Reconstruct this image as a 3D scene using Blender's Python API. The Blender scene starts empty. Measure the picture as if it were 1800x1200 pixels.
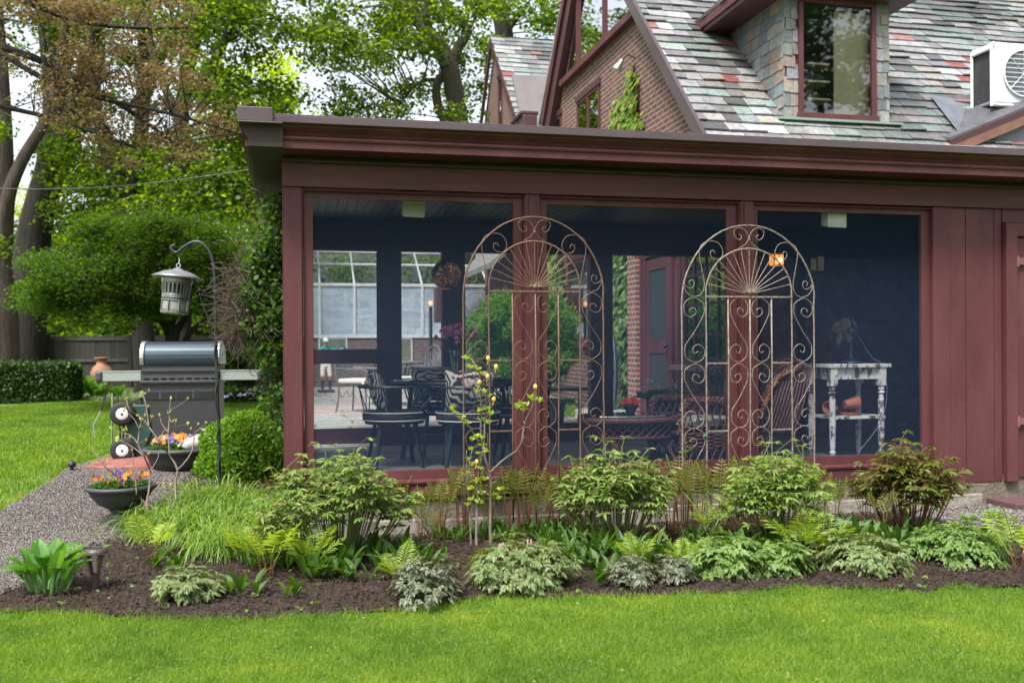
import bpy, math, random
import numpy as np
from mathutils import Vector, Matrix, Euler
random.seed(7); rng = np.random.default_rng(7)
S = bpy.context.scene; COL = S.collection
R = math.radians
# ---------------------------------------------------------------- camera, world, sun, exposure
F = 1700.0; CX = 900.0; HY = 611.0; PHI = math.atan(1700/7500.); ROLL = 0.00508
CAM = Vector((0.063, -7.67, 1.5))
dv = Vector((math.sin(PHI), math.cos(PHI), 0)); rv = Vector((math.cos(PHI), -math.sin(PHI), 0)); uv = Vector((0, 0, 1))
RV = rv*math.cos(ROLL) - uv*math.sin(ROLL); UV = uv*math.cos(ROLL) + rv*math.sin(ROLL)
cd = bpy.data.cameras.new('camera'); cam = bpy.data.objects.new('camera', cd); COL.objects.link(cam)
cd.sensor_width = 36; cd.lens = 36*F/1800; cd.shift_y = (HY-600)/1800; cd.clip_end = 600; cd.clip_start = 0.1
m = Matrix.Identity(4)
for i in range(3): m[i][0] = RV[i]; m[i][1] = UV[i]; m[i][2] = -dv[i]; m[i][3] = CAM[i]
cam.matrix_world = m
cd.dof.use_dof = True; cd.dof.focus_distance = 8.0; cd.dof.aperture_fstop = 2.0
S.camera = cam
W = bpy.data.worlds.new('World'); S.world = W; W.use_nodes = True
nt = W.node_tree; bg = nt.nodes['Background']
sky = nt.nodes.new('ShaderNodeTexSky'); sky.sky_type = 'NISHITA'; sky.sun_disc = False
SUN_EL = 58; SUN_AZ = 222      # azimuth the light comes from, degrees clockwise from +Y
sky.sun_elevation = R(SUN_EL); sky.sun_rotation = R(SUN_AZ); sky.air_density = 1.0; sky.dust_density = 3.0
hs = nt.nodes.new('ShaderNodeHueSaturation'); hs.inputs['Saturation'].default_value = 0.35
nt.links.new(sky.outputs[0], hs.inputs['Color']); nt.links.new(hs.outputs[0], bg.inputs[0])
bg.inputs[1].default_value = 0.125
sl = bpy.data.lights.new('sun', 'SUN'); so = bpy.data.objects.new('sun', sl); COL.objects.link(so)
sl.energy = 2.3; sl.angle = R(13); sl.color = (1, .96, .9)
sd = Vector((math.sin(R(SUN_AZ))*math.cos(R(SUN_EL)), math.cos(R(SUN_AZ))*math.cos(R(SUN_EL)), math.sin(R(SUN_EL))))
so.rotation_euler = sd.to_track_quat('Z', 'Y').to_euler()
S.view_settings.view_transform = 'Standard'; S.view_settings.look = 'None'; S.view_settings.exposure = 1.5; S.view_settings.gamma = 1
S.render.engine = 'CYCLES'
S.cycles.max_bounces = 8; S.cycles.transparent_max_bounces = 24; S.cycles.caustics_reflective = False; S.cycles.caustics_refractive = False

# ---------------------------------------------------------------- projection helpers (photo pixel -> point at a real place)
def ray(px, py): return dv + RV*((px-CX)/F) + UV*((HY-py)/F)
def PD(px, py, Z): return CAM + ray(px, py)*Z
def onY(px, py, Y): r = ray(px, py); return CAM + r*((Y-CAM.y)/r.y)
def onX(px, py, X): r = ray(px, py); return CAM + r*((X-CAM.x)/r.x)
def onZ(px, py, z): r = ray(px, py); return CAM + r*((z-CAM.z)/r.z)
def ss(t): t = np.clip(t, 0, 1); return t*t*(3-2*t)
def G(x, y):
    x = np.asarray(x, float); y = np.asarray(y, float)
    return .28*ss((y-.2)/3.0) + .2*ss((y-2)/1.5)*ss((x+.6)/1.0)
def gp(px, py, dz=0):
    r = ray(px, py); lo = 3.0
    t = lo
    while t < 120:
        p = CAM + r*t
        if p.z <= float(G(p.x, p.y))+dz: break
        t += .02 if t < 20 else .1
    p = CAM + r*t
    return Vector((p.x, p.y, float(G(p.x, p.y))+dz))

# ---------------------------------------------------------------- object helpers
ORG = {}
def root_of(o):
    while o.parent: o = o.parent
    return o
def tag(o, label=None, cat=None, group=None, kind=None):
    if label: o['label'] = label
    if cat: o['category'] = cat
    if group: o['group'] = group
    if kind: o['kind'] = kind
    return o
def thing(name, label, cat, loc=(0, 0, 0), group=None):
    """Empty at a thing's base; its parts are written in world coordinates if loc is given, else locally."""
    o = bpy.data.objects.new(name, None); COL.objects.link(o); o.location = loc; o.empty_display_size = .1
    ORG[o] = Vector(loc); return tag(o, label, cat, group)
def np_mesh(name, V, Fc, mat, parent=None, smooth=False, org=None, colors=None):
    V = np.asarray(V, np.float32).reshape(-1, 3)
    if parent is not None: V = V - np.array(ORG.get(root_of(parent), Vector((0, 0, 0))), np.float32)
    elif org is not None: V = V - np.array(org, np.float32)
    me = bpy.data.meshes.new(name)
    if isinstance(Fc, np.ndarray):
        k = Fc.shape[1]; n = Fc.shape[0]
        me.vertices.add(len(V)); me.vertices.foreach_set('co', V.ravel())
        me.loops.add(n*k); me.loops.foreach_set('vertex_index', Fc.astype(np.int32).ravel())
        me.polygons.add(n); me.polygons.foreach_set('loop_start', np.arange(0, n*k, k, dtype=np.int32))
        me.polygons.foreach_set('loop_total', np.full(n, k, np.int32))
        me.update(calc_edges=True)
    else:
        me.from_pydata(V.tolist(), [], Fc); me.update()
    if colors is not None:
        a = me.attributes.new('Col', 'FLOAT_COLOR', 'FACE'); a.data.foreach_set('color', np.asarray(colors, np.float32).ravel())
    if smooth: me.polygons.foreach_set('use_smooth', np.ones(len(me.polygons), bool))
    me.materials.append(mat)
    o = bpy.data.objects.new(name, me); COL.objects.link(o)
    if parent is not None: o.parent = parent
    elif org is not None: o.location = org
    return o
class MB:
    def __init__(s): s.v = []; s.f = []; s.c = []
    def add(s, vs, fs, col=None):
        b = len(s.v); s.v += [tuple(x) for x in vs]; s.f += [tuple(i+b for i in f) for f in fs]
        if col is not None: s.c += [(*col, 1)]*len(fs)
        return s
    def box(s, x0, y0, z0, x1, y1, z1, M=None, col=None):
        if x0 > x1: x0, x1 = x1, x0
        if y0 > y1: y0, y1 = y1, y0
        if z0 > z1: z0, z1 = z1, z0
        vs = [Vector(p) for p in ((x0,y0,z0),(x1,y0,z0),(x1,y1,z0),(x0,y1,z0),(x0,y0,z1),(x1,y0,z1),(x1,y1,z1),(x0,y1,z1))]
        if M is not None: vs = [M @ p for p in vs]
        return s.add(vs, [(3,2,1,0),(4,5,6,7),(0,1,5,4),(1,2,6,5),(2,3,7,6),(3,0,4,7)], col)
    def bar(s, a, b, w, h, up=(0, 0, 1)):
        a = Vector(a); b = Vector(b); d = (b-a); L = d.length; d.normalize(); up = Vector(up)
        x = d.cross(up)
        if x.length < 1e-4: x = d.cross(Vector((1, 0, 0)))
        x.normalize(); y = x.cross(d)
        vs = []
        for p in (a, b):
            for i, j in ((-1,-1),(1,-1),(1,1),(-1,1)): vs.append(p + x*(i*w/2) + y*(j*h/2))
        return s.add(vs, [(3,2,1,0),(4,5,6,7),(0,1,5,4),(1,2,6,5),(2,3,7,6),(3,0,4,7)])
    def tube(s, pts, r, seg=6, closed=False):
        pts = [Vector(p) for p in pts]; n = len(pts)
        if n < 2: return s
        rr = r if isinstance(r, (list, tuple)) else [r]*n
        prev = None; rings = []
        for i, p in enumerate(pts):
            if closed: t = pts[(i+1) % n]-pts[i-1]
            else: t = pts[min(i+1, n-1)]-pts[max(i-1, 0)]
            if t.length < 1e-9: t = Vector((0, 0, 1))
            t.normalize()
            if prev is None:
                a = Vector((0, 0, 1)) if abs(t.z) < .9 else Vector((1, 0, 0))
                u = t.cross(a).normalized()
            else:
                u = prev - t*prev.dot(t)
                if u.length < 1e-6: u = t.cross(Vector((0, 1, 0)))
                u.normalize()
            prev = u; w = t.cross(u)
            rings.append([p + (u*math.cos(2*math.pi*k/seg) + w*math.sin(2*math.pi*k/seg))*rr[i] for k in range(seg)])
        vs = [q for g in rings for q in g]; fs = []
        m_ = n if closed else n-1
        for i in range(m_):
            j = (i+1) % n
            for k in range(seg):
                k2 = (k+1) % seg; fs.append((i*seg+k, i*seg+k2, j*seg+k2, j*seg+k))
        if not closed: fs += [tuple(range(seg))[::-1], tuple((n-1)*seg+k for k in range(seg))]
        return s.add(vs, fs)
    def lathe(s, prof, c=(0, 0, 0), seg=20, M=None, sx=1, sy=1):
        vs = []; n = len(prof); c = Vector(c)
        for r, z in prof:
            for k in range(seg):
                a = 2*math.pi*k/seg; p = Vector((r*math.cos(a)*sx, r*math.sin(a)*sy, z))
                if M is not None: p = M @ p
                vs.append(c+p)
        fs = []
        for i in range(n-1):
            for k in range(seg):
                k2 = (k+1) % seg; fs.append((i*seg+k, i*seg+k2, (i+1)*seg+k2, (i+1)*seg+k))
        if prof[0][0] > 1e-5: fs.append(tuple(range(seg))[::-1])
        if prof[-1][0] > 1e-5: fs.append(tuple((n-1)*seg+k for k in range(seg)))
        return s.add(vs, fs)
    def sweep(s, prof, a, b, n):
        """closed 2D profile (outward, up) swept from a to b; n = outward dir"""
        a = Vector(a); b = Vector(b); n = Vector(n); k = len(prof)
        vs = [a + n*o + Vector((0, 0, z)) for o, z in prof] + [b + n*o + Vector((0, 0, z)) for o, z in prof]
        fs = [(i, (i+1) % k, k+(i+1) % k, k+i) for i in range(k)] + [tuple(range(k))[::-1], tuple(range(k, 2*k))]
        return s.add(vs, fs)
    def slab(s, pts, off):
        """planar polygon given thickness vector"""
        pts = [Vector(p) for p in pts]; off = Vector(off); k = len(pts)
        return s.add(pts+[p+off for p in pts], [tuple(range(k))[::-1], tuple(range(k, 2*k))]+[(i, (i+1) % k, k+(i+1) % k, k+i) for i in range(k)])
    def leaf(s, base, d, up, L, w, droop=.3, fold=.25, segs=3, wp=.45):
        d = Vector(d).normalized(); up = Vector(up); side = d.cross(up)
        if side.length < 1e-4: side = d.cross(Vector((1, 0.1, 0)))
        side.normalize(); nrm = side.cross(d); base = Vector(base)
        vs = [base]
        for i in range(1, segs):
            t = i/segs; c = base + d*(L*t) - Vector((0, 0, 1))*(droop*L*t*t)
            if t <= wp: ww = w*.5*math.sin(math.pi/2*t/wp)
            else: ww = w*.5*math.cos(math.pi/2*(t-wp)/(1-wp))**.8
            vs += [c - side*ww + nrm*(fold*ww), c, c + side*ww + nrm*(fold*ww)]
        vs.append(base + d*L - Vector((0, 0, 1))*(droop*L))
        fs = [(0, 2, 1), (0, 3, 2)]
        for i in range(segs-2):
            o = 1+3*i; fs += [(o, o+1, o+4, o+3), (o+1, o+2, o+5, o+4)]
        o = 1+3*(segs-2); T = len(vs)-1
        fs += [(o, o+1, T), (o+1, o+2, T)]
        return s.add(vs, fs)
    def build(s, name, mat, parent=None, smooth=False, org=None, bevel=0):
        o = np_mesh(name, np.array(s.v), s.f, mat, parent, smooth, org, s.c if s.c else None)
        if bevel:
            b = o.modifiers.new('b', 'BEVEL'); b.width = bevel; b.segments = 2; b.limit_method = 'ANGLE'
        return o
def copy_tree(o, parent=None, loc=None, rotz=None, scale=None, label=None):
    c = o.copy(); COL.objects.link(c); c.parent = parent
    if loc is not None: c.location = loc
    if rotz is not None: c.rotation_euler = (0, 0, rotz)
    if scale is not None: c.scale = (scale,)*3 if not isinstance(scale, tuple) else scale
    if label: c['label'] = label
    for ch in list(o.children): copy_tree(ch, c)
    return c
def place(o, loc, rotz=0, scale=1):
    o.location = loc; o.rotation_euler = (0, 0, rotz); o.scale = (scale,)*3 if not isinstance(scale, tuple) else scale
    return o
def inpoly(x, y, P):
    ins = np.zeros(x.shape, bool); n = len(P)
    for i in range(n):
        x0, y0 = P[i][0], P[i][1]; x1, y1 = P[(i+1) % n][0], P[(i+1) % n][1]
        c = ((y0 > y) != (y1 > y)) & (x < (x1-x0)*(y-y0)/((y1-y0) if y1 != y0 else 1e-9)+x0)
        ins ^= c
    return ins

# ---------------------------------------------------------------- materials
def NT(name):
    m = bpy.data.materials.new(name); m.use_nodes = True; t = m.node_tree
    return m, t, t.nodes['Principled BSDF'], t.nodes['Material Output']
def N(t, k, **kw):
    n = t.nodes.new(k)
    for a, b in kw.items(): setattr(n, a, b)
    return n
def coord(t): return N(t, 'ShaderNodeTexCoord').outputs['Object']
def noise(t, vec, sc, det=3, rough=.6, stretch=None):
    n = N(t, 'ShaderNodeTexNoise'); n.inputs['Scale'].default_value = sc; n.inputs['Detail'].default_value = det; n.inputs['Roughness'].default_value = rough
    if stretch:
        mp = N(t, 'ShaderNodeMapping'); mp.inputs['Scale'].default_value = stretch; t.links.new(vec, mp.inputs[0]); vec = mp.outputs[0]
    t.links.new(vec, n.inputs['Vector']); return n.outputs['Fac']
def ramp(t, fac, stops):
    r = N(t, 'ShaderNodeValToRGB'); e = r.color_ramp.elements
    while len(e) < len(stops): e.new(.5)
    for i, (p, c) in enumerate(stops): e[i].position = p; e[i].color = (*c, 1)
    t.links.new(fac, r.inputs[0]); return r.outputs[0]
def bump(t, p, h, strength=.3, dist=.01):
    b = N(t, 'ShaderNodeBump'); b.inputs['Strength'].default_value = strength; b.inputs['Distance'].default_value = dist
    t.links.new(h, b.inputs['Height']); t.links.new(b.outputs[0], p.inputs['Normal']); return b
def basic(name, c1, c2=None, rough=.55, metal=0, sc=6, bs=0, bsc=60, stretch=None, spec=.5, det=4, lo=.35, hi=.65, bd=.01):
    m, t, p, o = NT(name); v = coord(t)
    p.inputs['Roughness'].default_value = rough; p.inputs['Metallic'].default_value = metal; p.inputs['Specular IOR Level'].default_value = spec
    if c2 is None: c2 = tuple(x*.8 for x in c1)
    t.links.new(ramp(t, noise(t, v, sc, det, .65, stretch), [(lo, c1), (hi, c2)]), p.inputs['Base Color'])
    if bs: bump(t, p, noise(t, v, bsc, 3, .6, stretch), bs, bd)
    return m
def leafmat(name, cols, tr=.35, rough=.5, spec=.35, sat=1.5, tint=(2.0, 1.9, .45), patch=0):
    """cols: list of colours picked per leaf; tr: share of light let through"""
    m, t, p, o = NT(name)
    g = N(t, 'ShaderNodeNewGeometry'); n = len(cols)
    c = ramp(t, g.outputs['Random Per Island'], [(i/max(1, n-1), q) for i, q in enumerate(cols)])
    if patch:
        v = coord(t); pm = N(t, 'ShaderNodeMix', data_type='RGBA', blend_type='MULTIPLY'); pm.inputs['Factor'].default_value = 1
        t.links.new(c, pm.inputs['A']); t.links.new(ramp(t, noise(t, v, patch, 6, .75), [(.32, (.50,.64,.6)), (.48, (.95,.97,.95)), (.58, (1.15,1.08,1)), (.70, (1.7,1.32,1.3))]), pm.inputs['B']); c = pm.outputs['Result']
    t.links.new(c, p.inputs['Base Color']); p.inputs['Roughness'].default_value = rough; p.inputs['Specular IOR Level'].default_value = spec
    tl = N(t, 'ShaderNodeBsdfTranslucent'); mx = N(t, 'ShaderNodeMixShader'); mx.inputs[0].default_value = tr
    mm = N(t, 'ShaderNodeMix', data_type='RGBA', blend_type='MULTIPLY'); mm.inputs['Factor'].default_value = 1
    mm.inputs['B'].default_value = (tint[0]*sat/1.5, tint[1]*sat/1.5, tint[2], 1); mm.clamp_result = False
    t.links.new(c, mm.inputs['A']); t.links.new(mm.outputs['Result'], tl.inputs[0])
    t.links.new(p.outputs[0], mx.inputs[1]); t.links.new(tl.outputs[0], mx.inputs[2]); t.links.new(mx.outputs[0], o.inputs[0])
    return m
def brickmat(name, plane='yz', cs=((.095,.042,.036), (.155,.066,.05), (.25,.215,.19)), sc=1.0, bw=.215, rh=.075, mort=.012):
    m, t, p, o = NT(name); v = coord(t); sx = N(t, 'ShaderNodeSeparateXYZ'); t.links.new(v, sx.inputs[0])
    cb = N(t, 'ShaderNodeCombineXYZ'); a = {'x': 0, 'y': 1, 'z': 2}
    t.links.new(sx.outputs[a[plane[0]]], cb.inputs[0]); t.links.new(sx.outputs[a[plane[1]]], cb.inputs[1])
    w = noise(t, v, 9, 2); wv = N(t, 'ShaderNodeVectorMath', operation='SCALE'); wv.inputs['Scale'].default_value = .012
    cw = N(t, 'ShaderNodeCombineXYZ'); t.links.new(w, cw.inputs[0]); t.links.new(w, cw.inputs[1]); t.links.new(cw.outputs[0], wv.inputs[0])
    ad = N(t, 'ShaderNodeVectorMath', operation='ADD'); t.links.new(cb.outputs[0], ad.inputs[0]); t.links.new(wv.outputs[0], ad.inputs[1])
    b = N(t, 'ShaderNodeTexBrick'); t.links.new(ad.outputs[0], b.inputs['Vector'])
    b.inputs['Scale'].default_value = sc; b.inputs['Brick Width'].default_value = bw; b.inputs['Row Height'].default_value = rh; b.inputs['Mortar Size'].default_value = mort
    b.inputs['Mortar Smooth'].default_value = .3; b.inputs['Bias'].default_value = 0
    for i, k in enumerate(('Color1', 'Color2', 'Mortar')): b.inputs[k].default_value = (*cs[i], 1)
    mm = N(t, 'ShaderNodeMix', data_type='RGBA', blend_type='MULTIPLY'); mm.inputs['Factor'].default_value = .7
    t.links.new(b.outputs['Color'], mm.inputs['A']); t.links.new(ramp(t, noise(t, v, 7, 5, .7), [(.3, (.45, .42, .42)), (.7, (1.25, 1.15, 1.1))]), mm.inputs['B'])
    t.links.new(mm.outputs['Result'], p.inputs['Base Color']); p.inputs['Roughness'].default_value = .85
    inv = N(t, 'ShaderNodeMath', operation='SUBTRACT'); inv.inputs[0].default_value = 1; t.links.new(b.outputs['Fac'], inv.inputs[1])
    bump(t, p, inv.outputs[0], .8, .012); return m
def screenmat(name, f, col, rough=.9):
    m, t, p, o = NT(name); tr = N(t, 'ShaderNodeBsdfTransparent'); mx = N(t, 'ShaderNodeMixShader'); mx.inputs[0].default_value = f
    p.inputs['Base Color'].default_value = (*col, 1); p.inputs['Roughness'].default_value = rough; p.inputs['Specular IOR Level'].default_value = .2
    v = coord(t); nz = noise(t, v, 55, 4, .8)
    rr = N(t, 'ShaderNodeMapRange'); rr.inputs['From Min'].default_value = .3; rr.inputs['From Max'].default_value = .8; rr.inputs['To Min'].default_value = f*.8; rr.inputs['To Max'].default_value = f*1.25
    t.links.new(nz, rr.inputs[0]); t.links.new(rr.outputs[0], mx.inputs[0])
    t.links.new(tr.outputs[0], mx.inputs[1]); t.links.new(p.outputs[0], mx.inputs[2]); t.links.new(mx.outputs[0], o.inputs[0]); return m
def glassmat(name, f=.15, tint=(.9,.95,.95), rough=.02):
    m, t, p, o = NT(name); tr = N(t, 'ShaderNodeBsdfTransparent'); tr.inputs[0].default_value = (*tint, 1)
    gl = N(t, 'ShaderNodeBsdfGlossy'); gl.inputs['Roughness'].default_value = rough; mx = N(t, 'ShaderNodeMixShader')
    fr = N(t, 'ShaderNodeLayerWeight'); fr.inputs['Blend'].default_value = .25
    ad = N(t, 'ShaderNodeMath', operation='ADD', use_clamp=True); ad.inputs[1].default_value = f; t.links.new(fr.outputs['Fresnel'], ad.inputs[0])
    t.links.new(ad.outputs[0], mx.inputs[0]); t.links.new(tr.outputs[0], mx.inputs[1]); t.links.new(gl.outputs[0], mx.inputs[2]); t.links.new(mx.outputs[0], o.inputs[0]); return m
def emis(name, col, st):
    m, t, p, o = NT(name); p.inputs['Base Color'].default_value = (*col, 1); p.inputs['Emission Color'].default_value = (*col, 1); p.inputs['Emission Strength'].default_value = st; return m
def attrmat(name, rough=.5, spec=.5, var=.25, sc=14):
    m, t, p, o = NT(name); a = N(t, 'ShaderNodeAttribute'); a.attribute_name = 'Col'; v = coord(t)
    mm = N(t, 'ShaderNodeMix', data_type='RGBA', blend_type='MULTIPLY'); mm.inputs['Factor'].default_value = 1
    t.links.new(a.outputs['Color'], mm.inputs['A']); t.links.new(ramp(t, noise(t, v, sc, 5, .75), [(.32, (1-var*2,)*3), (.6, (1+var*.3,)*3)]), mm.inputs['B'])
    t.links.new(mm.outputs['Result'], p.inputs['Base Color']); p.inputs['Roughness'].default_value = rough; p.inputs['Specular IOR Level'].default_value = spec
    bump(t, p, noise(t, v, 30, 4), .25, .01); return m

def paintmat(name, st, gr):
    m, t, p, o = NT(name); v = coord(t)
    a = ramp(t, noise(t, v, 1.7, 7, .7, st), [(.28, (.064,.019,.023)), (.5, (.092,.029,.033)), (.74, (.122,.045,.049))])
    vo = N(t, 'ShaderNodeTexVoronoi'); vo.inputs['Scale'].default_value = 9; t.links.new(v, vo.inputs['Vector'])
    sp = ramp(t, vo.outputs['Distance'], [(.018, (1, 1, 1)), (.035, (0, 0, 0))])
    sm = ramp(t, noise(t, v, 34, 6, .8, st), [(.63, (0, 0, 0)), (.75, (.5, .5, .5))])
    ad = N(t, 'ShaderNodeMath', operation='MAXIMUM'); t.links.new(sp, ad.inputs[0]); t.links.new(sm, ad.inputs[1])
    mx = N(t, 'ShaderNodeMix', data_type='RGBA'); t.links.new(ad.outputs[0], mx.inputs['Factor']); t.links.new(a, mx.inputs['A']); mx.inputs['B'].default_value = (.20,.11,.11, 1)
    t.links.new(mx.outputs['Result'], p.inputs['Base Color']); r = N(t, 'ShaderNodeMapRange'); r.inputs['To Min'].default_value = .32; r.inputs['To Max'].default_value = .6
    t.links.new(noise(t, v, 6, 5, .7, st), r.inputs[0]); t.links.new(r.outputs[0], p.inputs['Roughness'])
    p.inputs['Specular IOR Level'].default_value = .32; bump(t, p, noise(t, v, 9, 6, .7, gr), .35, .006); return m
PAINT = paintmat('burgundy_paint', (1.2, 1.2, .35), (5, 5, .5))
PAINTG = paintmat('burgundy_paint_grained', (.35, 2, 2.5), (.5, 6, 12))
METALB = basic('brown_sheet_metal', (.085,.058,.066), (.065,.046,.053), .3, sc=2, spec=.6)
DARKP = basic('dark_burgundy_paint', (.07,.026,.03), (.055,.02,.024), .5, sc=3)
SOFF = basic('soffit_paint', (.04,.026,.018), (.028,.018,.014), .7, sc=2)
SCREEN = screenmat('insect_screen', .33, (.015,.034,.074))
SCREENB = screenmat('back_insect_screen', .13, (.03,.05,.085))
STONE = basic('weathered_concrete', (.20,.165,.125), (.09,.08,.062), .9, sc=4, bs=.7, bsc=30, bd=.02, det=8)
BRICK = brickmat('old_brick')
BRICKX = brickmat('old_brick_front', 'xz')
BLACKM = basic('black_iron', (.012,.015,.02), (.02,.024,.03), .45, spec=.5)
BLACKP = basic('black_plastic', (.015,.016,.018), (.03,.031,.034), .5, bs=.2, bsc=60)
WHITE = basic('white_paint', (.75,.76,.78), (.62,.64,.66), .4)
GLASS = glassmat('clear_glass', .06)
WGLASS = glassmat('window_glass', .45, (.5,.55,.55))
# ================================================================ the setting: terrain, bed, path
def sheet(name, P, dz, mat, cell=.05, amp=0, kind='structure', asc=8):
    P = np.array([(p[0], p[1]) for p in P]); x0, y0 = P.min(0); x1, y1 = P.max(0)
    nx = int((x1-x0)/cell)+2; ny = int((y1-y0)/cell)+2
    X, Y = np.meshgrid(x0+np.arange(nx)*cell, y0+np.arange(ny)*cell)
    h = np.sin(X*asc+np.sin(Y*asc*.7)*2)*np.cos(Y*asc*1.3+np.sin(X*asc*.6)*2)*amp + rng.normal(0, amp*.35, X.shape)
    V = np.stack([X, Y, G(X, Y)+dz+h], -1).reshape(-1, 3)
    cxs = X[:-1, :-1]+cell/2; cys = Y[:-1, :-1]+cell/2; ins = inpoly(cxs, cys, P).ravel()
    i = (np.arange(ny-1)[:, None]*nx+np.arange(nx-1)[None]).ravel()[ins]
    Fc = np.stack([i, i+1, i+nx+1, i+nx], 1)
    u, inv = np.unique(Fc, return_inverse=True)
    o = np_mesh(name, V[u], inv.reshape(Fc.shape), mat, smooth=True); o['kind'] = kind; return o
def scatter(P, n):
    P = np.array([(p[0], p[1]) for p in P]); x0, y0 = P.min(0); x1, y1 = P.max(0); out = []
    tot = 0
    while tot < n:
        q = rng.uniform((x0, y0), (x1, y1), (n*2, 2)); q = q[inpoly(q[:, 0], q[:, 1], P)]; out.append(q); tot += len(q)
    return np.concatenate(out)[:n]
# terrain
gx = np.concatenate([np.arange(-140, -14, 6), np.arange(-14, 14, .4), np.arange(14, 150, 6)])
gy = np.concatenate([np.arange(-60, -10, 5), np.arange(-10, 12, .3), np.arange(12, 200, 6)])
X, Y = np.meshgrid(gx, gy); V = np.stack([X, Y, G(X, Y)], -1).reshape(-1, 3); nx = len(gx)
i = (np.arange(len(gy)-1)[:, None]*nx+np.arange(nx-1)[None]).ravel()
def lawnmat():
    m, t, p, o = NT('lawn_ground'); v = coord(t)
    c = ramp(t, noise(t, v, 1.2, 8, .7), [(.3, (.07,.12,.016)), (.5, (.10,.16,.022)), (.7, (.14,.19,.03))])
    t.links.new(c, p.inputs['Base Color']); p.inputs['Roughness'].default_value = .9; bump(t, p, noise(t, v, 60, 4), .8, .03); return m
ter = np_mesh('lawn_ground', V, np.stack([i, i+1, i+nx+1, i+nx], 1), lawnmat(), smooth=True); ter['kind'] = 'structure'
edge = [(-300,1075),(0,1080),(100,1082),(200,1092),(330,1093),(450,1093),(560,1086),(700,1078),(790,1066),(860,1054),(960,1058),(1100,1052),(1200,1048),(1300,1046),(1400,1038),(1500,1040),(1560,1044),(1620,1048),(1680,1036),(1800,1038),(2050,1034)]
E = [gp(*e) for e in edge]
left = [(335,838),(300,868),(255,915),(215,950),(160,962),(130,985),(90,1020),(30,1036),(0,1046),(-300,1085)]
bedP = [(e.x, e.y) for e in E] + [(9.0, .12), (.0, .12), (.0, 2.9)] + [tuple(gp(410, 824)[:2])] + [tuple(gp(*l)[:2]) for l in left]
gravP = [tuple(gp(*q)[:2]) for q in [(-300,1080),(-300,1010),(0,902),(50,872),(95,845),(128,822),(150,816),(262,820),(360,815),(420,800),(400,860),(330,870),(290,900),(255,925),(215,958),(165,966),(130,990),(90,1024),(30,1040),(0,1050)]]
def gravmat():
    m, t, p, o = NT('grey_gravel'); v = coord(t); vo = N(t, 'ShaderNodeTexVoronoi'); vo.inputs['Scale'].default_value = 48; t.links.new(v, vo.inputs['Vector'])
    sp = N(t, 'ShaderNodeSeparateColor'); t.links.new(vo.outputs['Color'], sp.inputs[0])
    t.links.new(ramp(t, sp.outputs[0], [(0, (.04,.04,.045)), (.4, (.10,.095,.09)), (.75, (.16,.14,.12)), (1, (.26,.25,.24))]), p.inputs['Base Color'])
    inv = N(t, 'ShaderNodeMath', operation='SUBTRACT'); inv.inputs[0].default_value = 1; t.links.new(vo.outputs['Distance'], inv.inputs[1])
    bump(t, p, inv.outputs[0], 1, .02); p.inputs['Roughness'].default_value = .8; return m
sheet('gravel_path', gravP, .012, gravmat(), .06, .004)
MULCH = basic('bark_mulch', (.027,.016,.010), (.060,.035,.023), .95, sc=28, bs=1, bsc=45, bd=.03, det=8, lo=.4, hi=.75)
sheet('mulch_bed', bedP, .016, MULCH, .05, .010)
# loose stones, bark chips
def chips(name, P, n, smin, smax, mat, dz, flat=.35, long=2.5, kind='stuff'):
    q = scatter(P, n); s = rng.uniform(smin, smax, n)
    T = np.array([(-1,-1,-1),(1,-1,-1),(1,1,-1),(-1,1,-1),(-.7,-.8,1),(.8,-.7,1),(.7,.8,1),(-.8,.7,1)], float)*.5
    V = T[None]*np.stack([s*rng.uniform(1, long, n), s, s*flat], 1)[:, None, :]
    a = rng.uniform(0, 6.28, n); b = rng.normal(0, .35, n)
    ca, sa, cb, sb = np.cos(a), np.sin(a), np.cos(b), np.sin(b)
    x = V[..., 0]*cb[:, None]-V[..., 2]*sb[:, None]; z = V[..., 0]*sb[:, None]+V[..., 2]*cb[:, None]; y = V[..., 1]
    X = x*ca[:, None]-y*sa[:, None]+q[:, 0:1]; Y = x*sa[:, None]+y*ca[:, None]+q[:, 1:2]
    Z = z + (G(q[:, 0], q[:, 1])+dz)[:, None]
    Fq = np.array([(3,2,1,0),(4,5,6,7),(0,1,5,4),(1,2,6,5),(2,3,7,6),(3,0,4,7)])
    o = np_mesh(name, np.stack([X, Y, Z], -1).reshape(-1, 3), (Fq[None]+np.arange(n)[:, None, None]*8).reshape(-1, 4), mat)
    o['kind'] = kind; return o
chips('bark_chips', bedP, 42000, .005, .014, leafmat('bark_chip', [(.018,.011,.008),(.035,.021,.015),(.065,.041,.028),(.026,.016,.012),(.03,.019,.013)], 0, .9), .036)
chips('loose_gravel', gravP, 60000, .005, .011, leafmat('pebble', [(.04,.038,.038),(.09,.082,.078),(.15,.12,.095),(.26,.25,.235),(.055,.05,.05),(.12,.085,.07)], 0, .7), .018, .7, 1.6)
gr2 = [tuple(gp(*q)[:2]) for q in [(1590,925),(1640,900),(1900,890),(1900,960),(1700,955),(1620,950)]]
sheet('gravel_strip', gr2, .04, bpy.data.materials['grey_gravel'], .05, .004)
chips('loose_gravel', gr2, 5000, .012, .026, bpy.data.materials['pebble'], .05, .6, 1.6)
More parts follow.
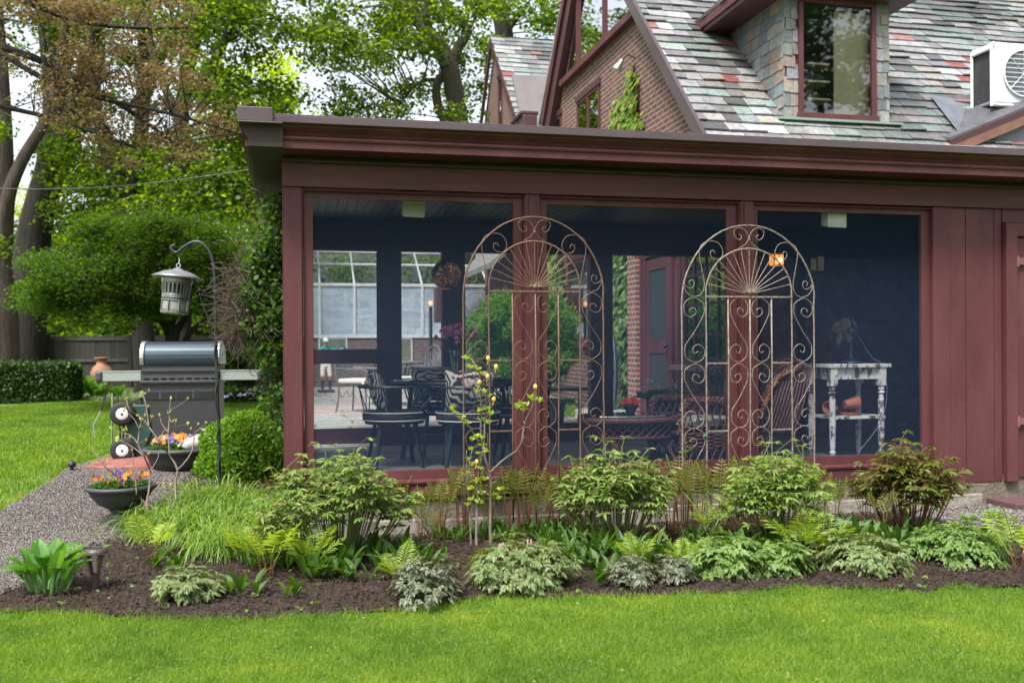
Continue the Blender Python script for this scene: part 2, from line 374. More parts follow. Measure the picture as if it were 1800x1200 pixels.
# grass
GRASS = leafmat('grass_blade', [(.09,.175,.02),(.13,.235,.026),(.175,.285,.034),(.235,.335,.05),(.105,.20,.025)], .4, .5, .3, patch=1.1)
def grass(name, pts, h0, h1, w, lean=.45):
    n = len(pts); cl_ = .5+.5*np.sin(pts[:, 0]*7+np.sin(pts[:, 1]*5)*2)*np.cos(pts[:, 1]*9+np.sin(pts[:, 0]*4)*2); h = rng.uniform(h0, h1, n)*(.7+.6*cl_); a = rng.uniform(0, 6.28, n); l = rng.normal(0, lean, n)*h; b = rng.uniform(0, 6.28, n)
    z = G(pts[:, 0], pts[:, 1]); o = np.stack([pts[:, 0], pts[:, 1], z], 1); sx = np.stack([np.cos(a), np.sin(a), 0*a], 1)*w/2
    t = o + np.stack([np.cos(b)*l, np.sin(b)*l, h], 1); mid = o + np.stack([np.cos(b)*l*.35, np.sin(b)*l*.35, h*.6], 1)
    V = np.stack([o-sx, o+sx, mid+sx*.7, mid-sx*.7, t], 1).reshape(-1, 3); k = np.arange(n)[:, None]*5
    F4 = np.concatenate([k+np.array([[0, 1, 2, 3]]), k+np.array([[3, 2, 4, 4]])], 1).reshape(-1, 4)
    tri = np.concatenate([k+np.array([[0, 1, 2]]), k+np.array([[0, 2, 3]]), k+np.array([[3, 2, 4]])], 1).reshape(-1, 3)
    ob = np_mesh(name, V, tri, GRASS); ob['kind'] = 'stuff'; return ob
frontP = [(e.x, e.y) for e in E] + [tuple(gp(*q)[:2]) for q in [(2050, 1225), (1800, 1225), (900, 1225), (0, 1225), (-250, 1225)]]
q = scatter(frontP, 300000)
# uneven growth: clumps stand a little taller
ob = grass('lawn_grass', q, .012, .032, .0034, .7)
# ragged fringe along the bed
fr = []
for a, b in zip(E[:-1], E[1:]):
    k = int((b-a).length*900); tt = rng.uniform(0, 1, k)[:, None]
    fr.append(np.array(a[:2])[None]*(1-tt)+np.array(b[:2])[None]*tt + np.stack([rng.normal(0, .02, k), rng.normal(-.022, .035, k)], 1))
grass('lawn_edge_grass', np.concatenate(fr), .02, .055, .004, .7)
leftP = [tuple(gp(*q)[:2]) for q in [(-300,1008),(0,900),(50,870),(95,843),(128,820),(200,795),(262,790),(500,790),(500,704),(470,700),(300,698),(130,704),(50,712),(-150,730)]]
q = scatter(leftP, 130000); grass('side_lawn_grass', q, .03, .06, .011)
# clover and small weeds in the lawn
wq = scatter(frontP, 170); wv = np.repeat(wq, 6, 0)+rng.normal(0, .022, (1020, 2)); wn = len(wv); ws = rng.uniform(.004, .008, wn); wa = rng.uniform(0, 6.28, (wn, 1)); wc_ = np.stack([wv[:, 0], wv[:, 1], rng.uniform(.012, .026, wn)], 1)
ring = np.array([(math.cos(k*math.pi/3), math.sin(k*math.pi/3)) for k in range(6)]); Vw = wc_[:, None, :]+np.concatenate([ring[None]*ws[:, None, None], rng.normal(0, .003, (wn, 6, 1))], 2)
np_mesh('lawn_clover', Vw.reshape(-1, 3), np.arange(wn*6).reshape(-1, 6), leafmat('clover', [(.05,.14,.03), (.08,.19,.05), (.13,.22,.07)], .3))['kind'] = 'stuff'
lq = scatter(frontP, 34); ln_ = len(lq); la_ = rng.uniform(0, 6.28, ln_); ll = rng.uniform(.006, .014, ln_); d_ = np.stack([np.cos(la_), np.sin(la_), 0*la_], 1)*ll[:, None]; s__ = np.stack([-np.sin(la_), np.cos(la_), 0*la_], 1)*ll[:, None]*.35; c_0 = np.stack([lq[:, 0], lq[:, 1], rng.uniform(.02, .035, ln_)], 1)
np_mesh('fallen_leaves', np.stack([c_0-d_, c_0+s__+[0, 0, .006], c_0+d_, c_0-s__], 1).reshape(-1, 3), np.arange(ln_*4).reshape(-1, 4), leafmat('dry_leaf', [(.25,.16,.07), (.35,.27,.10), (.15,.09,.05)], .2))['kind'] = 'stuff'
# brick pad under the grill
pad = [gp(*q, .02) for q in [(145,824),(205,797),(500,790),(500,826)]]
mb = MB(); mb.slab([Vector((p.x, p.y, p.z-.06)) for p in pad], (0, 0, .075))
mb.build('brick_paving', brickmat('red_paver', 'xy', ((.22,.075,.06), (.30,.12,.10), (.14,.10,.09)), 1, .2, .1, .006))['kind'] = 'structure'
# rear patio of flagstones
def flag(name, dark=1.0):
    m, t, p, o = NT(name); v = coord(t)
    nn = N(t, 'ShaderNodeTexNoise'); nn.inputs['Scale'].default_value = 1.3; t.links.new(v, nn.inputs['Vector'])
    sc = N(t, 'ShaderNodeVectorMath', operation='SCALE'); sc.inputs['Scale'].default_value = .35; t.links.new(nn.outputs['Color'], sc.inputs[0])
    ad = N(t, 'ShaderNodeVectorMath', operation='ADD'); t.links.new(v, ad.inputs[0]); t.links.new(sc.outputs[0], ad.inputs[1])
    b = N(t, 'ShaderNodeTexBrick'); b.inputs['Scale'].default_value = 1; b.inputs['Brick Width'].default_value = .95; b.inputs['Row Height'].default_value = .55; b.inputs['Mortar Size'].default_value = .018
    b.inputs['Color1'].default_value = (.30*dark,.33*dark,.32*dark, 1); b.inputs['Color2'].default_value = (.42*dark,.22*dark,.18*dark, 1); b.inputs['Mortar'].default_value = (.10*dark,.10*dark,.07*dark, 1); b.inputs['Bias'].default_value = -.35
    t.links.new(ad.outputs[0], b.inputs['Vector'])
    mm = N(t, 'ShaderNodeMix', data_type='RGBA', blend_type='MULTIPLY'); mm.inputs['Factor'].default_value = .8
    t.links.new(b.outputs['Color'], mm.inputs['A']); t.links.new(ramp(t, noise(t, v, 2.2, 5, .7), [(.3, (.6,.6,.6)), (.7, (1.2,1.2,1.15))]), mm.inputs['B'])
    t.links.new(mm.outputs['Result'], p.inputs['Base Color']); p.inputs['Roughness'].default_value = .6; bump(t, p, noise(t, v, 12, 4), .3, .01); return m
mb = MB(); mb.box(-.1, 2.9, .2, 5.0, 19.5, .55); mb.build('patio', flag('patio_flagstone', 1.1))['kind'] = 'structure'

# ================================================================ screened porch
fx = lambda px, py=600, Y=0: onY(px, py, Y).x
PX0 = 0.0; P1 = (fx(905.5), fx(965)); P2 = (fx(1282), fx(1337)); XR = fx(1626); X0s = fx(551.5)
ZS0, ZS1 = .53, 2.68                     # screen bottom / top
ZF = .47; ZC = 2.86; YB = 2.65; XE = 9.5
porch = thing('screened_porch', 'burgundy painted screened porch with flat roof and three big screened bays', 'porch', (0, 0, 0))
# posts
def post(xa, xb, z0, z1, y0=0, y1=.14, name='post', mat=PAINT):
    mb = MB(); mb.box(xa, y0, z0, xb, y1, z1); w = min(.012, (xb-xa)*.2)
    mb.box(xa-.010, y0+.014, z0, xa, y1-.01, z1); mb.box(xb, y0+.014, z0, xb+.010, y1-.01, z1)
    return mb.build(name, mat, porch, bevel=.004)
post(0, fx(531.5), .42, 2.752, name='corner_post')
c1a, c1b = fx(924), fx(949); post(c1a, c1b, .455, 2.752); c2a, c2b = fx(1303), fx(1326); post(c2a, c2b, .455, 2.752)
for (a, b) in ((c1a, c1b), (c2a, c2b)):
    mb = MB(); mb.box(a+.03, -.012, .47, b-.03, -.001, 2.73); mb.build('post_face_board', PAINT, porch, bevel=.004)
# frames + screens
for (a, b, fa, fb) in ((X0s, P1[0], fx(531.5)+.012, c1a-.012), (P1[1], P2[0], c1b+.012, c2a-.012), (P2[1], XR, c2b+.012, fx(1641)-.002)):
    mb = MB(); y0, y1 = .045, .085
    mb.box(fa, y0, .455, a, y1, 2.745); mb.box(b, y0, .455, fb, y1, 2.745)
    mb.box(a, y0+.002, ZS1, b, y1-.002, 2.745); mb.box(a, y0+.002, .455, b, y1-.002, ZS0)
    f_ = mb.build('screen_frame', PAINT, porch, bevel=.003)
    mb = MB(); mb.add([(a, .065, ZS0), (b, .065, ZS0), (b, .065, ZS1), (a, .065, ZS1)], [(0, 1, 2, 3)]); mb.build('screen', SCREEN, f_)
    mb = MB()                                                        # stop moulding round each bay
    mb.sweep([(0, 0), (.03, 0), (.024, .012), (.012, .018), (0, .02)], (fa, .03, 2.728), (fb, .03, 2.728), (0, -1, 0)); mb.build('stop_moulding', PAINT, porch)
mb = MB(); mb.box(fx(1641), -.002, .30, fx(1670), .12, 2.75); mb.build('casing_board', PAINT, porch, bevel=.004)
# sill, apron, frieze
mb = MB(); mb.sweep([(.0, 0), (.075, 0), (.08, .022), (.0, .036)], (.0, .05, .420), (fx(1650), .05, .420), (0, -1, 0)); mb.build('sill', PAINT, porch, bevel=.003)
mb = MB(); mb.box(0, -.012, .313, fx(1641)-.002, .12, .418); mb.build('sill_apron', PAINT, porch, bevel=.004)
mb = MB(); mb.box(-.012, -.022, 2.754, XE, .13, 2.995); mb.build('frieze_board', PAINTG, porch)
# vertical siding
xs = [fx(q) for q in (1671, 1699, 1701, 1749, 1751, 1763)] + [XE]
for a, b, z in ((fx(1671), fx(1699.5), .248), (fx(1700.5), fx(1749.5), .25), (fx(1750.5), fx(1763), .252)):
    mb = MB(); mb.box(a, .012, z, b, .12, 2.753); mb.build('siding_board', PAINT, porch, bevel=.005)
dc = fx(1765.5); dp = fx(1785)
dr = None
mb = MB(); mb.box(dc, -.035, .25, dp, .1, 2.62); mb.box(dp, -.03, 2.5, dp+1.0, .1, 2.62); cas = mb.build('door_casing', PAINT, porch, bevel=.004)
mb = MB(); mb.box(dc, .02, 2.63, XE, .12, 2.753); mb.box(dp+1.02, .02, .25, XE, .12, 2.62); mb.build('siding_board', PAINT, porch)
mb = MB(); mb.box(dp+.006, .0, .285, dp+.95, .06, 2.49); dr = mb.build('door', PAINT, porch, bevel=.004)
for z in (2.27, .80):
    mb = MB(); mb.tube([(dp+.002, -.035, z-.05), (dp+.002, -.035, z+.05)], .011, 8); mb.box(dp+.0, -.036, z-.03, dp+.16, -.001, z+.03); mb.build('hinge', basic('painted_hinge', (.2,.09,.09), (.16,.07,.075), .45), dr)
# foundation
mb = MB(); mb.box(.02, .02, -.2, XE, .3, .31); mb.box(fx(1660), .03, .1, XE, .32, .245)
mb.build('foundation', STONE, porch)
mb = MB()
xx = .05
while xx < 6.2:
    w = random.uniform(.5, 1.0); mb.box(xx, -.025+random.uniform(-.008, .008), -.15, min(xx+w, 6.2)-.012, .01, .15+random.uniform(-.015, .015)); xx += w
mb.build('foundation_stone', basic('pale_stone', (.30,.27,.23), (.15,.13,.11), .9, sc=5, bs=.6, bsc=20, bd=.02), porch, bevel=.012)
# floor, ceiling, roof, side
mb = MB(); mb.box(.12, .12, .30, XE, YB+.12, ZF); mb.build('floor', flag('porch_floor_stone', .55), porch)
mb = MB(); mb.box(.1, .1, ZC, XE, YB+.1, ZC+.05)
x = .12
while x < XE-.1: mb.box(x, .1, ZC-.012, x+.082, YB, ZC+.002); x += .09
mb.build('ceiling', basic('dark_ceiling_boards', (.06,.035,.035), (.035,.022,.024), .5), porch)
# cornice
prof = [(0, 0), (.33, 0), (.33, .055), (.345, .058), (.352, .072), (.345, .085), (.30, .09), (.315, .12), (.35, .155), (.352, .168), (.372, .168), (.385, .215), (.375, .222), (0, .222)]
ZK = 2.985
mb = MB(); mb.sweep(prof, (-.27+.0, 0, ZK), (XE, 0, ZK), (0, -1, 0)); cor = mb.build('cornice', PAINT, porch)
mb = MB(); mb.box(-.275, -.405, ZK+.172, XE, -.387, ZK+.222); mb.box(-.29, -.40, ZK+.222, XE, .2, ZK+.234); mb.build('drip_edge', METALB, porch, bevel=.003)
mb = MB(); mb.box(-.32, -.43, ZK+.165, -.07, -.10, ZK+.27); mb.box(-.32, -.435, ZK+.155, .0, -.1, ZK+.166); mb.build('gutter_cap', METALB, porch, bevel=.006)
# left eave (returns along the side)
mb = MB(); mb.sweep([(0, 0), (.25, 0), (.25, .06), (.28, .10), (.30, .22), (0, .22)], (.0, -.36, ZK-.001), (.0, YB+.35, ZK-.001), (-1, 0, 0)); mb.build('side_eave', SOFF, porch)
mb = MB(); mb.box(-.31, -.3, ZK+.10, -.285, YB+.35, ZK+.225); mb.build('side_fascia', DARKP, porch)
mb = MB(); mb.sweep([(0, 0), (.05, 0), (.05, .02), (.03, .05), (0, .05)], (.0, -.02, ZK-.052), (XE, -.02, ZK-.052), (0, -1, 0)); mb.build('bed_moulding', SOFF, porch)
mb = MB(); mb.slab([(-.3, -.36, 3.215), (XE, -.36, 3.215), (XE, 3.4, 3.6), (-.3, 3.4, 3.6)], (0, 0, .012)); mb.build('porch_roof', basic('roof_membrane', (.07,.065,.06), (.11,.10,.09), .8, sc=3, bs=.3), porch)
# left side wall (vines cover it): posts and screen
mb = MB(); mb.box(0, .15, .45, .1, YB+.1, .75); mb.box(0, .15, 2.7, .1, YB+.1, ZK); mb.box(0, 1.25, .75, .1, 1.4, 2.7); mb.box(0, YB-.05, .75, .1, YB+.1, 2.7); mb.build('side_wall', PAINT, porch)
mb = MB(); mb.add([(.05, .15, .75), (.05, YB, .75), (.05, YB, 2.7), (.05, .15, 2.7)], [(0, 1, 2, 3)]); mb.build('side_screen', SCREEN, porch)
# back wall with four openings
bx = lambda px: onY(px, 600, YB).x
ZT = onY(600, 440, YB).z; ZR = onY(720, 750, YB).z
ops = [(bx(560)-.25, bx(666)), (bx(706), bx(778)), (bx(818), bx(1038)), (bx(1077), bx(1290))]
mb = MB(); mb.box(.1, YB, ZT, XE, YB+.1, ZC); mb.build('back_header', DARKP, porch)
edges = [.1] + [e for o_ in ops for e in o_]
for i in range(0, len(edges)-1, 2):
    a, b = edges[i], edges[i+1]
    mb = MB(); mb.box(a, YB-.01, ZF, b, YB+.11, ZT); mb.build('back_post', DARKP, porch)
mb = MB()
for a, b in ops[1:]: mb.box(a, YB+.01, ZF, b, YB+.09, ZR)
mb.build('back_bottom_rail', DARKP, porch)
mb = MB()
for a, b in ops: mb.add([(a, YB+.05, ZF+.02), (b, YB+.05, ZF+.02), (b, YB+.05, ZT), (a, YB+.05, ZT)], [(0, 1, 2, 3)])
mb.build('back_screen', SCREENB, porch)
zr1, zr2 = onY(600, 639, YB).z, onY(600, 614, YB).z
a, b = ops[0]; mb = MB(); mb.box(a, YB+.0, ZF+.03, b, YB+.04, ZR); mb.box(a, YB, zr1, b, YB+.04, zr2); mb.box(b-.02, YB-.005, ZF+.03, b, YB+.04, ZT-.01); sdoor = mb.build('screen_door', DARKP, porch)
mb = MB(); mb.box(b+.01, YB-.05, zr1, b+.05, YB-.012, zr2); mb.tube([(b+.03, YB-.05, zr1+.06), (b+.03, YB-.09, zr1+.06), (b-.04, YB-.09, zr1+.06)], .012); mb.build('handle', BLACKM, sdoor)
mb = MB(); mb.box(a, YB-.06, ZF, b, YB+.1, ZF+.025); mb.build('threshold', WHITE, porch)
# closed rear wall of clapboards (third bay)
mb = MB(); xa = ops[3][1]; z = ZF; mb.box(xa, YB+.03, ZF, XE, YB+.1, ZT)
while z < ZT: mb.sweep([(0, 0), (.028, 0), (.012, .128), (0, .128)], (xa+.9, YB+.03, z), (XE, YB+.03, z), (0, -1, 0)); z += .13
mb.build('clapboard_wall', basic('dark_clapboard', (.26,.15,.17), (.15,.085,.10), .5), porch)
mb = MB(); mb.box(xa+.25, YB-.02, ZF, xa+.33, YB+.02, ZT); mb.box(xa+.82, YB-.02, ZF, xa+.9, YB+.02, ZT); mb.build('corner_board', DARKP, porch)
mb = MB(); mb.box(XE-.1, .1, ZF, XE, YB, ZC); mb.build('end_wall', DARKP, porch)
# inner right partition behind siding
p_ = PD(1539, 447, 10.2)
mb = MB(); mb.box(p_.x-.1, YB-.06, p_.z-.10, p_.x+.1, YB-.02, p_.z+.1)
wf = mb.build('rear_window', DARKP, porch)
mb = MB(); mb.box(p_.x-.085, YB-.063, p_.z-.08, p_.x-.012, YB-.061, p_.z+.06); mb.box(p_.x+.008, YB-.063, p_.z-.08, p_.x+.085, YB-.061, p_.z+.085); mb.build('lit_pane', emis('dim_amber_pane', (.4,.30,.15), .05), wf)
# ceiling speakers
for px, py, Z in ((726, 369, 8.1), (1465, 388, 8.7)):
    p = PD(px, py, Z); t = thing('ceiling_speaker', 'white box speaker hung under the ceiling at the top of the %s' % ('left screen bay' if px < 900 else 'right screen bay'), 'speaker', (p.x, p.y, ZC-.012), 'ceiling speakers')
    mb = MB(); x, y = p.x, p.y
    mb.add([(x-.095, y-.07, p.z-.07), (x+.09, y-.075, p.z-.075), (x+.09, y+.06, p.z-.04), (x-.095, y+.06, p.z-.04), (x-.08, y-.06, ZC-.05), (x+.10, y-.06, ZC-.05), (x+.1, y+.06, ZC-.05), (x-.08, y+.06, ZC-.05)], [(3,2,1,0),(4,5,6,7),(0,1,5,4),(1,2,6,5),(2,3,7,6),(3,0,4,7)])
    mb.build('cabinet', basic('pale_speaker', (.80,.82,.74), (.74,.77,.7), .6), t, bevel=.012)
    mb = MB(); mb.box(x-.03, y-.02, ZC-.06, x+.03, y+.02, ZC-.012); mb.build('bracket', BLACKM, t)
# door step at the right
p = gp(1800, 905); mb = MB(); xa = onY(1768, 885, -.25).x
mb.box(xa, -.38, .03, xa+1.4, .0, .11); o = mb.build('door_step', basic('step_paint', (.12,.06,.065), (.09,.05,.05), .5), org=(xa, -.2, 0), bevel=.01); tag(o, 'low dark burgundy step below the door at the right edge', 'step')
# timber batten left of the corner post shadow: power line on trees
mb = MB(); A = PD(-40, 330, 16); B = PD(450, 297, 13); mb.tube([A.lerp(B, k/12)+Vector((0, 0, -.12*math.sin(math.pi*k/12))) for k in range(13)], .007, 5)
tag(mb.build('utility_wire', basic('grey_wire', (.10,.11,.12), None, .6), org=A), 'thin grey overhead wire running from the tall trees to the porch eave', 'wire')
# ================================================================ main house behind
XW = 5.08
RA = onX(1239, 240, XW-.18); RB = onX(1112, 0, XW-.18); RC = onX(990, 0, XW-.18); RD = onX(955, 203, XW-.18)
sl1 = (RB.z-RA.z)/(RB.y-RA.y); sl2 = (RC.z-RD.z)/(RC.y-RD.y)
yr = (RD.z-sl2*RD.y-(RA.z-sl1*RA.y))/(sl1-sl2); zr = RA.z+sl1*(yr-RA.y)
roofz = lambda y: RA.z+sl1*(y-RA.y)
house = thing('brick_house', 'large old brick house with steep multicoloured slate roof rising behind the screened porch', 'house', (XW, 3.0, 0))
YE = RA.y-.45; YD = RD.y+.1
ang = math.atan(sl1)
mb = MB(); g0 = YB+.9
mb.slab([(XW, g0, .3), (XW, YD, .3), (XW, YD, RD.z-.1), (XW, yr, zr-.12), (XW, YE+.1, roofz(YE+.1)-.12), (XW, g0, roofz(YE+.1)-.12)], (.25, 0, 0))
mb.build('gable_wall', BRICK, house)
mb = MB(); mb.box(XW+.01, g0, .3, 14, g0+.2, roofz(YE)); mb.build('front_wall', BRICKX, house)
# slate fields
PAL = [tuple(q*.76 for q in c) for c in [(.27,.27,.27), (.36,.36,.37), (.22,.28,.26), (.24,.22,.25), (.36,.33,.32), (.32,.35,.36), (.14,.14,.14), (.31,.29,.26), (.41,.41,.41), (.19,.185,.185), (.28,.33,.31)]]
REDS = [(.21,.07,.065), (.25,.12,.11)]
SLATE = attrmat('roof_slate', .38, .65, .22)
SHING = attrmat('wall_slate', .55, .4, .2)
def slates(name, O, U, Vv, w, h, parent, mat=SLATE, exp=.17, sw=.30, th=.02, clip=None, pal=PAL, reds=.035, tilt=.028, seed=1):
    rd = random.Random(seed); O = Vector(O); U = Vector(U).normalized(); Vv = Vector(Vv).normalized(); n = U.cross(Vv); mb = MB(); r = 0; y = 0.
    while y < h:
        e = exp*(1-.15*y/h); x = -rd.random()*sw
        while x < w:
            ww = sw*rd.uniform(.65, 1.25); x0 = max(0, x); x1 = min(w, x+ww-.005); x += ww
            if x1-x0 < .04: continue
            if clip and not clip((x0+x1)/2, y+e/2): continue
            lift = tilt*rd.uniform(.7, 1.5); yb = y-rd.uniform(0, .022); yt = min(h, y+e*1.15)
            a = O+U*x0+Vv*yb+n*lift; b = O+U*x1+Vv*(yb+rd.uniform(-.014, .014))+n*lift*rd.uniform(.8, 1.2); c = O+U*x1+Vv*yt+n*.001; d = O+U*x0+Vv*yt+n*.001
            c_ = rd.choice(pal); k = rd.uniform(.75, 1.18)*(1+(.22*math.sin(x*1.1+y*.9)+.18*math.sin(x*2.3-y*1.7)-.25*ss((y-2.5)/3))*(1 if name == 'slate_roof' else 0))  # slate tones vary at random; dappled shade up the slope is coloured in too
            if rd.random() < reds: c_ = rd.choice(REDS); k = 1
            c_ = tuple(q*k for q in c_)
            mb.add([a-n*th, b-n*th, c-n*th, d-n*th, a, b, c, d], [(4,5,6,7),(0,1,5,4),(1,2,6,5),(2,3,7,6),(3,0,4,7)], c_)
        y += e; r += 1
    return mb.build(name, mat, parent)
XL = XW-.18; Vs = Vector((0, math.cos(ang), math.sin(ang))); L = (yr-YE)/math.cos(ang)
def onroof(px, py):
    r = ray(px, py); t = (RA.z-CAM.z+sl1*(CAM.y-RA.y))/(r.z-sl1*r.y); return CAM+r*t
DL = onroof(1376, 206); YDm = DL.y; dm = lambda px, py: onY(px, py, YDm)
dxa, dxb = dm(1378, 150).x, dm(1563, 150).x; wz0 = dm(1400, 206).z; top = dm(1470, 3).z+.03; back = YDm+(top+.3-wz0)/sl1+.3
mb = MB()
for xa_, xb_, y0_, y1_ in ((XL, dxa+.02, YE, yr), (dxb-.02, 15, YE, yr), (dxa+.02, dxb-.02, YE, YDm+.02), (dxa+.02, dxb-.02, back-.3, yr)):
    mb.slab([(xa_, y0_, roofz(y0_)-.03), (xb_, y0_, roofz(y0_)-.03), (xb_, y1_, roofz(y1_)-.03), (xa_, y1_, roofz(y1_)-.03)], Vector((0, math.sin(ang), -math.cos(ang)))*.1)
mb.build('roof_deck', DARKP, house)
ca_ = math.cos(ang)
def inhole(x, s):
    X_ = XL+.02+x; Y_ = YE+s*ca_; return dxa+.05 < X_ < dxb-.05 and YDm+.05 < Y_ < back-.3
slates('slate_roof', (XL+.02, YE, roofz(YE)-.02), (1, 0, 0), Vs, 15-XL, L, house, exp=.205, sw=.31, seed=5, clip=lambda x, y: not inhole(x, y))
# rear slope
mb = MB(); mb.slab([(XL, yr, zr), (15, yr, zr), (15, YD+.3, RD.z), (XL, YD+.3, RD.z)], (0, 0, -.1)); mb.build('rear_roof_slope', basic('plain_slate', (.25,.25,.25), (.18,.18,.18), .6), house)
# rakes
for a, b, mt_ in (((YE, roofz(YE)), (yr, zr), METALB), ((YD, RD.z-.05), (yr, zr), PAINT)):
    mb = MB()
    A = Vector((XL-.02, a[0], a[1])); B = Vector((XL-.02, b[0], b[1])); off = Vector((0, 0, -1))
    mb.slab([A+Vector((0, 0, .03)), B+Vector((0, 0, .03)), B+off*.22, A+off*.22], (.05, 0, 0)); mb.build('rake_board', mt_, house)
mb = MB(); A = Vector((XL+.03, YD, RD.z-.25)); B = Vector((XL+.03, yr, zr-.3)); mb.slab([A, B, B+Vector((0, -.0, -.32)), A+Vector((0, -.35, -.1))], (.14, 0, 0)); mb.build('inner_rake', DARKP, house)
# big triangular gable window
G1 = onX(966, 170, XW); G2 = onX(1112, 30, XW); zs = (G1.z+G2.z)/2
ya = YE+(zs-roofz(YE))/sl1+.22; yb_ = RD.y+(zs-RD.z)/sl2-.75
gtop = lambda y: min(roofz(y)-.35, RD.z+sl2*(y-RD.y)-.75)
mb = MB(); pts = [(XW-.02, ya+.1, zs), (XW-.02, yb_, zs), (XW-.02, yr, zr-.55)]; mb.slab(pts, (.03, 0, 0)); gw = mb.build('gable_window', basic('burgundy_window_frame', (.17,.075,.08), (.13,.06,.065), .4), house)
mb = MB(); mb.add([(XW-.025, ya+.12, zs+.02), (XW-.025, yb_-.05, zs+.02), (XW-.025, yr, zr-.6)], [(0, 1, 2)]); mb.build('pane', WGLASS, gw)
mb = MB(); mb.box(XW-.12, ya-.05, zs-.10, XW+.02, yb_+.15, zs+.01)
mb.build('sill', PAINT, gw)
for px in (1019, 1066):
    y = onX(px, 60, XW).y; mb = MB(); mb.box(XW-.06, y-.045, zs, XW-.021, y+.045, gtop(y)+.25); mb.build('mullion', PAINT, gw)
# wall windows (parts) as frames with panes
DGL = glassmat('dark_reflecting_glass', .45, (.25,.3,.3))
def wallwin(px0, py0, px1, py1, X=XW, nm=1, parent=house, zb=None, label=None):
    a = onX(px0, py0, X); b = onX(px1, py1, X); y0, y1 = b.y, a.y; z1 = a.z; z0 = zb if zb is not None else b.z
    mb = MB(); X -= .03; t = .055
    mb.box(X, y0, z0, X+.06, y0+t, z1); mb.box(X, y1-t, z0, X+.06, y1, z1); mb.box(X, y0+t, z1-t, X+.06, y1-t, z1); mb.box(X, y0+t, z0, X+.06, y1-t, z0+t)
    for k in range(nm): yc = y0+(y1-y0)*(k+1)/(nm+1); mb.box(X, yc-.035, z0+t, X+.06, yc+.035, z1-t)
    w = mb.build('window', PAINT, parent); mb = MB(); mb.box(X+.02, y0+t, z0+t, X+.03, y1-t, z1-t); mb.build('pane', DGL, w)
    mb = MB(); mb.box(X-.05, y0-.05, z0-.09, X+.04, y1+.05, z0); mb.build('sill', PAINT, w)
    mb = MB(); mb.box(X-.02, y0-.03, z1, X+.05, y1+.03, z1+.1); mb.build('lintel', DARKP, w)
    return w
wallwin(1016, 182, 1056, 225, zb=3.3); wallwin(975, 212, 988, 225, zb=3.2, nm=0)
wallwin(1000, 462, 1037, 600, nm=0)
# timber part of the wall: door, frames, multi-pane window
TX = XW-.05
q = lambda px, py=600: onX(px, py, TX).y
zt = onX(1137, 440, TX).z+.35
mb = MB(); mb.box(TX+.02, g0-.88, .45, XW+.2, q(1131), zt+.6); mb.build('timber_wall', basic('porch_inner_paint', (.17,.065,.07), (.13,.052,.056), .5), house)
dz0 = .55; dz1 = onX(1150, 456, TX).z
y1, y0 = q(1138), q(1179)
mb = MB(); X = TX-.02; t = .13
mb.box(X, y0, dz0, X+.035, y0+t, dz1); mb.box(X, y1-t, dz0, X+.035, y1, dz1); mb.box(X, y0+t, dz1-.15, X+.035, y1-t, dz1); mb.box(X, y0+t, dz0, X+.035, y1-t, dz0+.28)
zm = onX(1155, 608, TX).z; mb.box(X, y0+t, zm-.10, X+.035, y1-t, zm+.10); hd = mb.build('screen_door', PAINT, house)
mb = MB(); mb.box(X+.012, y0+t, dz0+.28, X+.02, y1-t, dz1-.15); mb.build('pane', basic('dark_mesh', (.03,.04,.05), None, .6), hd)
mb = MB(); mb.lathe([(0, 0), (.03, .01), (.034, .03), (.02, .05), (.012, .06), (.012, .07)], (X-.07, y0+.06, zm), 10, M=Matrix.Rotation(R(90), 3, 'Y').to_4x4()); mb.build('handle', BLACKM, hd)
mb = MB()
for y in (q(1131)+.02, y1+.05, y0-.06, q(1196)): mb.box(TX-.03, y-.05, .45, TX+.019, y+.05, dz1+.12)
mb.box(TX-.034, q(1200), dz1+.04, TX+.018, q(1131), dz1+.16); mb.build('door_frame', PAINT, house)
ywa, ywb = g0-.86, q(1204); zw0 = onX(1200, 640, TX).z; zw1 = dz1+.05
mb = MB(); X = TX-.03
mb.box(X, ywa, zw0, X+.05, ywa+.06, zw1); mb.box(X, ywb-.06, zw0, X+.05, ywb, zw1); mb.box(X, ywa+.06, zw1-.06, X+.049, ywb-.06, zw1); mb.box(X, ywa+.06, zw0, X+.049, ywb-.06, zw0+.08)
for k in range(1, 4):
    y = ywa+(ywb-ywa)*k/4; mb.box(X+.01, y-.018, zw0, X+.045, y+.018, zw1)
for k in range(1, 4):
    z = zw0+(zw1-zw0)*k/4; mb.box(X+.012, ywa, z-.018, X+.043, ywb, z+.018)
mw = mb.build('window', PAINT, house)
mb = MB(); mb.box(X+.025, ywa+.02, zw0+.02, X+.03, ywb-.02, zw1-.02); mb.build('pane', DGL, mw)
mb = MB(); mb.box(X-.12, ywa, zw0-.07, X+.05, q(1195), zw0-.001); mb.build('sill', basic('dusty_sill', (.30,.17,.19), (.24,.13,.15), .5), mw)
mb = MB()
for k in range(9):
    y = ywa+k*.14
    if y < q(1197): mb.box(TX-.012, y, .5, TX+.019, y+.128, zw0-.14)
mb.build('panel_boards', PAINT, house)
# brick pier beside the door
mb = MB(); ya_, yb2 = q(1130), q(1113); mb.box(XW-.14, ya_+.05, .3, XW+.1, yb2, zt+.5); mb.build('brick_pier', brickmat('red_pier_brick', 'yz', ((.30,.085,.055), (.16,.075,.065), (.40,.37,.34)), 1, .12, .075), house)
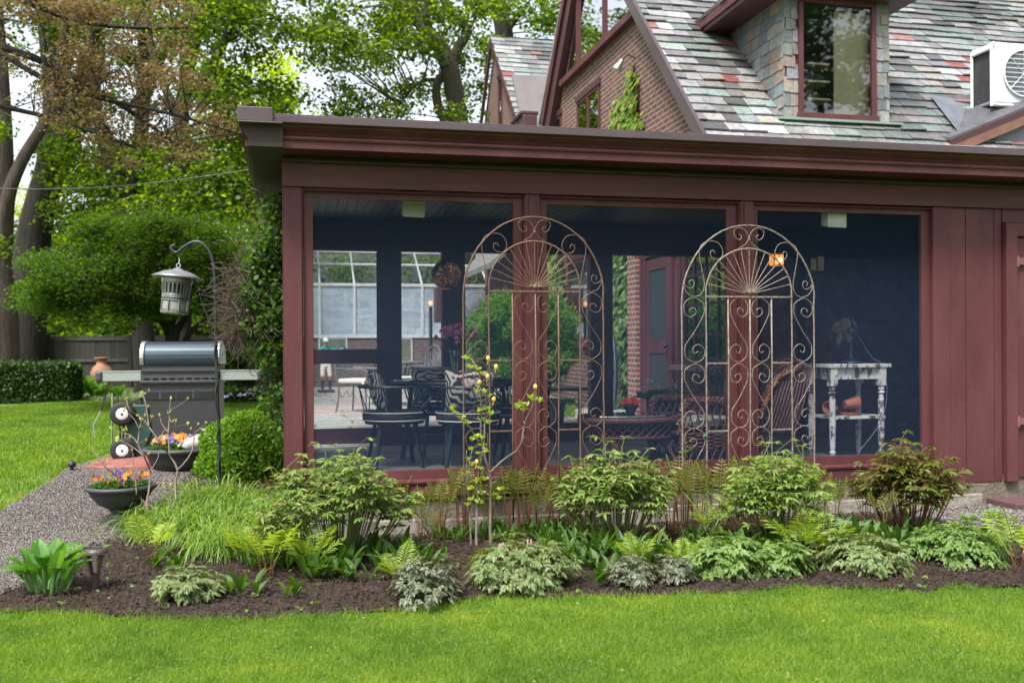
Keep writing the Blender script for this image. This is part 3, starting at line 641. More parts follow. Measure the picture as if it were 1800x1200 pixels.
# dormer
mb = MB()
for x_ in (dxa+.01, dxb-.07): mb.slab([(x_, YDm+.01, wz0-.05), (x_, back, top+.35), (x_, YDm+.01, top)], (.06, 0, 0))
wxa, wxb = dm(1402, 100).x, dm(1537, 100).x
mb.box(dxa+.07, YDm+.01, wz0-.05, wxa, YDm+.07, top); mb.box(wxb, YDm+.01, wz0-.05, dxb-.07, YDm+.07, top)
dorm = mb.build('dormer', DARKP, house)
wxa, wxb = dm(1402, 100).x, dm(1537, 100).x
front_clip = lambda x, y: (x+dxa < wxa+.01 or x+dxa > wxb-.01)
NEU = [(.20,.21,.20), (.25,.25,.23), (.17,.19,.19), (.28,.24,.20), (.22,.23,.25)]
slates('dormer_front_slates', (dxa, YDm, wz0-.02), (1, 0, 0), (0, 0, 1), wxa-dxa, top-wz0+.05, dorm, SHING, .17, .17, pal=NEU, reds=0, tilt=.012, seed=3)
slates('dormer_front_slates', (wxb, YDm, wz0-.02), (1, 0, 0), (0, 0, 1), dxb-wxb, top-wz0+.05, dorm, SHING, .17, .17, pal=NEU, reds=0, tilt=.012, seed=4)
Lc = back-YDm
slates('dormer_cheek_slates', (dxa-.002, YDm+Lc, wz0-.05), (0, -1, 0), (0, 0, 1), Lc, top-wz0+.2, dorm, SHING, .17, .22, pal=[(.15,.185,.19), (.20,.22,.21), (.24,.19,.15), (.13,.155,.17), (.21,.20,.185)], reds=0, tilt=.012, seed=6, clip=lambda x, y: (roofz(YDm+Lc-x)-.15) < wz0-.05+y)
mb = MB(); y = YDm-.05; f = .06; z0, z1 = wz0+.0, top-.02
mb.box(wxa, y, z0, wxa+f, YDm+.02, z1); mb.box(wxb-f, y, z0, wxb, YDm+.02, z1); mb.box(wxa+f, y, z1-f, wxb-f, YDm+.02, z1); mb.box(wxa-.02, y-.03, z0-.02, wxb+.02, YDm+.02, z0+f*.8)
dw = mb.build('dormer_window', PAINT, dorm, bevel=.004)
mb = MB(); mb.add([(wxa+f, y+.03, z0+f*.8), (wxb-f, y+.03, z0+f*.8), (wxb-f, y+.03, z1-f), (wxa+f, y+.03, z1-f)], [(0, 1, 2, 3)]); mb.build('pane', glassmat('dormer_glass', .16, (.9,.92,.85)), dw)
# room seen through the dormer pane
mb = MB(); mb.box(wxa+.0, YDm+.04, z0, wxb, YDm+.06, z0+.02)
cream = basic('cream_wall', (.62,.60,.42), (.55,.52,.36), .7)
xm = dm(1475, 100).x; mb = MB(); mb.box(xm, YDm+.12, z0, wxb-.01, YDm+.14, z1-.1); mb.build('cream_panel', cream, dw)
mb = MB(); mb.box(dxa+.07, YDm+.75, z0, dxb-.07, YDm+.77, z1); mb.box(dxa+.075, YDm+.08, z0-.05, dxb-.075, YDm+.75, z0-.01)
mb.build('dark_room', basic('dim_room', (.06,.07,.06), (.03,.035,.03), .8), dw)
mb = MB()
for k in range(4): mb.box(wxa+.25, YDm+.2, z0+.06+k*.23, xm-.01, YDm+.5, z0+.085+k*.23)
mb.build('shelf', cream, dw)
mb = MB(); rd = random.Random(3)
for k in range(3):
    for j in range(7):
        c = Vector((wxa+.3+rd.random()*(xm-wxa-.4), YDm+.3+rd.random()*.15, z0+.12+k*.23)); mb.lathe([(0, -.05), (.06, -.02), (.07, .03), (.03, .07), (0, .08)], c, 8)
mb.build('folded_clothes', leafmat('clothes', [(.2,.03,.03), (.05,.1,.06), (.05,.07,.12), (.15,.14,.13), (.02,.02,.02)], 0, .9), dw)
# dormer roof with brown fascia overhanging the cheek
mb = MB(); ov = .42; A = Vector((dxa-ov, YDm-.25, top-.02)); B = Vector((dxa-ov, back+.9, top-.02)); e1 = Vector((dxb+ov*.6, YDm-.25, top-.02))
mb.slab([A, e1, Vector((dxb+ov*.6, back+.9, top-.02)), B], (0, 0, .16)); mb.build('eave', DARKP, dorm)
mb = MB(); mb.box(dxa-ov-.03, YDm-.28, top+.04, dxa-ov-.001, back+.6, top+.2); mb.box(dxa-ov-.03, YDm-.285, top+.04, dxb+ov*.6, YDm-.252, top+.2); mb.build('fascia', PAINT, dorm)
slates('dormer_roof', (dxa-ov-.02, back+.9, top+.16), (0, -1, 0), (1, 0, .9), Lc+1.2, 1.6, dorm, SLATE, .17, .25, seed=9)
mb = MB(); mb.box(dxa-.12, YDm-.12, wz0-.06, dxb+.12, YDm-.02, wz0-.03); mb.build('copper_flashing', basic('verdigris_copper', (.16,.30,.25), (.22,.24,.19), .6, sc=12), dorm)
# low side gable with raised rake at the right
S1 = onroof(1672, 252); Yl = S1.y-.02
A = onY(1672, 254, Yl); B = onY(1850, 181, Yl); D = (B-A).normalized()
lg = MB(); lg.slab([A+D*.12+Vector((0, .1, -.05)), A+D*3+Vector((0, .1, -.05)), A+D*3+Vector((0, .1, -2.2)), A+D*.12+Vector((0, .1, -.4))], (0, .15, 0)); lgo = lg.build('side_gable', basic('grey_stucco', (.20,.21,.23), (.15,.16,.18), .8, sc=3), house)
mb = MB(); nn = Vector((-D.z, 0, D.x))
mb.slab([A+nn*-.13, A+D*3.2-nn*.13, A+D*3.2-nn*.02, A-nn*.02], (0, .06, 0)); mb.build('rake_trim', basic('brown_stained_wood', (.20,.10,.065), (.14,.07,.05), .5), lgo)
mb = MB(); mb.slab([A-nn*.02, A+D*3.2-nn*.02, A+D*3.2+nn*.06, A+nn*.06], (0, .10, 0)); mb.build('rake_cap', DARKP, lgo)
mb = MB(); zc = lambda y: roofz(y)
C1 = A+nn*.06; C2 = A+D*3.2+nn*.06
mb.slab([C1+Vector((0, .02, 0)), C2+Vector((0, .02, 0)), C2+Vector((0, 2.4, 0)), C1+Vector((-.1, .8, .35))], (0, 0, .03)); mb.build('lower_roof', basic('dark_flat_roof', (.05,.05,.06), (.09,.09,.10), .5), lgo)
# flashing saddle
V1 = onroof(1632, 172); V2 = onroof(1722, 172); V3 = onroof(1680, 236)
mb = MB(); mb.add([V1+Vector((0, -.03, .03)), V3+Vector((0, -.04, .03)), V2+Vector((.2, -.06, -.1)), V2+Vector((0, -.03, .04))], [(0, 1, 2, 3)]); mb.build('lead_flashing', basic('lead_grey', (.10,.11,.13), (.15,.16,.18), .45), house)
# air conditioner on the lower roof
K = onY(1722, 192, Yl+.25); K2 = onY(1722, 78, Yl+.25)
ac = thing('air_conditioner', 'white outdoor air conditioner with round fan grille standing on the side roof', 'air conditioner', (K.x, K.y, K.z))
hh = K2.z-K.z; x0, y0, z0 = K.x+.22, K.y, K.z+.10
mb = MB(); mb.box(x0, y0, z0, x0+.95, y0+.42, z0+hh-.05); mb.build('cabinet', WHITE, ac, bevel=.02)
mb = MB(); mb.box(x0-.012, y0+.035, z0+.04, x0-.001, y0+.385, z0+hh-.11); mb.build('side_coil', basic('dark_fins', (.03,.03,.035), (.05,.05,.055), .5), ac)
mb = MB(); cx_, cz_ = x0+.45, z0+hh*.47
r0 = hh*.36; Mr = Matrix.Rotation(R(90), 4, 'X')
mb.lathe([(0, 0), (r0, 0), (r0, .012), (0, .012)], (cx_, y0-.001, cz_), 32, M=Mr); mb.build('fan_opening', basic('fan_dark', (.16,.18,.21), (.12,.13,.16), .6), ac)
mb = MB(); mb.tube([(cx_+r0*math.cos(a), y0-.025, cz_+r0*math.sin(a)) for a in [k*math.pi/16 for k in range(32)]], .012, 6, True)
for k in range(9):
    z = -r0+2*r0*(k+1)/10; w = math.sqrt(r0*r0-z*z); mb.tube([(cx_-w, y0-.025, cz_+z), (cx_+w, y0-.025, cz_+z)], .005, 4)
for k in range(4):
    a = k*math.pi/4; mb.tube([(cx_-r0*math.cos(a), y0-.028, cz_-r0*math.sin(a)), (cx_+r0*math.cos(a), y0-.028, cz_+r0*math.sin(a))], .004, 4)
mb.build('fan_grille', WHITE, ac)
mb = MB()
for s_ in (0, .38): mb.tube([(x0-.035, y0+s_, z0-.05), (x0-.035, y0+s_, z0+hh-.12), (x0, y0+s_, z0+hh-.06)], .02, 6); mb.tube([(x0-.035, y0+s_, z0-.03), (x0+1, y0+s_, z0-.03)], .022, 6)
mb.tube([(x0-.035, y0, z0+hh-.14), (x0-.035, y0+.38, z0+hh-.14)], .02, 6)
mb.build('stand', WHITE, ac)
# spotlight on the brick gable
K = onX(1112, 112, XW); sp = thing('spotlight', 'small silver spotlight on a bent arm on the brick gable', 'spotlight', K)
mb = MB(); mb.tube([(XW, K.y-.12, K.z+.05), (XW-.12, K.y-.1, K.z+.1), (XW-.18, K.y, K.z+.03)], .014, 6); mb.build('arm', METALB, sp)
mb = MB(); Mr = Matrix.Rotation(R(-155), 4, 'X')@Matrix.Rotation(R(-25), 4, 'Y'); mb.lathe([(.025, -.08), (.035, -.06), (.045, 0), (.075, .07), (.08, .1), (.07, .1), (.0, .07)], (XW-.2, K.y, K.z-.02), 14, M=Mr); mb.build('lamp_head', basic('brushed_alu', (.5,.5,.5), (.4,.4,.42), .3, metal=.8), sp, smooth=True)
# second wing
X2 = 4.85
W1 = onX(870, 68, X2); W2 = onX(918, 217, X2); W3 = onX(851, 217, X2)
wing = thing('brick_wing', 'narrow brick gable with slate roof left of the big gable, seen over the porch roof', 'house', (X2, W1.y, 0))
mb = MB(); mb.slab([(X2, W2.y, .3), (X2, W3.y, .3), (X2, W3.y, W3.z), (X2, W1.y, W1.z-.1), (X2, W2.y, W2.z)], (.25, 0, 0)); mb.build('gable_wall', BRICK, wing)
d1 = Vector((0, W1.y-W2.y, W1.z-W2.z)); Ls = d1.length
slates('slate_roof', (X2-.12, W2.y-.12, W2.z-.12*d1.z/d1.y+.05), (1, 0, 0), d1, 6, Ls+.15, wing, SLATE, .24, .34, reds=.05, pal=[(.20,.20,.19), (.26,.27,.26), (.16,.16,.16), (.23,.27,.27)], seed=12)
mb = MB(); mb.slab([(X2-.13, W2.y-.25, W2.z-.05-.1), (X2-.13, W1.y, W1.z+.02), (X2-.13, W1.y, W1.z-.16), (X2-.13, W2.y-.22, W2.z-.35)], (.03, 0, 0)); mb.slab([(X2-.13, W3.y+.2, W3.z-.3), (X2-.13, W1.y, W1.z+.02), (X2-.13, W1.y, W1.z-.25), (X2-.13, W3.y-.0, W3.z-.3)], (.06, 0, 0)); mb.build('rake_board', DARKP, wing)
mb = MB(); a = W2+Vector((0, -.1, -.05)); mb.slab([(X2+.0, W2.y-.5, W2.z-.8), (XW+1, W2.y-.5, W2.z-.8), (XW+1, W2.y+.55, W2.z+1.15), (X2-.1, W2.y+.55, W2.z+1.15)], (0, -.03, .03)); mb.build('metal_roof_strip', basic('standing_seam_metal', (.15,.13,.13), (.11,.10,.10), .45, sc=2), wing)
wallwin(877, 140, 884, 215, X=X2, nm=0, parent=wing, zb=W3.z-1)
K = onX(938, 212, XW); gt = MB(); gt.box(XW-.35, K.y-.5, K.z-.35, XW-.05, K.y+.5, K.z+.0); gt.box(XW-.4, K.y-.5, K.z, XW-.02, K.y+.5, K.z+.08)
gt.build('gutter_box', DARKP, house, bevel=.02)
mb = MB(); K1 = onX(868, 455, X2); mb.slab([(X2-.9, W2.y-1, 3.1), (X2+.0, W2.y-1, 3.9), (X2+.0, W1.y+1, 3.9), (X2-.9, W1.y+1, 3.1)], (0, 0, .12)); mb.build('lean_to_roof', basic('grey_shingle', (.22,.21,.21), (.15,.15,.15), .8), wing)

# ================================================================ greenhouse
ZG = 24.; YG = PD(640, 600, ZG).y; gpt = lambda px, py: onY(px, py, YG)
gxa, gxb = gpt(480, 560).x, gpt(868, 560).x; zb = gpt(640, 588).z; ze = gpt(640, 500).z; zrd = gpt(640, 458).z
gh = thing('greenhouse', 'white framed glass greenhouse on a low dark brick base beyond the patio', 'greenhouse', ((gxa+gxb)/2, YG, .5))
mb = MB(); mb.box(gxa, YG, .3, gxb, YG+.25, zb-.08); mb.build('brick_base', brickmat('dark_brick', 'xz', ((.10,.075,.07), (.14,.10,.09), (.18,.16,.15))), gh)
WM = basic('white_metal_frame', (.60,.63,.66), (.48,.5,.53), .4)
mb = MB(); pitch = gpt(623, 550).x-gpt(562, 550).x; x = gpt(562, 550).x-pitch*2; yt = YG+2.2; k = 0
mb.box(gxa, YG-.03, zb-.08, gxb, YG+.03, zb); mb.box(gxa, YG-.03, ze-.04, gxb, YG+.03, ze+.03); zq = zrd+.45
ypr = YG+1.6; zpr = ze+(zrd-ze)*1.0+ .35
mb.tube([(gxa, ypr, zpr), (gxb, ypr, zpr)], .05, 6); ym, zm_ = YG+.95, ze+(zpr-ze)*.6; mb.tube([(gxa, ym, zm_), (gxb, ym, zm_)], .045, 6)
while x < gxb:
    mb.box(x-.03, YG-.035, zb, x+.03, YG+.03, ze); mb.tube([(x, YG, ze), (x, ym, zm_), (x, ypr, zpr)], .028, 5); x += pitch
mb.build('frame', WM, gh)
def hazeglass(name, f, c):
    m, t, p, o = NT(name); tr = N(t, 'ShaderNodeBsdfTransparent'); mx = N(t, 'ShaderNodeMixShader'); mx.inputs[0].default_value = f
    v = coord(t); t.links.new(ramp(t, noise(t, v, 1.6, 5, .7, (1, 1, 2.5)), [(.3, tuple(q*.6 for q in c)), (.7, c)]), p.inputs['Base Color']); p.inputs['Roughness'].default_value = .15
    t.links.new(tr.outputs[0], mx.inputs[1]); t.links.new(p.outputs[0], mx.inputs[2]); t.links.new(mx.outputs[0], o.inputs[0]); return m
mb = MB(); mb.add([(gxa, YG, zb), (gxb, YG, zb), (gxb, YG, ze), (gxa, YG, ze)], [(0, 1, 2, 3)]); mb.build('wall_glass', hazeglass('hazy_shaded_glass', .62, (.60,.74,.90)), gh)
mb = MB()
for j in range(4): z_ = zb+(ze-zb)*(.1+.22*j); mb.box(gxa+.1, YG+1.5+.2*j, z_, gxb-.1, YG+1.58+.2*j, z_+.05)
for j in range(14): x_ = gxa+.4+j*(gxb-gxa-.8)/13; mb.box(x_-.03, YG+2.0, .5, x_+.03, YG+2.06, ze)
mb.build('inner_benches', WM, gh)
mb = MB(); mb.add([(gxa, YG, ze), (gxb, YG, ze), (gxb, ym, zm_), (gxa, ym, zm_), (gxb, ypr, zpr), (gxa, ypr, zpr)], [(0, 1, 2, 3), (3, 2, 4, 5)]); mb.build('roof_glass', glassmat('roof_glass', .12), gh)
# basement windows in base
for px in (585, 700, 845):
    K = gpt(px, 600); mb = MB(); mb.box(K.x-.35, YG-.02, K.z-.5, K.x+.35, YG-.001, K.z+.1); w = mb.build('base_window', WM, gh); mb = MB(); mb.box(K.x-.31, YG-.03, K.z-.47, K.x+.31, YG-.021, K.z+.06); mb.build('pane', basic('green_grey_glass', (.16,.19,.12), (.10,.13,.08), .3), w)
# amber lamp near greenhouse
# ================================================================ fence, neighbours
fzt = PD(60, 590, 32); FY = PD(200, 600, 31).y; fxa = onY(-60, 600, FY).x; fxb = onY(560, 600, FY).x; ftop = onY(200, 590, FY).z
fence = thing('wooden_fence', 'tall weathered grey board fence across the back of the garden', 'fence', (fxa, FY, .2))
mb = MB(); x = fxa; rd = random.Random(2)
FW = leafmat('weathered_board', [(.05,.046,.042), (.075,.07,.064), (.04,.036,.034), (.06,.056,.052)], 0, .9)
while x < fxb: mb.box(x, FY+rd.uniform(-.01, .01), .2, x+.145, FY+.025, ftop-.08); x += .15
mb.build('boards', FW, fence)
mb = MB(); mb.box(fxa, FY-.04, ftop-.14, fxb, FY-.012, ftop-.04); mb.box(fxa, FY-.05, ftop-.04, fxb, FY+.05, ftop); z = onY(200, 632, FY).z; mb.box(fxa, FY-.05, z-.06, fxb, FY-.012, z+.03); mb.build('rails', basic('grey_rail', (.09,.09,.095), (.065,.065,.065), .8), fence)
x = fxa
while x < fxb:
    mb = MB(); mb.box(x-.06, FY-.08, .2, x+.06, FY-.045, ftop+.03); mb.build('post', FW, fence); x += 2.4
# neighbour house: pale roof and white windows peeping through
K = PD(370, 560, 48); nh = thing('neighbour_house', 'pale roofed brick house with white window glimpsed over the garden fence', 'house', (K.x, K.y, .2))
mb = MB(); mb.box(K.x-1.2, K.y, .2, K.x+2.4, K.y+3, K.z-.02); mb.build('wall', BRICKX, nh)
mb = MB(); mb.slab([(K.x-1.4, K.y-.5, K.z+.0), (K.x+2.6, K.y-.5, K.z), (K.x+2.6, K.y+3, K.z+1.6), (K.x-1.4, K.y+3, K.z+1.6)], (0, 0, .2)); mb.build('roof', basic('pale_grey_roof', (.26,.27,.27), (.2,.2,.21), .8), nh)
for px in (388, 412):
    Q = onY(px, 565, K.y-.55); mb = MB(); mb.box(Q.x-.45, K.y-.62, Q.z-.4, Q.x+.45, K.y-.56, Q.z+.5); w = mb.build('window', WHITE, nh)
    mb = MB()
    for i in (-1, 0, 1): mb.box(Q.x-.13+i*.27, K.y-.64, Q.z-.33, Q.x+.1+i*.27, K.y-.621, Q.z+.43)
    mb.build('pane', DGL, w)
# ================================================================ trellises
def spiral(c, r, a0, a1, k=.35, n=14):
    return [Vector((c[0]+r*(1-(1-k)*t/n)*math.cos(a0+(a1-a0)*t/n), 0, c[1]+r*(1-(1-k)*t/n)*math.sin(a0+(a1-a0)*t/n))) for t in range(n+1)]
def smooth(pts, n=6):
    out = []
    for i in range(len(pts)-1):
        p0 = pts[max(0, i-1)]; p1 = pts[i]; p2 = pts[i+1]; p3 = pts[min(len(pts)-1, i+2)]
        for k in range(n):
            t = k/n; out.append(.5*((2*p1)+(p2-p0)*t+(2*p0-5*p1+4*p2-p3)*t*t+(3*p1-p0-3*p2+p3)*t*t*t))
    return out+[pts[-1]]
# all drawn in centimetre-like units: u = photo px / 217 around the centre of the left trellis
def make_trellis(mat, label, zig):
    k = 1/221.; t = thing('garden_trellis', label, 'trellis', (0, 0, 0), 'arched iron trellises against the porch')
    def P(x, y, d=0): return Vector(((x-940)*k, d, (931-y)*k))
    bars = [('outer_frame', .0075, [(811,952)]+[(811,y) for y in range(930, 520, -40)]+[(940-129*math.cos(a), 524-144*math.sin(a)) for a in [math.pi*i/24 for i in range(1, 24)]]+[(1067,y) for y in range(530, 940, 40)]+[(1067,952)]),
            ('inner_frame', .0075, [(857,925)]+[(857,y) for y in range(900, 510, -40)]+[(940-84*math.cos(a), 508-85*math.sin(a)) for a in [math.pi*i/20 for i in range(1, 20)]]+[(1023,y) for y in range(510, 930, 40)])]
    rd = random.Random(zig)
    for n, r, pts in bars:
        mb = MB(); mb.tube([P(x+rd.uniform(-.5, .5), y) for x, y in pts], r, 7); mb.build(n, mat, t, smooth=True)
    for x in (899, 941, 983):
        mb = MB(); mb.tube([P(x, 513), P(x+.8, 640), P(x-.3, 760), P(x, 925)], .0068, 6); mb.build('upright', mat, t, smooth=True)
    mb = MB(); mb.bar(P(856, 512, -.006), P(1024, 512, -.006), .012, .013)
    mb.build('crossbar', mat, t)
    for y in (634, 758):
        for xx in ((857, 899), (983, 1023)): mb = MB(); mb.bar(P(xx[0], y, -.002), P(xx[1], y, -.002), .008, .012); mb.build('crossbar', mat, t)
    mb = MB(); mb.bar(P(813, 876, -.004), P(1066, 876, -.004), .009, .012); mb.build('crossbar', mat, t)
    mb = MB()
    for i in range(15):
        a = math.pi*(.075+.85*i/14); mb.tube([P(940+5*math.cos(a), 507-4*math.sin(a), -.004), P(940+83*math.cos(a), 508-84*math.sin(a), -.001)], .0038, 5)
    mb.build('sunburst_rays', mat, t)
    mb = MB()
    for dx, dy, r in ((0, 0, .022), (-7, 1, .014), (7, 0, .014), (2, 4, .015)): mb.lathe([(0, -r), (r*.8, -r*.5), (r, 0), (r*.7, r*.6), (0, r)], P(940+dx, 504-dy, -.008), 8)
    mb.lathe([(0, -.014), (.013, 0), (0, .014)], P(940, 407, -.004), 7)
    mb.build('hub_knot', basic('weld_silver', (.16,.12,.085), (.09,.065,.05), .7), t)
    S_ = [(.30,.70),(.29,.60),(.48,.52),(.57,.62),(.57,.82),(.32,.98),(.10,.85),(0.02,.55),(.10,.22),(.48,0),(.90,.25),(.96,.52),(.92,.90),(.5,1.75),(.12,2.35),(.06,2.75),(.15,3.05),(.5,3.28),(.85,3.15),(.99,2.80),(.92,2.55),(.70,2.38),(.50,2.46),(.42,2.66),(.52,2.82),(.66,2.72)]
    def scroll(x0, x1, y0, flip, cut=None):
        w = 36.0; pts = []
        for u, v in (S_[:cut] if cut else S_):
            if flip: u = 1-u
            pts.append(P(x0+2+(x1-x0-4)*u, y0+v*w))
        mb = MB(); mb.tube(smooth(pts, 4), .0036, 5); mb.build('scroll', mat, t, smooth=True)
    for r_, y0 in enumerate((514, 635, 752)):
        f = (r_ % 2 == 1)
        scroll(812, 857, y0, f, 15 if r_ == 2 else None); scroll(1024, 1067, y0, not f, 15 if r_ == 2 else None)
        scroll(900, 940, y0, not f if r_ < 3 else f, 15 if r_ == 2 else None); scroll(942, 982, y0, f, 15 if r_ == 2 else None)
    for s in (1, -1):
        mb = MB(); q = lambda *l: [P(940+s*(940-x), y) for x, y in l]
        mb.tube(smooth(q((827,491),(825,485),(832,482),(835,490),(830,497),(820,494),(815,487),(817,498),(824,508),(838,512),(850,505),(854,488),(849,460),(845,436),(848,419),(862,411),(880,413),(889,426),(888,438),(880,444),(868,440),(866,430),(872,428),(875,434)), 4), .0036, 5); mb.build('arch_scroll', mat, t, smooth=True); mb = MB()
        mb.tube(smooth(q((921,397),(926,401),(922,407),(915,404),(911,396),(913,388),(924,385),(934,391),(939,402),(938,408),(932,416),(920,423)), 4), .0036, 5); mb.build('top_scroll', mat, t, smooth=True); mb = MB()
        mb.tube(smooth(q((983,560),(983,560)), 2), .003, 4) if False else None
        mb.tube(smooth(q((899,862),(905,878),(918,884),(930,878),(930,866),(920,862),(916,868)), 4), .0036, 5)
        mb.build('foot_scroll', mat, t, smooth=True)
    return t
RUST1 = basic('rusty_copper_iron', (.18,.105,.072), (.10,.06,.042), .6, metal=.3, sc=40, bs=.4, bsc=80)
RUST2 = basic('pale_weathered_iron', (.27,.235,.20), (.13,.095,.07), .6, metal=.2, sc=30, bs=.4, bsc=80)
t1 = make_trellis(RUST1, 'rusty brown arched iron trellis in front of the left window post', 1)
c = onY(940, 512, -.14); zt_ = c.z - (931-512)/221.; place(t1, (c.x, -.14, zt_), 0, 1)
t2 = make_trellis(RUST2, 'pale weathered arched iron trellis in front of the right window post', 2)
c2 = onY(1317, 521, -.14); wreal = (onY(1432, 560, -.14)-onY(1200, 560, -.14)).x/(256/221.); hreal = (onY(1317, 396, -.14).z-onY(1317, 868, -.14).z)/((876-380)/221.)
place(t2, (c2.x, -.14, onY(1317, 868, -.14).z-(931-876)/221.*hreal), 0, (wreal, 1, hreal))
mb = MB(); K = onY(1240, 766, -.15); mb.lathe([(0, -.012), (.016, -.006), (.018, .004), (0, .012)], K, 8, sx=1.4); mb.tube([K, K+Vector((-.02, 0, -.014))], .004, 4)
tag(mb.build('plant_tie', basic('green_tie', (.02,.22,.14), None, .5), org=K), 'small green tie twisted on the left side of the pale trellis', 'plant tie')

# ================================================================ furniture in the porch (built locally, z=0 on the floor)
NAVY = basic('black_cushion', (.010,.013,.022), (.016,.02,.03), .8)
PIPE = basic('cream_piping', (.55,.52,.45), None, .7)
def zebramat():
    m, t, p, o = NT('zebra_fabric'); v = coord(t); w = N(t, 'ShaderNodeTexWave'); w.inputs['Scale'].default_value = 13; w.inputs['Distortion'].default_value = 7; w.inputs['Detail'].default_value = 1.5; w.inputs['Detail Scale'].default_value = .8
    t.links.new(v, w.inputs['Vector']); t.links.new(ramp(t, w.outputs['Fac'], [(.42, (.02,.02,.022)), (.52, (.5,.48,.44))]), p.inputs['Base Color']); p.inputs['Roughness'].default_value = .85; return m
ZEB = zebramat()
def pillow(name, mat, parent, c, size, rot):
    mb = MB(); n = 8; vs = []; M = Matrix.Translation(c) @ Euler(rot).to_matrix().to_4x4()
    for s in (1, -1):
        for i in range(n+1):
            for j in range(n+1):
                u = i/n*2-1; v = j/n*2-1; e = (1-u*u)*(1-v*v); pin = 1-.10*(u*u*v*v)*0-.06*(1-abs(u))*abs(v)-.06*(1-abs(v))*abs(u)
                vs.append(M @ Vector((u*size[0]/2*pin, s*size[1]/2*(e**.45), v*size[2]/2*pin)))
    fs = []; o = (n+1)**2
    for i in range(n):
        for j in range(n):
            a = i*(n+1)+j; fs.append((a, a+1, a+n+2, a+n+1)); fs.append((o+a, o+a+n+1, o+a+n+2, o+a+1))
    mb.add(vs, fs); return mb.build(name, mat, parent, smooth=True)
def arc(cx, cy, r, a0, a1, z0, z1=None, n=16, e=1): return [Vector((cx+r*math.cos(R(a0+(a1-a0)*k/n)), cy+r*e*math.sin(R(a0+(a1-a0)*k/n)), z0+((z1 if z1 is not None else z0)-z0)*k/n)) for k in range(n+1)]
def make_chair(label):
    t = thing('barrel_chair', label, 'chair', (0, 0, 0), 'black iron chairs round the glass table')
    mb = MB(); mb.lathe([(0, .40), (.25, .40), (.275, .415), (.28, .445), (.275, .475), (.24, .49), (0, .495)], seg=28); s_ = mb.build('seat_cushion', NAVY, t, smooth=True)
    mb = MB()
    for z in (.412, .478): mb.tube(arc(0, 0, .279, 0, 350, z, n=28), .006, 5, True)
    mb.build('piping', PIPE, s_)
    mb = MB(); mb.tube(arc(0, 0, .25, 0, 350, .39, n=24), .012, 6, True)
    mb.build('seat_ring', BLACKM, t)
    for a in (45, 135, 225, 315):
        mb = MB(); c_, s2 = math.cos(R(a)), math.sin(R(a)); mb.bar((c_*.20, s2*.20, .40), (c_*.29, s2*.29, 0), .028, .02); mb.build('leg', BLACKM, t)
    mb = MB(); rail = arc(0, .0, .31, 35, 325, .70, n=24)  # open side faces +X
    rail = [Vector((p.x*1.0, p.y, p.z)) for p in rail]
    mb.tube(rail, .014, 6)
    for p, s2 in ((rail[0], 1), (rail[-1], -1)): mb.tube(smooth([p, p+Vector((.03, 0, -.10)), Vector((.20, s2*.20, .52)), Vector((.27, s2*.12, .44)), Vector((.25, s2*.1, .40))], 4), .013, 6)
    mb.build('arm_rail', BLACKM, t)
    mb = MB()
    for i in (7, 12, 17):
        a = rail[i]; b1 = Vector((.25*math.cos(R(35+290*(i+2)/24)), .25*math.sin(R(35+290*(i+2)/24)), .41)); b2 = Vector((.25*math.cos(R(35+290*(i-2)/24)), .25*math.sin(R(35+290*(i-2)/24)), .41))
        mb.tube([a, (a+b1)/2*1.03, b1], .005, 4); mb.tube([a, (a+b2)/2*1.03, b2], .005, 4)
    mb.build('back_wires', BLACKM, t)
    pillow('pillow', ZEB, t, (-.15, 0, .67), (.42, .13, .36), (R(-14), 0, R(90)))
    return t
FX = lambda px, Z, z=ZF: Vector((PD(px, 600, Z).x, PD(px, 600, Z).y, z))
ch = make_chair('black iron barrel chair side-on at the left of the glass table, zebra pillow upright')
place(ch, FX(693, 8.45), R(5))
for px, Z, rz, lab in ((822, 8.35, R(85), 'black barrel chair with its back to the window, near side of the glass table'),
                       (768, 9.55, R(-80), 'black iron barrel chair on the far side of the glass table beyond the table leg'),
                       (912, 9.1, R(178), 'black barrel chair at the right end of the glass table, behind the window post')):
    copy_tree(ch, None, FX(px, Z), rz, None, lab)
# dining table
T0 = FX(803, 8.95); tb = thing('glass_table', 'round glass topped dining table on black iron legs', 'table', (0, 0, 0))
TGL = glassmat('green_table_glass', .25, (.55,.65,.62))
mb = MB(); mb.lathe([(0, .735), (.60, .735), (.605, .74), (.60, .747), (0, .747)], seg=40); mb.build('table_top', TGL, tb)
mb = MB(); mb.tube(arc(0, 0, .595, 0, 350, .722, n=36), .014, 6, True); mb.tube(arc(0, 0, .50, 0, 350, .69, n=30), .010, 6, True); mb.bar((-.5, 0, .70), (.5, 0, .70), .02, .02); mb.bar((0, -.5, .70), (0, .5, .70), .02, .02); mb.build('rim', BLACKM, tb)
for a in (250, 340, 70, 160):
    mb = MB(); c_, s2 = math.cos(R(a)), math.sin(R(a)); mb.bar((c_*.42, s2*.42, .715), (c_*.52, s2*.52, 0), .034, .034); mb.build('leg', BLACKM, tb)
mb = MB(); mb.tube(arc(0, 0, .34, 0, 350, .25, n=24), .008, 5, True); mb.build('lower_ring', BLACKM, tb)
place(tb, T0)
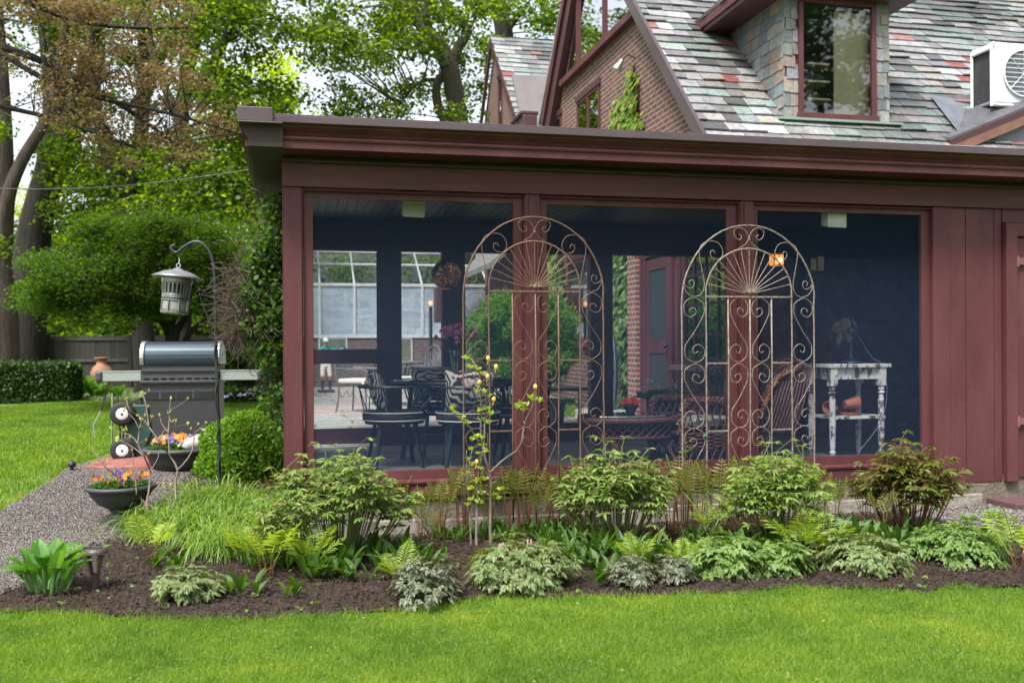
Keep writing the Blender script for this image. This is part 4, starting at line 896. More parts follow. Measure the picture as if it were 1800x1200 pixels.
# vase with carnations
vb = thing('flower_vase', 'clear glass vase of pink and peach carnations on the glass table', 'vase', (0, 0, 0))
mb = MB(); mb.lathe([(.045, 0), (.048, .01), (.042, .1), (.055, .24), (.062, .26), (.058, .26), (.05, .235), (.038, .1), (.04, .012)], seg=16); mb.build('vase', glassmat('vase_glass', .2, (.75,.85,.8)), vb, smooth=True)
mb = MB(); rd = random.Random(5); heads = []
for i in range(48):
    a = rd.uniform(0, 6.28); r = rd.uniform(.03, .20)**1.0; h = .46-.9*abs(r-.05)**1.3+rd.uniform(-.06, .06); tip = Vector((r*math.cos(a), r*.8*math.sin(a), h)); heads.append(tip)
    mb.tube(smooth([Vector((-.02*math.cos(a), -.02*math.sin(a), .02)), Vector((.03*math.cos(a), .03*math.sin(a), .24)), tip], 3), .0022, 4)
    for j in range(3): b = tip*rd.uniform(.6, .95); mb.leaf(b, (rd.uniform(-1, 1), rd.uniform(-1, 1), rd.uniform(-.2, .8)), (0, 0, 1), .05, .008)
mb.build('stems', leafmat('stem_green', [(.05,.12,.03), (.08,.16,.05)], .1), vb)
for nm, cols, sel in (('pink_blooms', [(.85,.18,.60), (.95,.35,.75), (.75,.15,.5)], 0), ('peach_blooms', [(.85,.45,.33), (.75,.5,.38), (.9,.55,.45)], 1)):
    mb = MB()
    for i, tip in enumerate(heads):
        if (i % 3 == 2) != bool(sel): continue
        for j in range(22):
            d = Vector((rd.gauss(0, 1), rd.gauss(0, 1), rd.gauss(.5, .8))).normalized(); mb.leaf(tip, d, (rd.gauss(0, 1), rd.gauss(0, 1), 1), rd.uniform(.02, .034), .02, .1)
    mb.build(nm, leafmat(nm, cols, .25, tint=(1, 1, 1)), vb)
place(vb, (PD(800, 600, 9.0).x, PD(800, 600, 9.0).y, T0.z+.748))
# pendant lamp
K = PD(784, 483, 9.0); pe = thing('pendant_lamp', 'dark pierced globe pendant lamp hanging over the glass table', 'lamp', K)
def piercedmat():
    m, t, p, o = NT('pierced_globe'); v = coord(t); vo = N(t, 'ShaderNodeTexVoronoi'); vo.inputs['Scale'].default_value = 120; t.links.new(v, vo.inputs['Vector'])
    n2 = noise(t, v, 5, 5); lt = N(t, 'ShaderNodeMath', operation='LESS_THAN'); lt.inputs[1].default_value = .19; t.links.new(vo.outputs['Distance'], lt.inputs[0])
    g2 = N(t, 'ShaderNodeMath', operation='GREATER_THAN'); g2.inputs[1].default_value = .50; t.links.new(n2, g2.inputs[0])
    mu = N(t, 'ShaderNodeMath', operation='MULTIPLY'); t.links.new(lt.outputs[0], mu.inputs[0]); t.links.new(g2.outputs[0], mu.inputs[1])
    tr = N(t, 'ShaderNodeBsdfTransparent'); mx = N(t, 'ShaderNodeMixShader'); p.inputs['Base Color'].default_value = (.02,.022,.028, 1); p.inputs['Roughness'].default_value = .6
    em = N(t, 'ShaderNodeEmission'); em.inputs[0].default_value = (1,.42,.14, 1); em.inputs[1].default_value = 1.0; t.links.new(mu.outputs[0], mx.inputs[0]); t.links.new(p.outputs[0], mx.inputs[1]); t.links.new(em.outputs[0], mx.inputs[2]); t.links.new(mx.outputs[0], o.inputs[0]); return m
mb = MB(); r = .138; mb.lathe([(max(.05, r*math.sin(a)), r*math.cos(a)*.96) for a in [.35+k*(2.45/16) for k in range(17)]], K, 32); mb.build('globe', piercedmat(), pe, smooth=True)
mb = MB(); mb.lathe([(0, .035), (.02, .03), (.033, 0), (.02, -.03), (0, -.035)], K, 12); mb.build('bulb', emis('warm_bulb', (1, .5, .18), 40), pe, smooth=True)
mb = MB(); mb.tube([K+Vector((0, 0, .13)), Vector((K.x, K.y, ZC-.015))], .004, 5); mb.lathe([(0, .0), (.05, 0), (.045, .02), (.0, .03)], K+Vector((0, 0, .128)), 12); mb.build('cord', BLACKM, pe)
mb = MB(); mb.lathe([(.044, -.004), (.05, -.004), (.05, .004), (.044, .004)], K+Vector((0, 0, -.131)), 16); mb.build('bottom_ring', basic('copper_ring', (.6,.25,.12), None, .4, metal=.7), pe)
# wicker pieces
WK = basic('brown_wicker', (.125,.046,.027), (.055,.021,.014), .55, sc=35, bs=.6, bsc=70)
def braid(mb, pts, r=.03, n=3):
    pts = smooth([Vector(p) for p in pts], 8); L = 0; cum = [0]
    for a, b in zip(pts[:-1], pts[1:]): L += (b-a).length; cum.append(L)
    for k in range(n):
        o = []
        for i, p in enumerate(pts):
            t = (pts[min(i+1, len(pts)-1)]-pts[max(0, i-1)]).normalized(); u = t.cross(Vector((.1, 1, .2))).normalized(); w = t.cross(u); a = cum[i]/.14*2*math.pi+k*2*math.pi/n
            o.append(p+u*math.cos(a)*r*.7+w*math.sin(2*a)*r*.35)
        mb.tube(o, r*.55, 5)
    mb.tube(pts, r*.7, 6)
ct = thing('wicker_coffee_table', 'brown wicker coffee table with dark glass top and lattice apron', 'coffee table', (0, 0, 0))
mb = MB(); mb.lathe([(0, .415), (.55, .415), (.555, .42), (.55, .427), (0, .427)], seg=36, sy=.62); mb.build('glass_top', glassmat('dark_table_glass', .4, (.2,.22,.22)), ct)
mb = MB(); e = .62
mb.lathe([(.50, .35), (.55, .36), (.555, .38), (.55, .41), (.50, .412)], seg=40, sy=e); mb.build('rim', WK, ct, smooth=True)
mb = MB(); mb.tube(arc(0, 0, .47, 0, 350, .23, n=30, e=e), .014, 6, True)
for i in range(34):
    a = 360*i/34
    for s in (1, -1): mb.tube([arc(0, 0, .52, a, a+1, .355, n=1, e=e)[0], arc(0, 0, .47, a+s*16, a, .235, n=1, e=e)[0]], .007, 4)
mb.build('lattice_apron', WK, ct)
for a in (232, 308, 128, 52):
    mb = MB(); c_, s2 = math.cos(R(a)), math.sin(R(a)); p0 = Vector((.44*c_, .44*e*s2, .24))
    for dx in (-.16, 0, .16): mb.tube(smooth([p0+Vector((dx, 0, 0)), p0+Vector((dx*.2, 0, -.06)), Vector((.48*c_, .48*e*s2, .08)), Vector((.56*c_, .56*e*s2, 0))], 4), .016, 6)
    mb.build('leg', WK, ct)
place(ct, FX(1112, 8.75), R(4), (.95, .9, 1))
# flower bowl on it
def flowerpot(name, label, cat, cols, potmat, prof, n=40, rad=.1, h=.06, leafc=[(.04,.11,.03), (.07,.16,.04)], fs=.018, leaves=120, grp=None):
    t = thing(name, label, cat, (0, 0, 0), grp); mb = MB(); mb.lathe(prof, seg=24); mb.build('pot', potmat, t, smooth=True); top_ = max(z for r, z in prof)-.015; rd = random.Random(len(label))
    mb = MB()
    for i in range(leaves):
        a = rd.uniform(0, 6.28); r = rad*math.sqrt(rd.random()); mb.leaf((r*math.cos(a)*.8, r*math.sin(a)*.8, top_), (math.cos(a)*r/rad+rd.uniform(-.3, .3), math.sin(a)*r/rad+rd.uniform(-.3, .3), rd.uniform(.4, 1.4)), (rd.gauss(0, 1), rd.gauss(0, 1), 1), h*rd.uniform(.7, 1.5), h*.4, .4)
    mb.build('foliage', leafmat(name+'_leaf', leafc, .3), t)
    for ci, (c, frac) in enumerate(cols):
        mb = MB()
        for i in range(int(n*frac)):
            a = rd.uniform(0, 6.28); r = rad*math.sqrt(rd.random())*.95; p = Vector((r*math.cos(a), r*math.sin(a), top_+h*rd.uniform(.9, 1.5))); nn = Vector((rd.uniform(-.6, .6), -1, rd.uniform(.1, .9))).normalized()
            u = nn.cross(Vector((0, 0, 1))).normalized(); w = u.cross(nn)
            for j in range(5):
                b = 2*math.pi*j/5; d = u*math.cos(b)+w*math.sin(b)+nn*.15; mb.leaf(p, d, nn, fs*1.5, fs*1.6, 0, .1)
            mb.tube([p, p-Vector((0, 0, h))], .0015, 3)
        mb.build('flowers', leafmat(name+'_fl%d' % ci, [c, tuple(q*.8 for q in c)], .25, tint=(1, 1, 1)), t)
    return t
fb = flowerpot('flower_bowl', 'small dark bowl of red and orange flowers on the wicker coffee table', 'flower bowl', [((.55,.03,.03), .6), ((.75,.22,.04), .4)], BLACKP, [(0, 0), (.035, 0), (.04, .01), (.05, .03), (.075, .07), (.08, .075), (.07, .07), (0, .06)], 26, .075, .04, leaves=60)
place(fb, (PD(1108, 600, 8.8).x, PD(1108, 600, 8.8).y, ZF+.428))
# wicker lounge chair
wc = thing('wicker_armchair', 'brown braided wicker armchair seen from the side with a high leaning back', 'armchair', (0, 0, 0))
for y in (-.32, .32):
    mb = MB(); braid(mb, [(-.58, y, .0), (-.60, y, .3), (-.60, y, .52), (-.54, y, .60), (-.2, y, .60), (.12, y, .575), (.22, y, .60), (.34, y, .78), (.52, y, .88), (.66, y, .90)], .036); mb.build('braided_arm', WK, wc)
    mb = MB()
    for k in range(11):
        for s in (1, -1): x = -.56+k*.075; mb.tube([(x, y, .56), (x+s*.09+.0, y, .30)], .008, 4); mb.tube([(x, y, .16), (x+s*.07, y, .02)], .008, 4)
    for k in range(9): mb.tube([(-.60+.02*math.sin(i*3+k), y+.012*(-1)**(i+k), .17+k*.016) if False else (-.60+i*.09, y+.010*(-1)**(i+k), .165+k*.017) for i in range(11)], .010, 4)
    mb.tube([(-.58, y, .05), (.3, y, .03)], .016, 5); mb.build('lattice_side', WK, wc)
mb = MB()
for k in range(7):
    z = .45+k*.09*0; y = -.32+k*.64/6
    mb.tube(smooth([Vector((.18, y, .30)), Vector((.27, y, .55)), Vector((.42, y, .86)), Vector((.60, y, .92+.05*math.sin(k/6*3.14)))], 4), .014, 5)
for k in range(20):
    t_ = k/19; x = .19+.36*t_; z = .32+.60*t_**.92; mb.tube([(x+.012*(-1)**(i+k), -.34+.68*i/12, z) for i in range(13)], .011, 4)
for k in range(10): mb.tube(smooth([Vector((.22+k*.035, -.34, .30)), Vector((.30+k*.036, -.37, .58)), Vector((.42+k*.03, -.36, .88))], 3), .011, 4)
braid(mb, [(.12, -.34, .32), (.2, -.37, .55), (.34, -.38, .80), (.62, -.34, .93), (.68, 0, .97), (.62, .34, .93)], .03)
mb.build('backrest', WK, wc)
mb = MB(); mb.box(-.55, -.30, .28, .2, .30, .31); mb.build('seat', WK, wc)
GREYC = basic('grey_patterned_fabric', (.30,.33,.33), (.07,.09,.09), .9, sc=14, lo=.45, hi=.55)
o = pillow('seat_cushion', GREYC, wc, (-.18, 0, .37), (.72, .16, .58), (R(90), 0, 0)); pillow('back_cushion', GREYC, wc, (.16, .0, .62), (.5, .16, .5), (0, R(0), R(90)))
place(wc, FX(1272, 8.75), R(3), (.94, 1, .93))
# painted side table
def peelmat():
    m, t, p, o = NT('peeling_white_paint'); v = coord(t); f = noise(t, v, 11, 8, .7, (1, 1, .5))
    t.links.new(ramp(t, f, [(.50, (.58,.60,.62)), (.525, (.15,.12,.11)), (.62, (.07,.06,.06))]), p.inputs['Base Color']); p.inputs['Roughness'].default_value = .7; bump(t, p, f, .4, .006); return m
PEEL = peelmat()
w0, w1 = PD(1438, 640, 8.98), PD(1538, 640, 9.16); yt_ = (w0.y+w1.y)/2
st = thing('side_table', 'white side table with peeling paint and turned legs in the right bay', 'side table', (0, 0, 0)); hw = (w1-w0).length/2; H = PD(1500, 639, 9.05).z-ZF
mb = MB(); mb.box(-hw, -.20, H-.035, hw+.03, .24, H); mb.build('table_top', PEEL, st, bevel=.006)
mb = MB(); mb.box(-hw+.06, -.165, H-.14, hw-.06, -.145, H-.037); mb.box(-hw+.06, .185, H-.14, hw-.06, .205, H-.037); mb.box(-hw+.045, -.14, H-.14, -hw+.065, .18, H-.037); mb.box(hw-.065, -.14, H-.14, hw-.045, .18, H-.037); mb.build('apron', PEEL, st)
for x in (-hw+.055, hw-.055):
    for y in (-.155, .195):
        mb = MB(); mb.box(x-.034, y-.034, H-.20, x+.034, y+.034, H-.036); mb.lathe([(.018, 0), (.022, .03), (.03, .06), (.02, .07), (.024, .10), (.03, .3), (.026, .42), (.029, H-.34), (.022, H-.28), (.036, H-.265), (.022, H-.25), (.03, H-.235), (.026, H-.20)], (x, y, 0), 14); mb.build('leg', PEEL, st, smooth=False)
mb = MB(); mb.box(-hw+.07, -.17, .36, hw-.02, .2, .385); mb.build('shelf', PEEL, st)
sc_ = Vector(((w0.x+w1.x)/2, yt_, ZF)); place(st, sc_, R(2))
TC = basic('terracotta', (.42,.155,.085), (.33,.12,.07), .8, sc=9, bs=.2)
tp = thing('terracotta_pot', 'terracotta pot lying on its side on the shelf of the white side table', 'pot', (0, 0, 0))
mb = MB(); mb.lathe([(.0, 0), (.04, 0), (.06, .11), (.068, .11), (.068, .135), (.058, .135), (.036, .015), (0, .01)], seg=18, M=Matrix.Rotation(R(82), 4, 'Y')); mb.build('pot', TC, tp, smooth=False)
place(tp, sc_+Vector((-.06, -.05, .385+.10)))
ts = thing('pot_saucer', 'terracotta saucer with a tipped pot on top, on the lower shelf of the white table', 'saucer', (0, 0, 0))
mb = MB(); mb.lathe([(0, 0), (.085, 0), (.10, .03), (.093, .03), (.08, .01), (0, .01)], seg=22); mb.build('saucer', TC, ts); place(ts, sc_+Vector((0, -.05, .386)))
tp2 = copy_tree(tp, None, sc_+Vector((-.14, -.03, .385+.065)), R(200), .85, 'smaller terracotta pot tipped behind the saucer on the white table shelf')
# desk fan
fn = thing('desk_fan', 'old dark desk fan with brass blades standing on the white side table', 'fan', (0, 0, 0))
FM = basic('dark_fan_metal', (.03,.045,.065), (.02,.03,.045), .35, metal=.3)
mb = MB(); mb.lathe([(0, 0), (.11, 0), (.11, .012), (.08, .03), (.03, .045), (.018, .06), (.016, .20), (.02, .24), (0, .24)], seg=22); mb.build('base', FM, fn, smooth=True)
My = Matrix.Rotation(R(-90), 4, 'Y'); hz = .30
mb = MB(); mb.lathe([(0, -.10), (.035, -.09), (.05, -.05), (.052, .02), (.045, .06), (.02, .07)], (.02, 0, hz), 16, M=My); mb.tube([(0, 0, .2), (0, 0, hz)], .012, 6); mb.build('motor', FM, fn, smooth=True)
mb = MB()
for k in range(4):
    a = k*math.pi/2+.5; d = Vector((0, math.cos(a), math.sin(a))); s_ = Vector((.35, -math.sin(a), math.cos(a)))
    mb.leaf(Vector((-.10, 0, hz)), d, s_.cross(d), .145, .11, 0, .15, 5, .65)
mb.build('blades', basic('brass_blade', (.32,.24,.18), (.22,.17,.14), .4, metal=.5), fn)
mb = MB()
for x, r in ((-.15, .05), (-.145, .10), (-.13, .145), (-.10, .16), (-.07, .15)): mb.tube([(x, r*math.cos(a), hz+r*math.sin(a)) for a in [k*math.pi/14 for k in range(28)]], .0022, 4, True)
for k in range(14): a = k*math.pi/7; mb.tube([(-.152, .02*math.cos(a), hz+.02*math.sin(a)), (-.145, .10*math.cos(a), hz+.10*math.sin(a)), (-.10, .16*math.cos(a), hz+.16*math.sin(a)), (-.06, .10*math.cos(a), hz+.10*math.sin(a))], .0018, 4)
mb.build('wire_cage', FM, fn)
mb = MB(); mb.tube(smooth([Vector((.08, -.02, hz-.04)), Vector((.11, -.03, .2)), Vector((.17, -.1, .05)), Vector((.20, -.2, -.02)), Vector((.2, -.24, -.3)), Vector((.1, -.25, -.55)), Vector((-.12, -.22, -.80)), Vector((-.15, -.22, -.85))], 5), .004, 5); mb.build('cord', basic('pale_cord', (.10,.12,.16), None, .5), fn)
place(fn, sc_+Vector((.045, 0, H+.001)), R(12), 1.0)
# lantern with a warm bulb on the inner wall
K = PD(1365, 457, 9.9); la = thing('wall_lantern', 'glowing amber wall lantern behind the right window post', 'lantern', K)
mb = MB(); mb.box(K.x-.055, K.y-.05, K.z-.055, K.x+.055, K.y+.05, K.z+.055); mb.build('lamp_shade', emis('amber_glass', (1, .30, .05), .55), la)
mb = MB(); 
for sx_ in (-1, 0, 1):
    mb.box(K.x+sx_*.055-.004, K.y-.056, K.z-.06, K.x+sx_*.055+.004, K.y-.051, K.z+.06)
for sz in (-1, 0, 1): mb.box(K.x-.06, K.y-.058, K.z+sz*.055-.004, K.x+.06, K.y-.053, K.z+sz*.055+.004)
mb.lathe([(0, .12), (.02, .11), (.085, .065), (.0, .062)], K, 4); mb.box(K.x-.01, K.y+.05, K.z+.1, K.x+.01, YB, K.z+.12)
mb.build('lantern_frame', BLACKM, la)
mb = MB(); mb.lathe([(0, .02), (.016, .01), (.02, -.01), (0, -.02)], K+Vector((0, -.075, -.005)), 8); mb.build('bulb', emis('lantern_bulb', (1, .75, .35), 8), la)
# indoor leafy plant behind the armchair
def bushmb(n, rx, ry, rz, ls, lw, c=(0, 0, 0), seed=1, up=.3):
    mb = MB(); rd = random.Random(seed)
    for i in range(n):
        d = Vector((rd.gauss(0, 1), rd.gauss(0, 1), rd.gauss(0, 1))).normalized()*(rd.random()**.4); p = Vector(c)+Vector((d.x*rx, d.y*ry, d.z*rz)); mb.leaf(p, d+Vector((rd.gauss(0, .4), rd.gauss(0, .4), up)), (rd.gauss(0, .4), rd.gauss(0, .4), 1), ls*rd.uniform(.7, 1.3), lw, .3, .2, 2)
    return mb
DKL = leafmat('dark_houseplant_leaf', [(.015,.05,.03), (.03,.08,.045), (.02,.065,.04)], .3)
pp = thing('potted_plant', 'dark feathery potted plant behind the wicker armchair', 'potted plant', (0, 0, 0))
bushmb(420, .26, .2, .26, .14, .012, (0, 0, .62), 4).build('foliage', DKL, pp)
mb = MB(); mb.lathe([(.10, 0), (.13, .3), (.14, .3), (.14, .33), (.12, .33), (.10, .25), (0, .25)], seg=18); mb.tube([(0, 0, .2), (0, 0, .6)], .012); mb.build('pot', TC, pp); place(pp, FX(1245, 9.7))
# wire garden furniture on the patio
IR = basic('grey_wrought_iron', (.10,.11,.12), (.16,.17,.18), .5)
def patio_chair(label):
    t = thing('wrought_iron_chair', label, 'garden chair', (0, 0, 0), 'wrought iron chairs on the patio')
    for x in (-.24, .24):
        for y in (-.22, .22): mb = MB(); mb.tube(smooth([Vector((x, y, .43)), Vector((x*1.02, y*1.02, .2)), Vector((x*1.15, y*1.15, 0))], 3), .014, 5); mb.build('leg', IR, t)
    mb = MB()
    for x in (-.27, .27): mb.tube(smooth([Vector((x, -.22, .43)), Vector((x*1.1, -.26, .62)), Vector((x*1.1, .05, .65)), Vector((x, .24, .66))], 4), .012, 5)
    for y in (-.22, .22): mb.tube(smooth([Vector((-.24, y, .30)), Vector((-.12, y, .22)), Vector((0, y, .30)), Vector((.12, y, .22)), Vector((.24, y, .30))], 4), .007, 4)
    mb.build('arms', IR, t)
    mb = MB(); mb.tube(smooth([Vector((-.25, .24, .43)), Vector((-.26, .28, .8)), Vector((-.15, .3, .95)), Vector((0, .31, 1.0)), Vector((.15, .3, .95)), Vector((.26, .28, .8)), Vector((.25, .24, .43))], 5), .013, 6)
    for k in range(-3, 4): mb.tube(smooth([Vector((k*.06, .24, .45)), Vector((k*.075+.02, .28, .7)), Vector((k*.05, .3, .93-abs(k)*.02))], 4), .006, 4)
    for k in (-1, 0, 1): mb.tube([(k*.12+.045*math.cos(a), .285, .72+.05*math.sin(a)) for a in [i*math.pi/6 for i in range(12)]], .006, 4, True)
    mb.build('backrest', IR, t)
    mb = MB(); mb.box(-.25, -.24, .435, .25, .23, .50); mb.build('seat_cushion', basic('white_cushion', (.70,.66,.64), (.6,.56,.54), .9), t, bevel=.02)
    mb = MB(); mb.tube(smooth([Vector((-.25, -.2, .46)), Vector((-.31, -.22, .44)), Vector((-.34, -.22, .34))], 3), .012, 4); mb.tube(smooth([Vector((-.25, -.18, .46)), Vector((-.30, -.2, .46)), Vector((-.30, -.2, .36))], 3), .01, 4); mb.build('cushion_ties', bpy.data.materials['white_cushion'], t)
    return t
pc = patio_chair('grey wrought iron chair with white tied cushion on the patio behind the left pillow')
place(pc, PD(632, 722, 14.6).xy.to_3d()+Vector((0, 0, .55)), R(60))
copy_tree(pc, None, PD(735, 722, 15.5).xy.to_3d()+Vector((0, 0, .55)), R(-70), None, 'grey wrought iron chair on the patio seen between the back posts')
copy_tree(pc, None, PD(860, 722, 15.0).xy.to_3d()+Vector((0, 0, .55)), R(15), None, 'grey wrought iron chair with white cushion on the patio behind the copper trellis')
pt = thing('patio_table', 'grey wrought iron table on the patio beside the cushioned chairs', 'garden table', (0, 0, 0))
mb = MB(); mb.lathe([(0, .70), (.55, .70), (.56, .715), (.55, .73), (0, .73)], seg=30); mb.build('table_top', IR, pt)
for a in (45, 135, 225, 315): mb = MB(); mb.tube(smooth([Vector((.4*math.cos(R(a)), .4*math.sin(R(a)), .7)), Vector((.3*math.cos(R(a)), .3*math.sin(R(a)), .35)), Vector((.45*math.cos(R(a)), .45*math.sin(R(a)), 0))], 4), .016, 5); mb.build('leg', IR, pt)
place(pt, PD(690, 700, 16.2).xy.to_3d()+Vector((0, 0, .55)))
# dark metal side table + chair outside, seen right of the left trellis
bt = thing('metal_side_table', 'dark metal side table with a grey bucket beneath, behind the left trellis', 'side table', (0, 0, 0))
mb = MB(); mb.box(-.34, -.26, .44, .34, .26, .47); mb.build('table_top', basic('slate_grey_metal', (.07,.085,.10), None, .5), bt)
for x in (-.31, .31):
    for y in (-.23, .23): mb = MB(); mb.box(x-.016, y-.016, 0, x+.016, y+.016, .44); mb.build('leg', BLACKM, bt)
Q = PD(992, 730, 11.6); place(bt, (Q.x, Q.y, .55), R(8))
mb = MB(); mb.lathe([(.10, 0), (.13, .28), (.14, .28), (.14, .3), (.12, .3), (.09, .02), (0, .02)], seg=20); tag(mb.build('bucket', basic('galvanised', (.25,.27,.29), (.18,.2,.22), .45, metal=.4), smooth=False, org=(0, 0, 0)), 'grey metal bucket standing under the dark side table', 'bucket').location = (Q.x-.12, Q.y, .55)
# jockey statue
js = thing('jockey_statue', 'painted garden statue of a jockey in green jacket, pale cap and white breeches', 'statue', (0, 0, 0))
def skinbody(name, mat, parent, joints, edges, sub=1, rootv=0):
    me = bpy.data.meshes.new(name); me.from_pydata([j[:3] for j in joints], edges, []); ob = bpy.data.objects.new(name, me); COL.objects.link(ob); ob.parent = parent
    sk = ob.modifiers.new('s', 'SKIN'); sb = ob.modifiers.new('u', 'SUBSURF'); sb.levels = sub; sb.render_levels = sub
    for i, j in enumerate(joints): me.skin_vertices[0].data[i].radius = (j[3], j[3] if len(j) < 5 else j[4])
    me.skin_vertices[0].data[rootv].use_root = True; me.materials.append(mat); return ob
J = [(0,0,.60,.075,.06),(0,0,.72,.08,.06),(0,0,.86,.085,.06),(0,0,.94,.035),(0,-.01,1.0,.05,.055),(0,-.01,1.07,.048,.052),(-.11,0,.88,.04),(-.20,-.03,.80,.033),(-.24,-.08,.88,.026),(.11,0,.88,.04),(.24,-.04,.84,.033),(.36,-.06,.90,.026),(.40,-.06,.94,.024),(-.06,0,.54,.06),(-.07,-.02,.33,.045),(-.07,0,.12,.033),(-.07,-.06,.08,.03),(.06,0,.54,.06),(.08,-.02,.33,.045),(.08,0,.12,.033),(.08,-.06,.08,.03),(-.25,-.13,.93,.022)]
Ed = [(0,1),(1,2),(2,3),(3,4),(4,5),(2,6),(6,7),(7,8),(8,21),(2,9),(9,10),(10,11),(11,12),(0,13),(13,14),(14,15),(15,16),(0,17),(17,18),(18,19),(19,20)]
def jockmat():
    m, t, p, o = NT('statue_paint'); v = coord(t); s = N(t, 'ShaderNodeSeparateXYZ'); t.links.new(v, s.inputs[0])
    mr = N(t, 'ShaderNodeMapRange'); mr.inputs['From Max'].default_value = 1.12; t.links.new(s.outputs['Z'], mr.inputs[0])
    r = N(t, 'ShaderNodeValToRGB'); r.color_ramp.interpolation = 'CONSTANT'; e = r.color_ramp.elements; cols = [(0, (.03,.03,.03)), (.22, (.35,.15,.08)), (.30, (.7,.68,.6)), (.56, (.02,.22,.16)), (.845, (.38,.25,.2)), (.93, (.55,.68,.7))]
    while len(e) < len(cols): e.new(.5)
    for i, (a, c) in enumerate(cols): e[i].position = a; e[i].color = (*c, 1)
    t.links.new(mr.outputs[0], r.inputs[0]); t.links.new(r.outputs[0], p.inputs['Base Color']); p.inputs['Roughness'].default_value = .5; return m
skinbody('body', jockmat(), js, J, Ed, 2)
mb = MB(); mb.lathe([(.0, 1.12), (.04, 1.11), (.056, 1.07), (.058, 1.045), (0, 1.045)], seg=14); mb.slab([(-.05, -.04, 1.045), (.05, -.04, 1.045), (.035, -.11, 1.035), (-.035, -.11, 1.035)], (0, 0, .01)); mb.build('cap', basic('pale_cap', (.55,.68,.70), None, .5), js)
mb = MB(); mb.box(-.16, -.14, 0, .16, .12, .06); mb.build('plinth', basic('statue_base', (.05,.05,.05), None, .8), js, bevel=.01)
Q = PD(573, 690, 21.0); ht = PD(573, 592, 21.0).z-.55; place(js, (Q.x, Q.y, .55), R(5), ht/1.13)
# warm lamp post light near the greenhouse
K = PD(757, 533, 22.5); lp = thing('lamp_post', 'garden lamp post with small glowing bulb and dark square shade by the greenhouse', 'lamp post', (K.x, K.y, .5))
mb = MB(); mb.tube([(K.x, K.y, .5), (K.x, K.y, K.z-.08)], .04, 8); mb.build('pole', BLACKM, lp)
mb = MB(); mb.lathe([(0, -.05), (.04, -.03), (.05, 0), (.04, .04), (0, .05)], K, 12); mb.build('bulb', emis('lamp_post_bulb', (1, .38, .12), 1.0), lp); mb = MB(); mb.box(K.x+.1, K.y-.2, K.z-.45, K.x+.75, K.y+.2, K.z+.35); mb.build('box_shade', DARKP, lp)
# hose on the wall
K = onX(1085, 612, XW-.2); mb = MB()
for i in range(7): mb.tube([K+Vector((-.05-.01*i, (.15+.012*i)*math.cos(a), -.35+(.45+.03*i)*math.sin(a))) for a in [k*math.pi/10 for k in range(20)]], .014, 5, True)
tag(mb.build('garden_hose', basic('blue_grey_hose', (.10,.15,.20), (.07,.11,.15), .4), org=K), 'coiled blue grey garden hose hanging among the ivy by the brick pier', 'hose')
# planter with white flowers near the door
wp = flowerpot('planter', 'dark planter of small white flowers outside by the house door', 'planter', [((.75,.75,.7), 1)], BLACKP, [(0, 0), (.14, 0), (.17, .26), (.18, .28), (.16, .28), (.14, .24), (0, .24)], 22, .2, .12, fs=.016, leaves=260)
Q = PD(1166, 722, 11.6); place(wp, (Q.x, Q.y, .55), 0, 1.25)
# ================================================================ objects at the left
g0_ = gp(318, 808); Zg = (g0_-CAM).dot(dv)
grill = thing('gas_grill', 'large dark grey gas grill with brushed steel lid and side shelves, seen from behind', 'grill', (0, 0, 0))
GW = 133*Zg/1700/2; GH = (PD(318, 600, Zg).z-g0_.z); k = GH/1.40
GREY = basic('charcoal_enamel', (.032,.035,.038), (.026,.029,.032), .45); GREY2 = basic('grey_enamel', (.055,.058,.062), (.045,.048,.052), .5)
STEEL = basic('brushed_steel', (.34,.38,.36), (.30,.33,.31), .38, metal=.35, sc=2); CHR = basic('polished_steel', (.75,.77,.8), (.6,.62,.66), .15, metal=.9); LID = basic('blue_steel_lid', (.026,.042,.052), (.045,.064,.078), .42, metal=.5, sc=3, stretch=(.5, 1, 12))
mb = MB(); mb.box(-GW+.02, 0, .10*k, GW-.02, .55, .93*k); mb.box(-GW, -.02, .05*k, GW, .57, .10*k); mb.box(-GW-.005, -.03, .90*k, GW+.005, .56, .945*k); mb.build('cabinet', GREY, grill, bevel=.01)
mb = MB(); mb.box(-GW+.07, -.012, .72*k, GW-.07, -.001, .82*k); vp = mb.build('vent_panel', GREY2, grill)
mb = MB()
for i in range(6):
    z = (.73+i*.0145)*k
    for a, b in ((-.9, -.55), (-.5, -.12), (-.1, .3), (.34, .84)): mb.box(GW*a, -.016, z, GW*b, -.013, z+.007*k)
mb.build('slots', BLACKM, vp)
mb = MB(); mb.slab([(-GW+.01, -.01, .95*k), (-GW+.01, .55, .95*k), (-GW+.01, .55, 1.12*k), (-GW+.01, .0, 1.12*k)], (2*GW-.02, 0, 0)); mb.box(-GW+.005, -.03, 1.05*k, GW-.005, .0, 1.075*k); mb.build('firebox', GREY2, grill)
mb = MB()
for i in range(9): x = -GW*.85+i*GW*1.7/8; mb.box(x-.03, -.036, .963*k, x+.03, -.011, .975*k)
mb.build('vent_holes', BLACKM, grill)
mb = MB(); pr = [(-.02, 1.12*k), (-.03, 1.16*k), (-.035, 1.20*k), (-.03, 1.25*k), (-.018, 1.29*k), (.0, 1.325*k), (.03, 1.36*k), (.06, 1.38*k), (.10, 1.395*k), (.2, 1.4*k), (.30, 1.39*k), (.4, 1.34*k), (.5, 1.25*k), (.55, 1.12*k)]
mb.slab([(-GW+.04, y, z) for y, z in pr], (2*GW-.08, 0, 0)); mb.build('lid', LID, grill, bevel=.008)
mb = MB()
for x in (-GW-.005, GW-.04): mb.slab([(x, y-.012 if y < .3 else y+.01, z+.01) for y, z in pr], (.045, 0, 0))
mb.build('lid_end_cap', CHR, grill, bevel=.006)
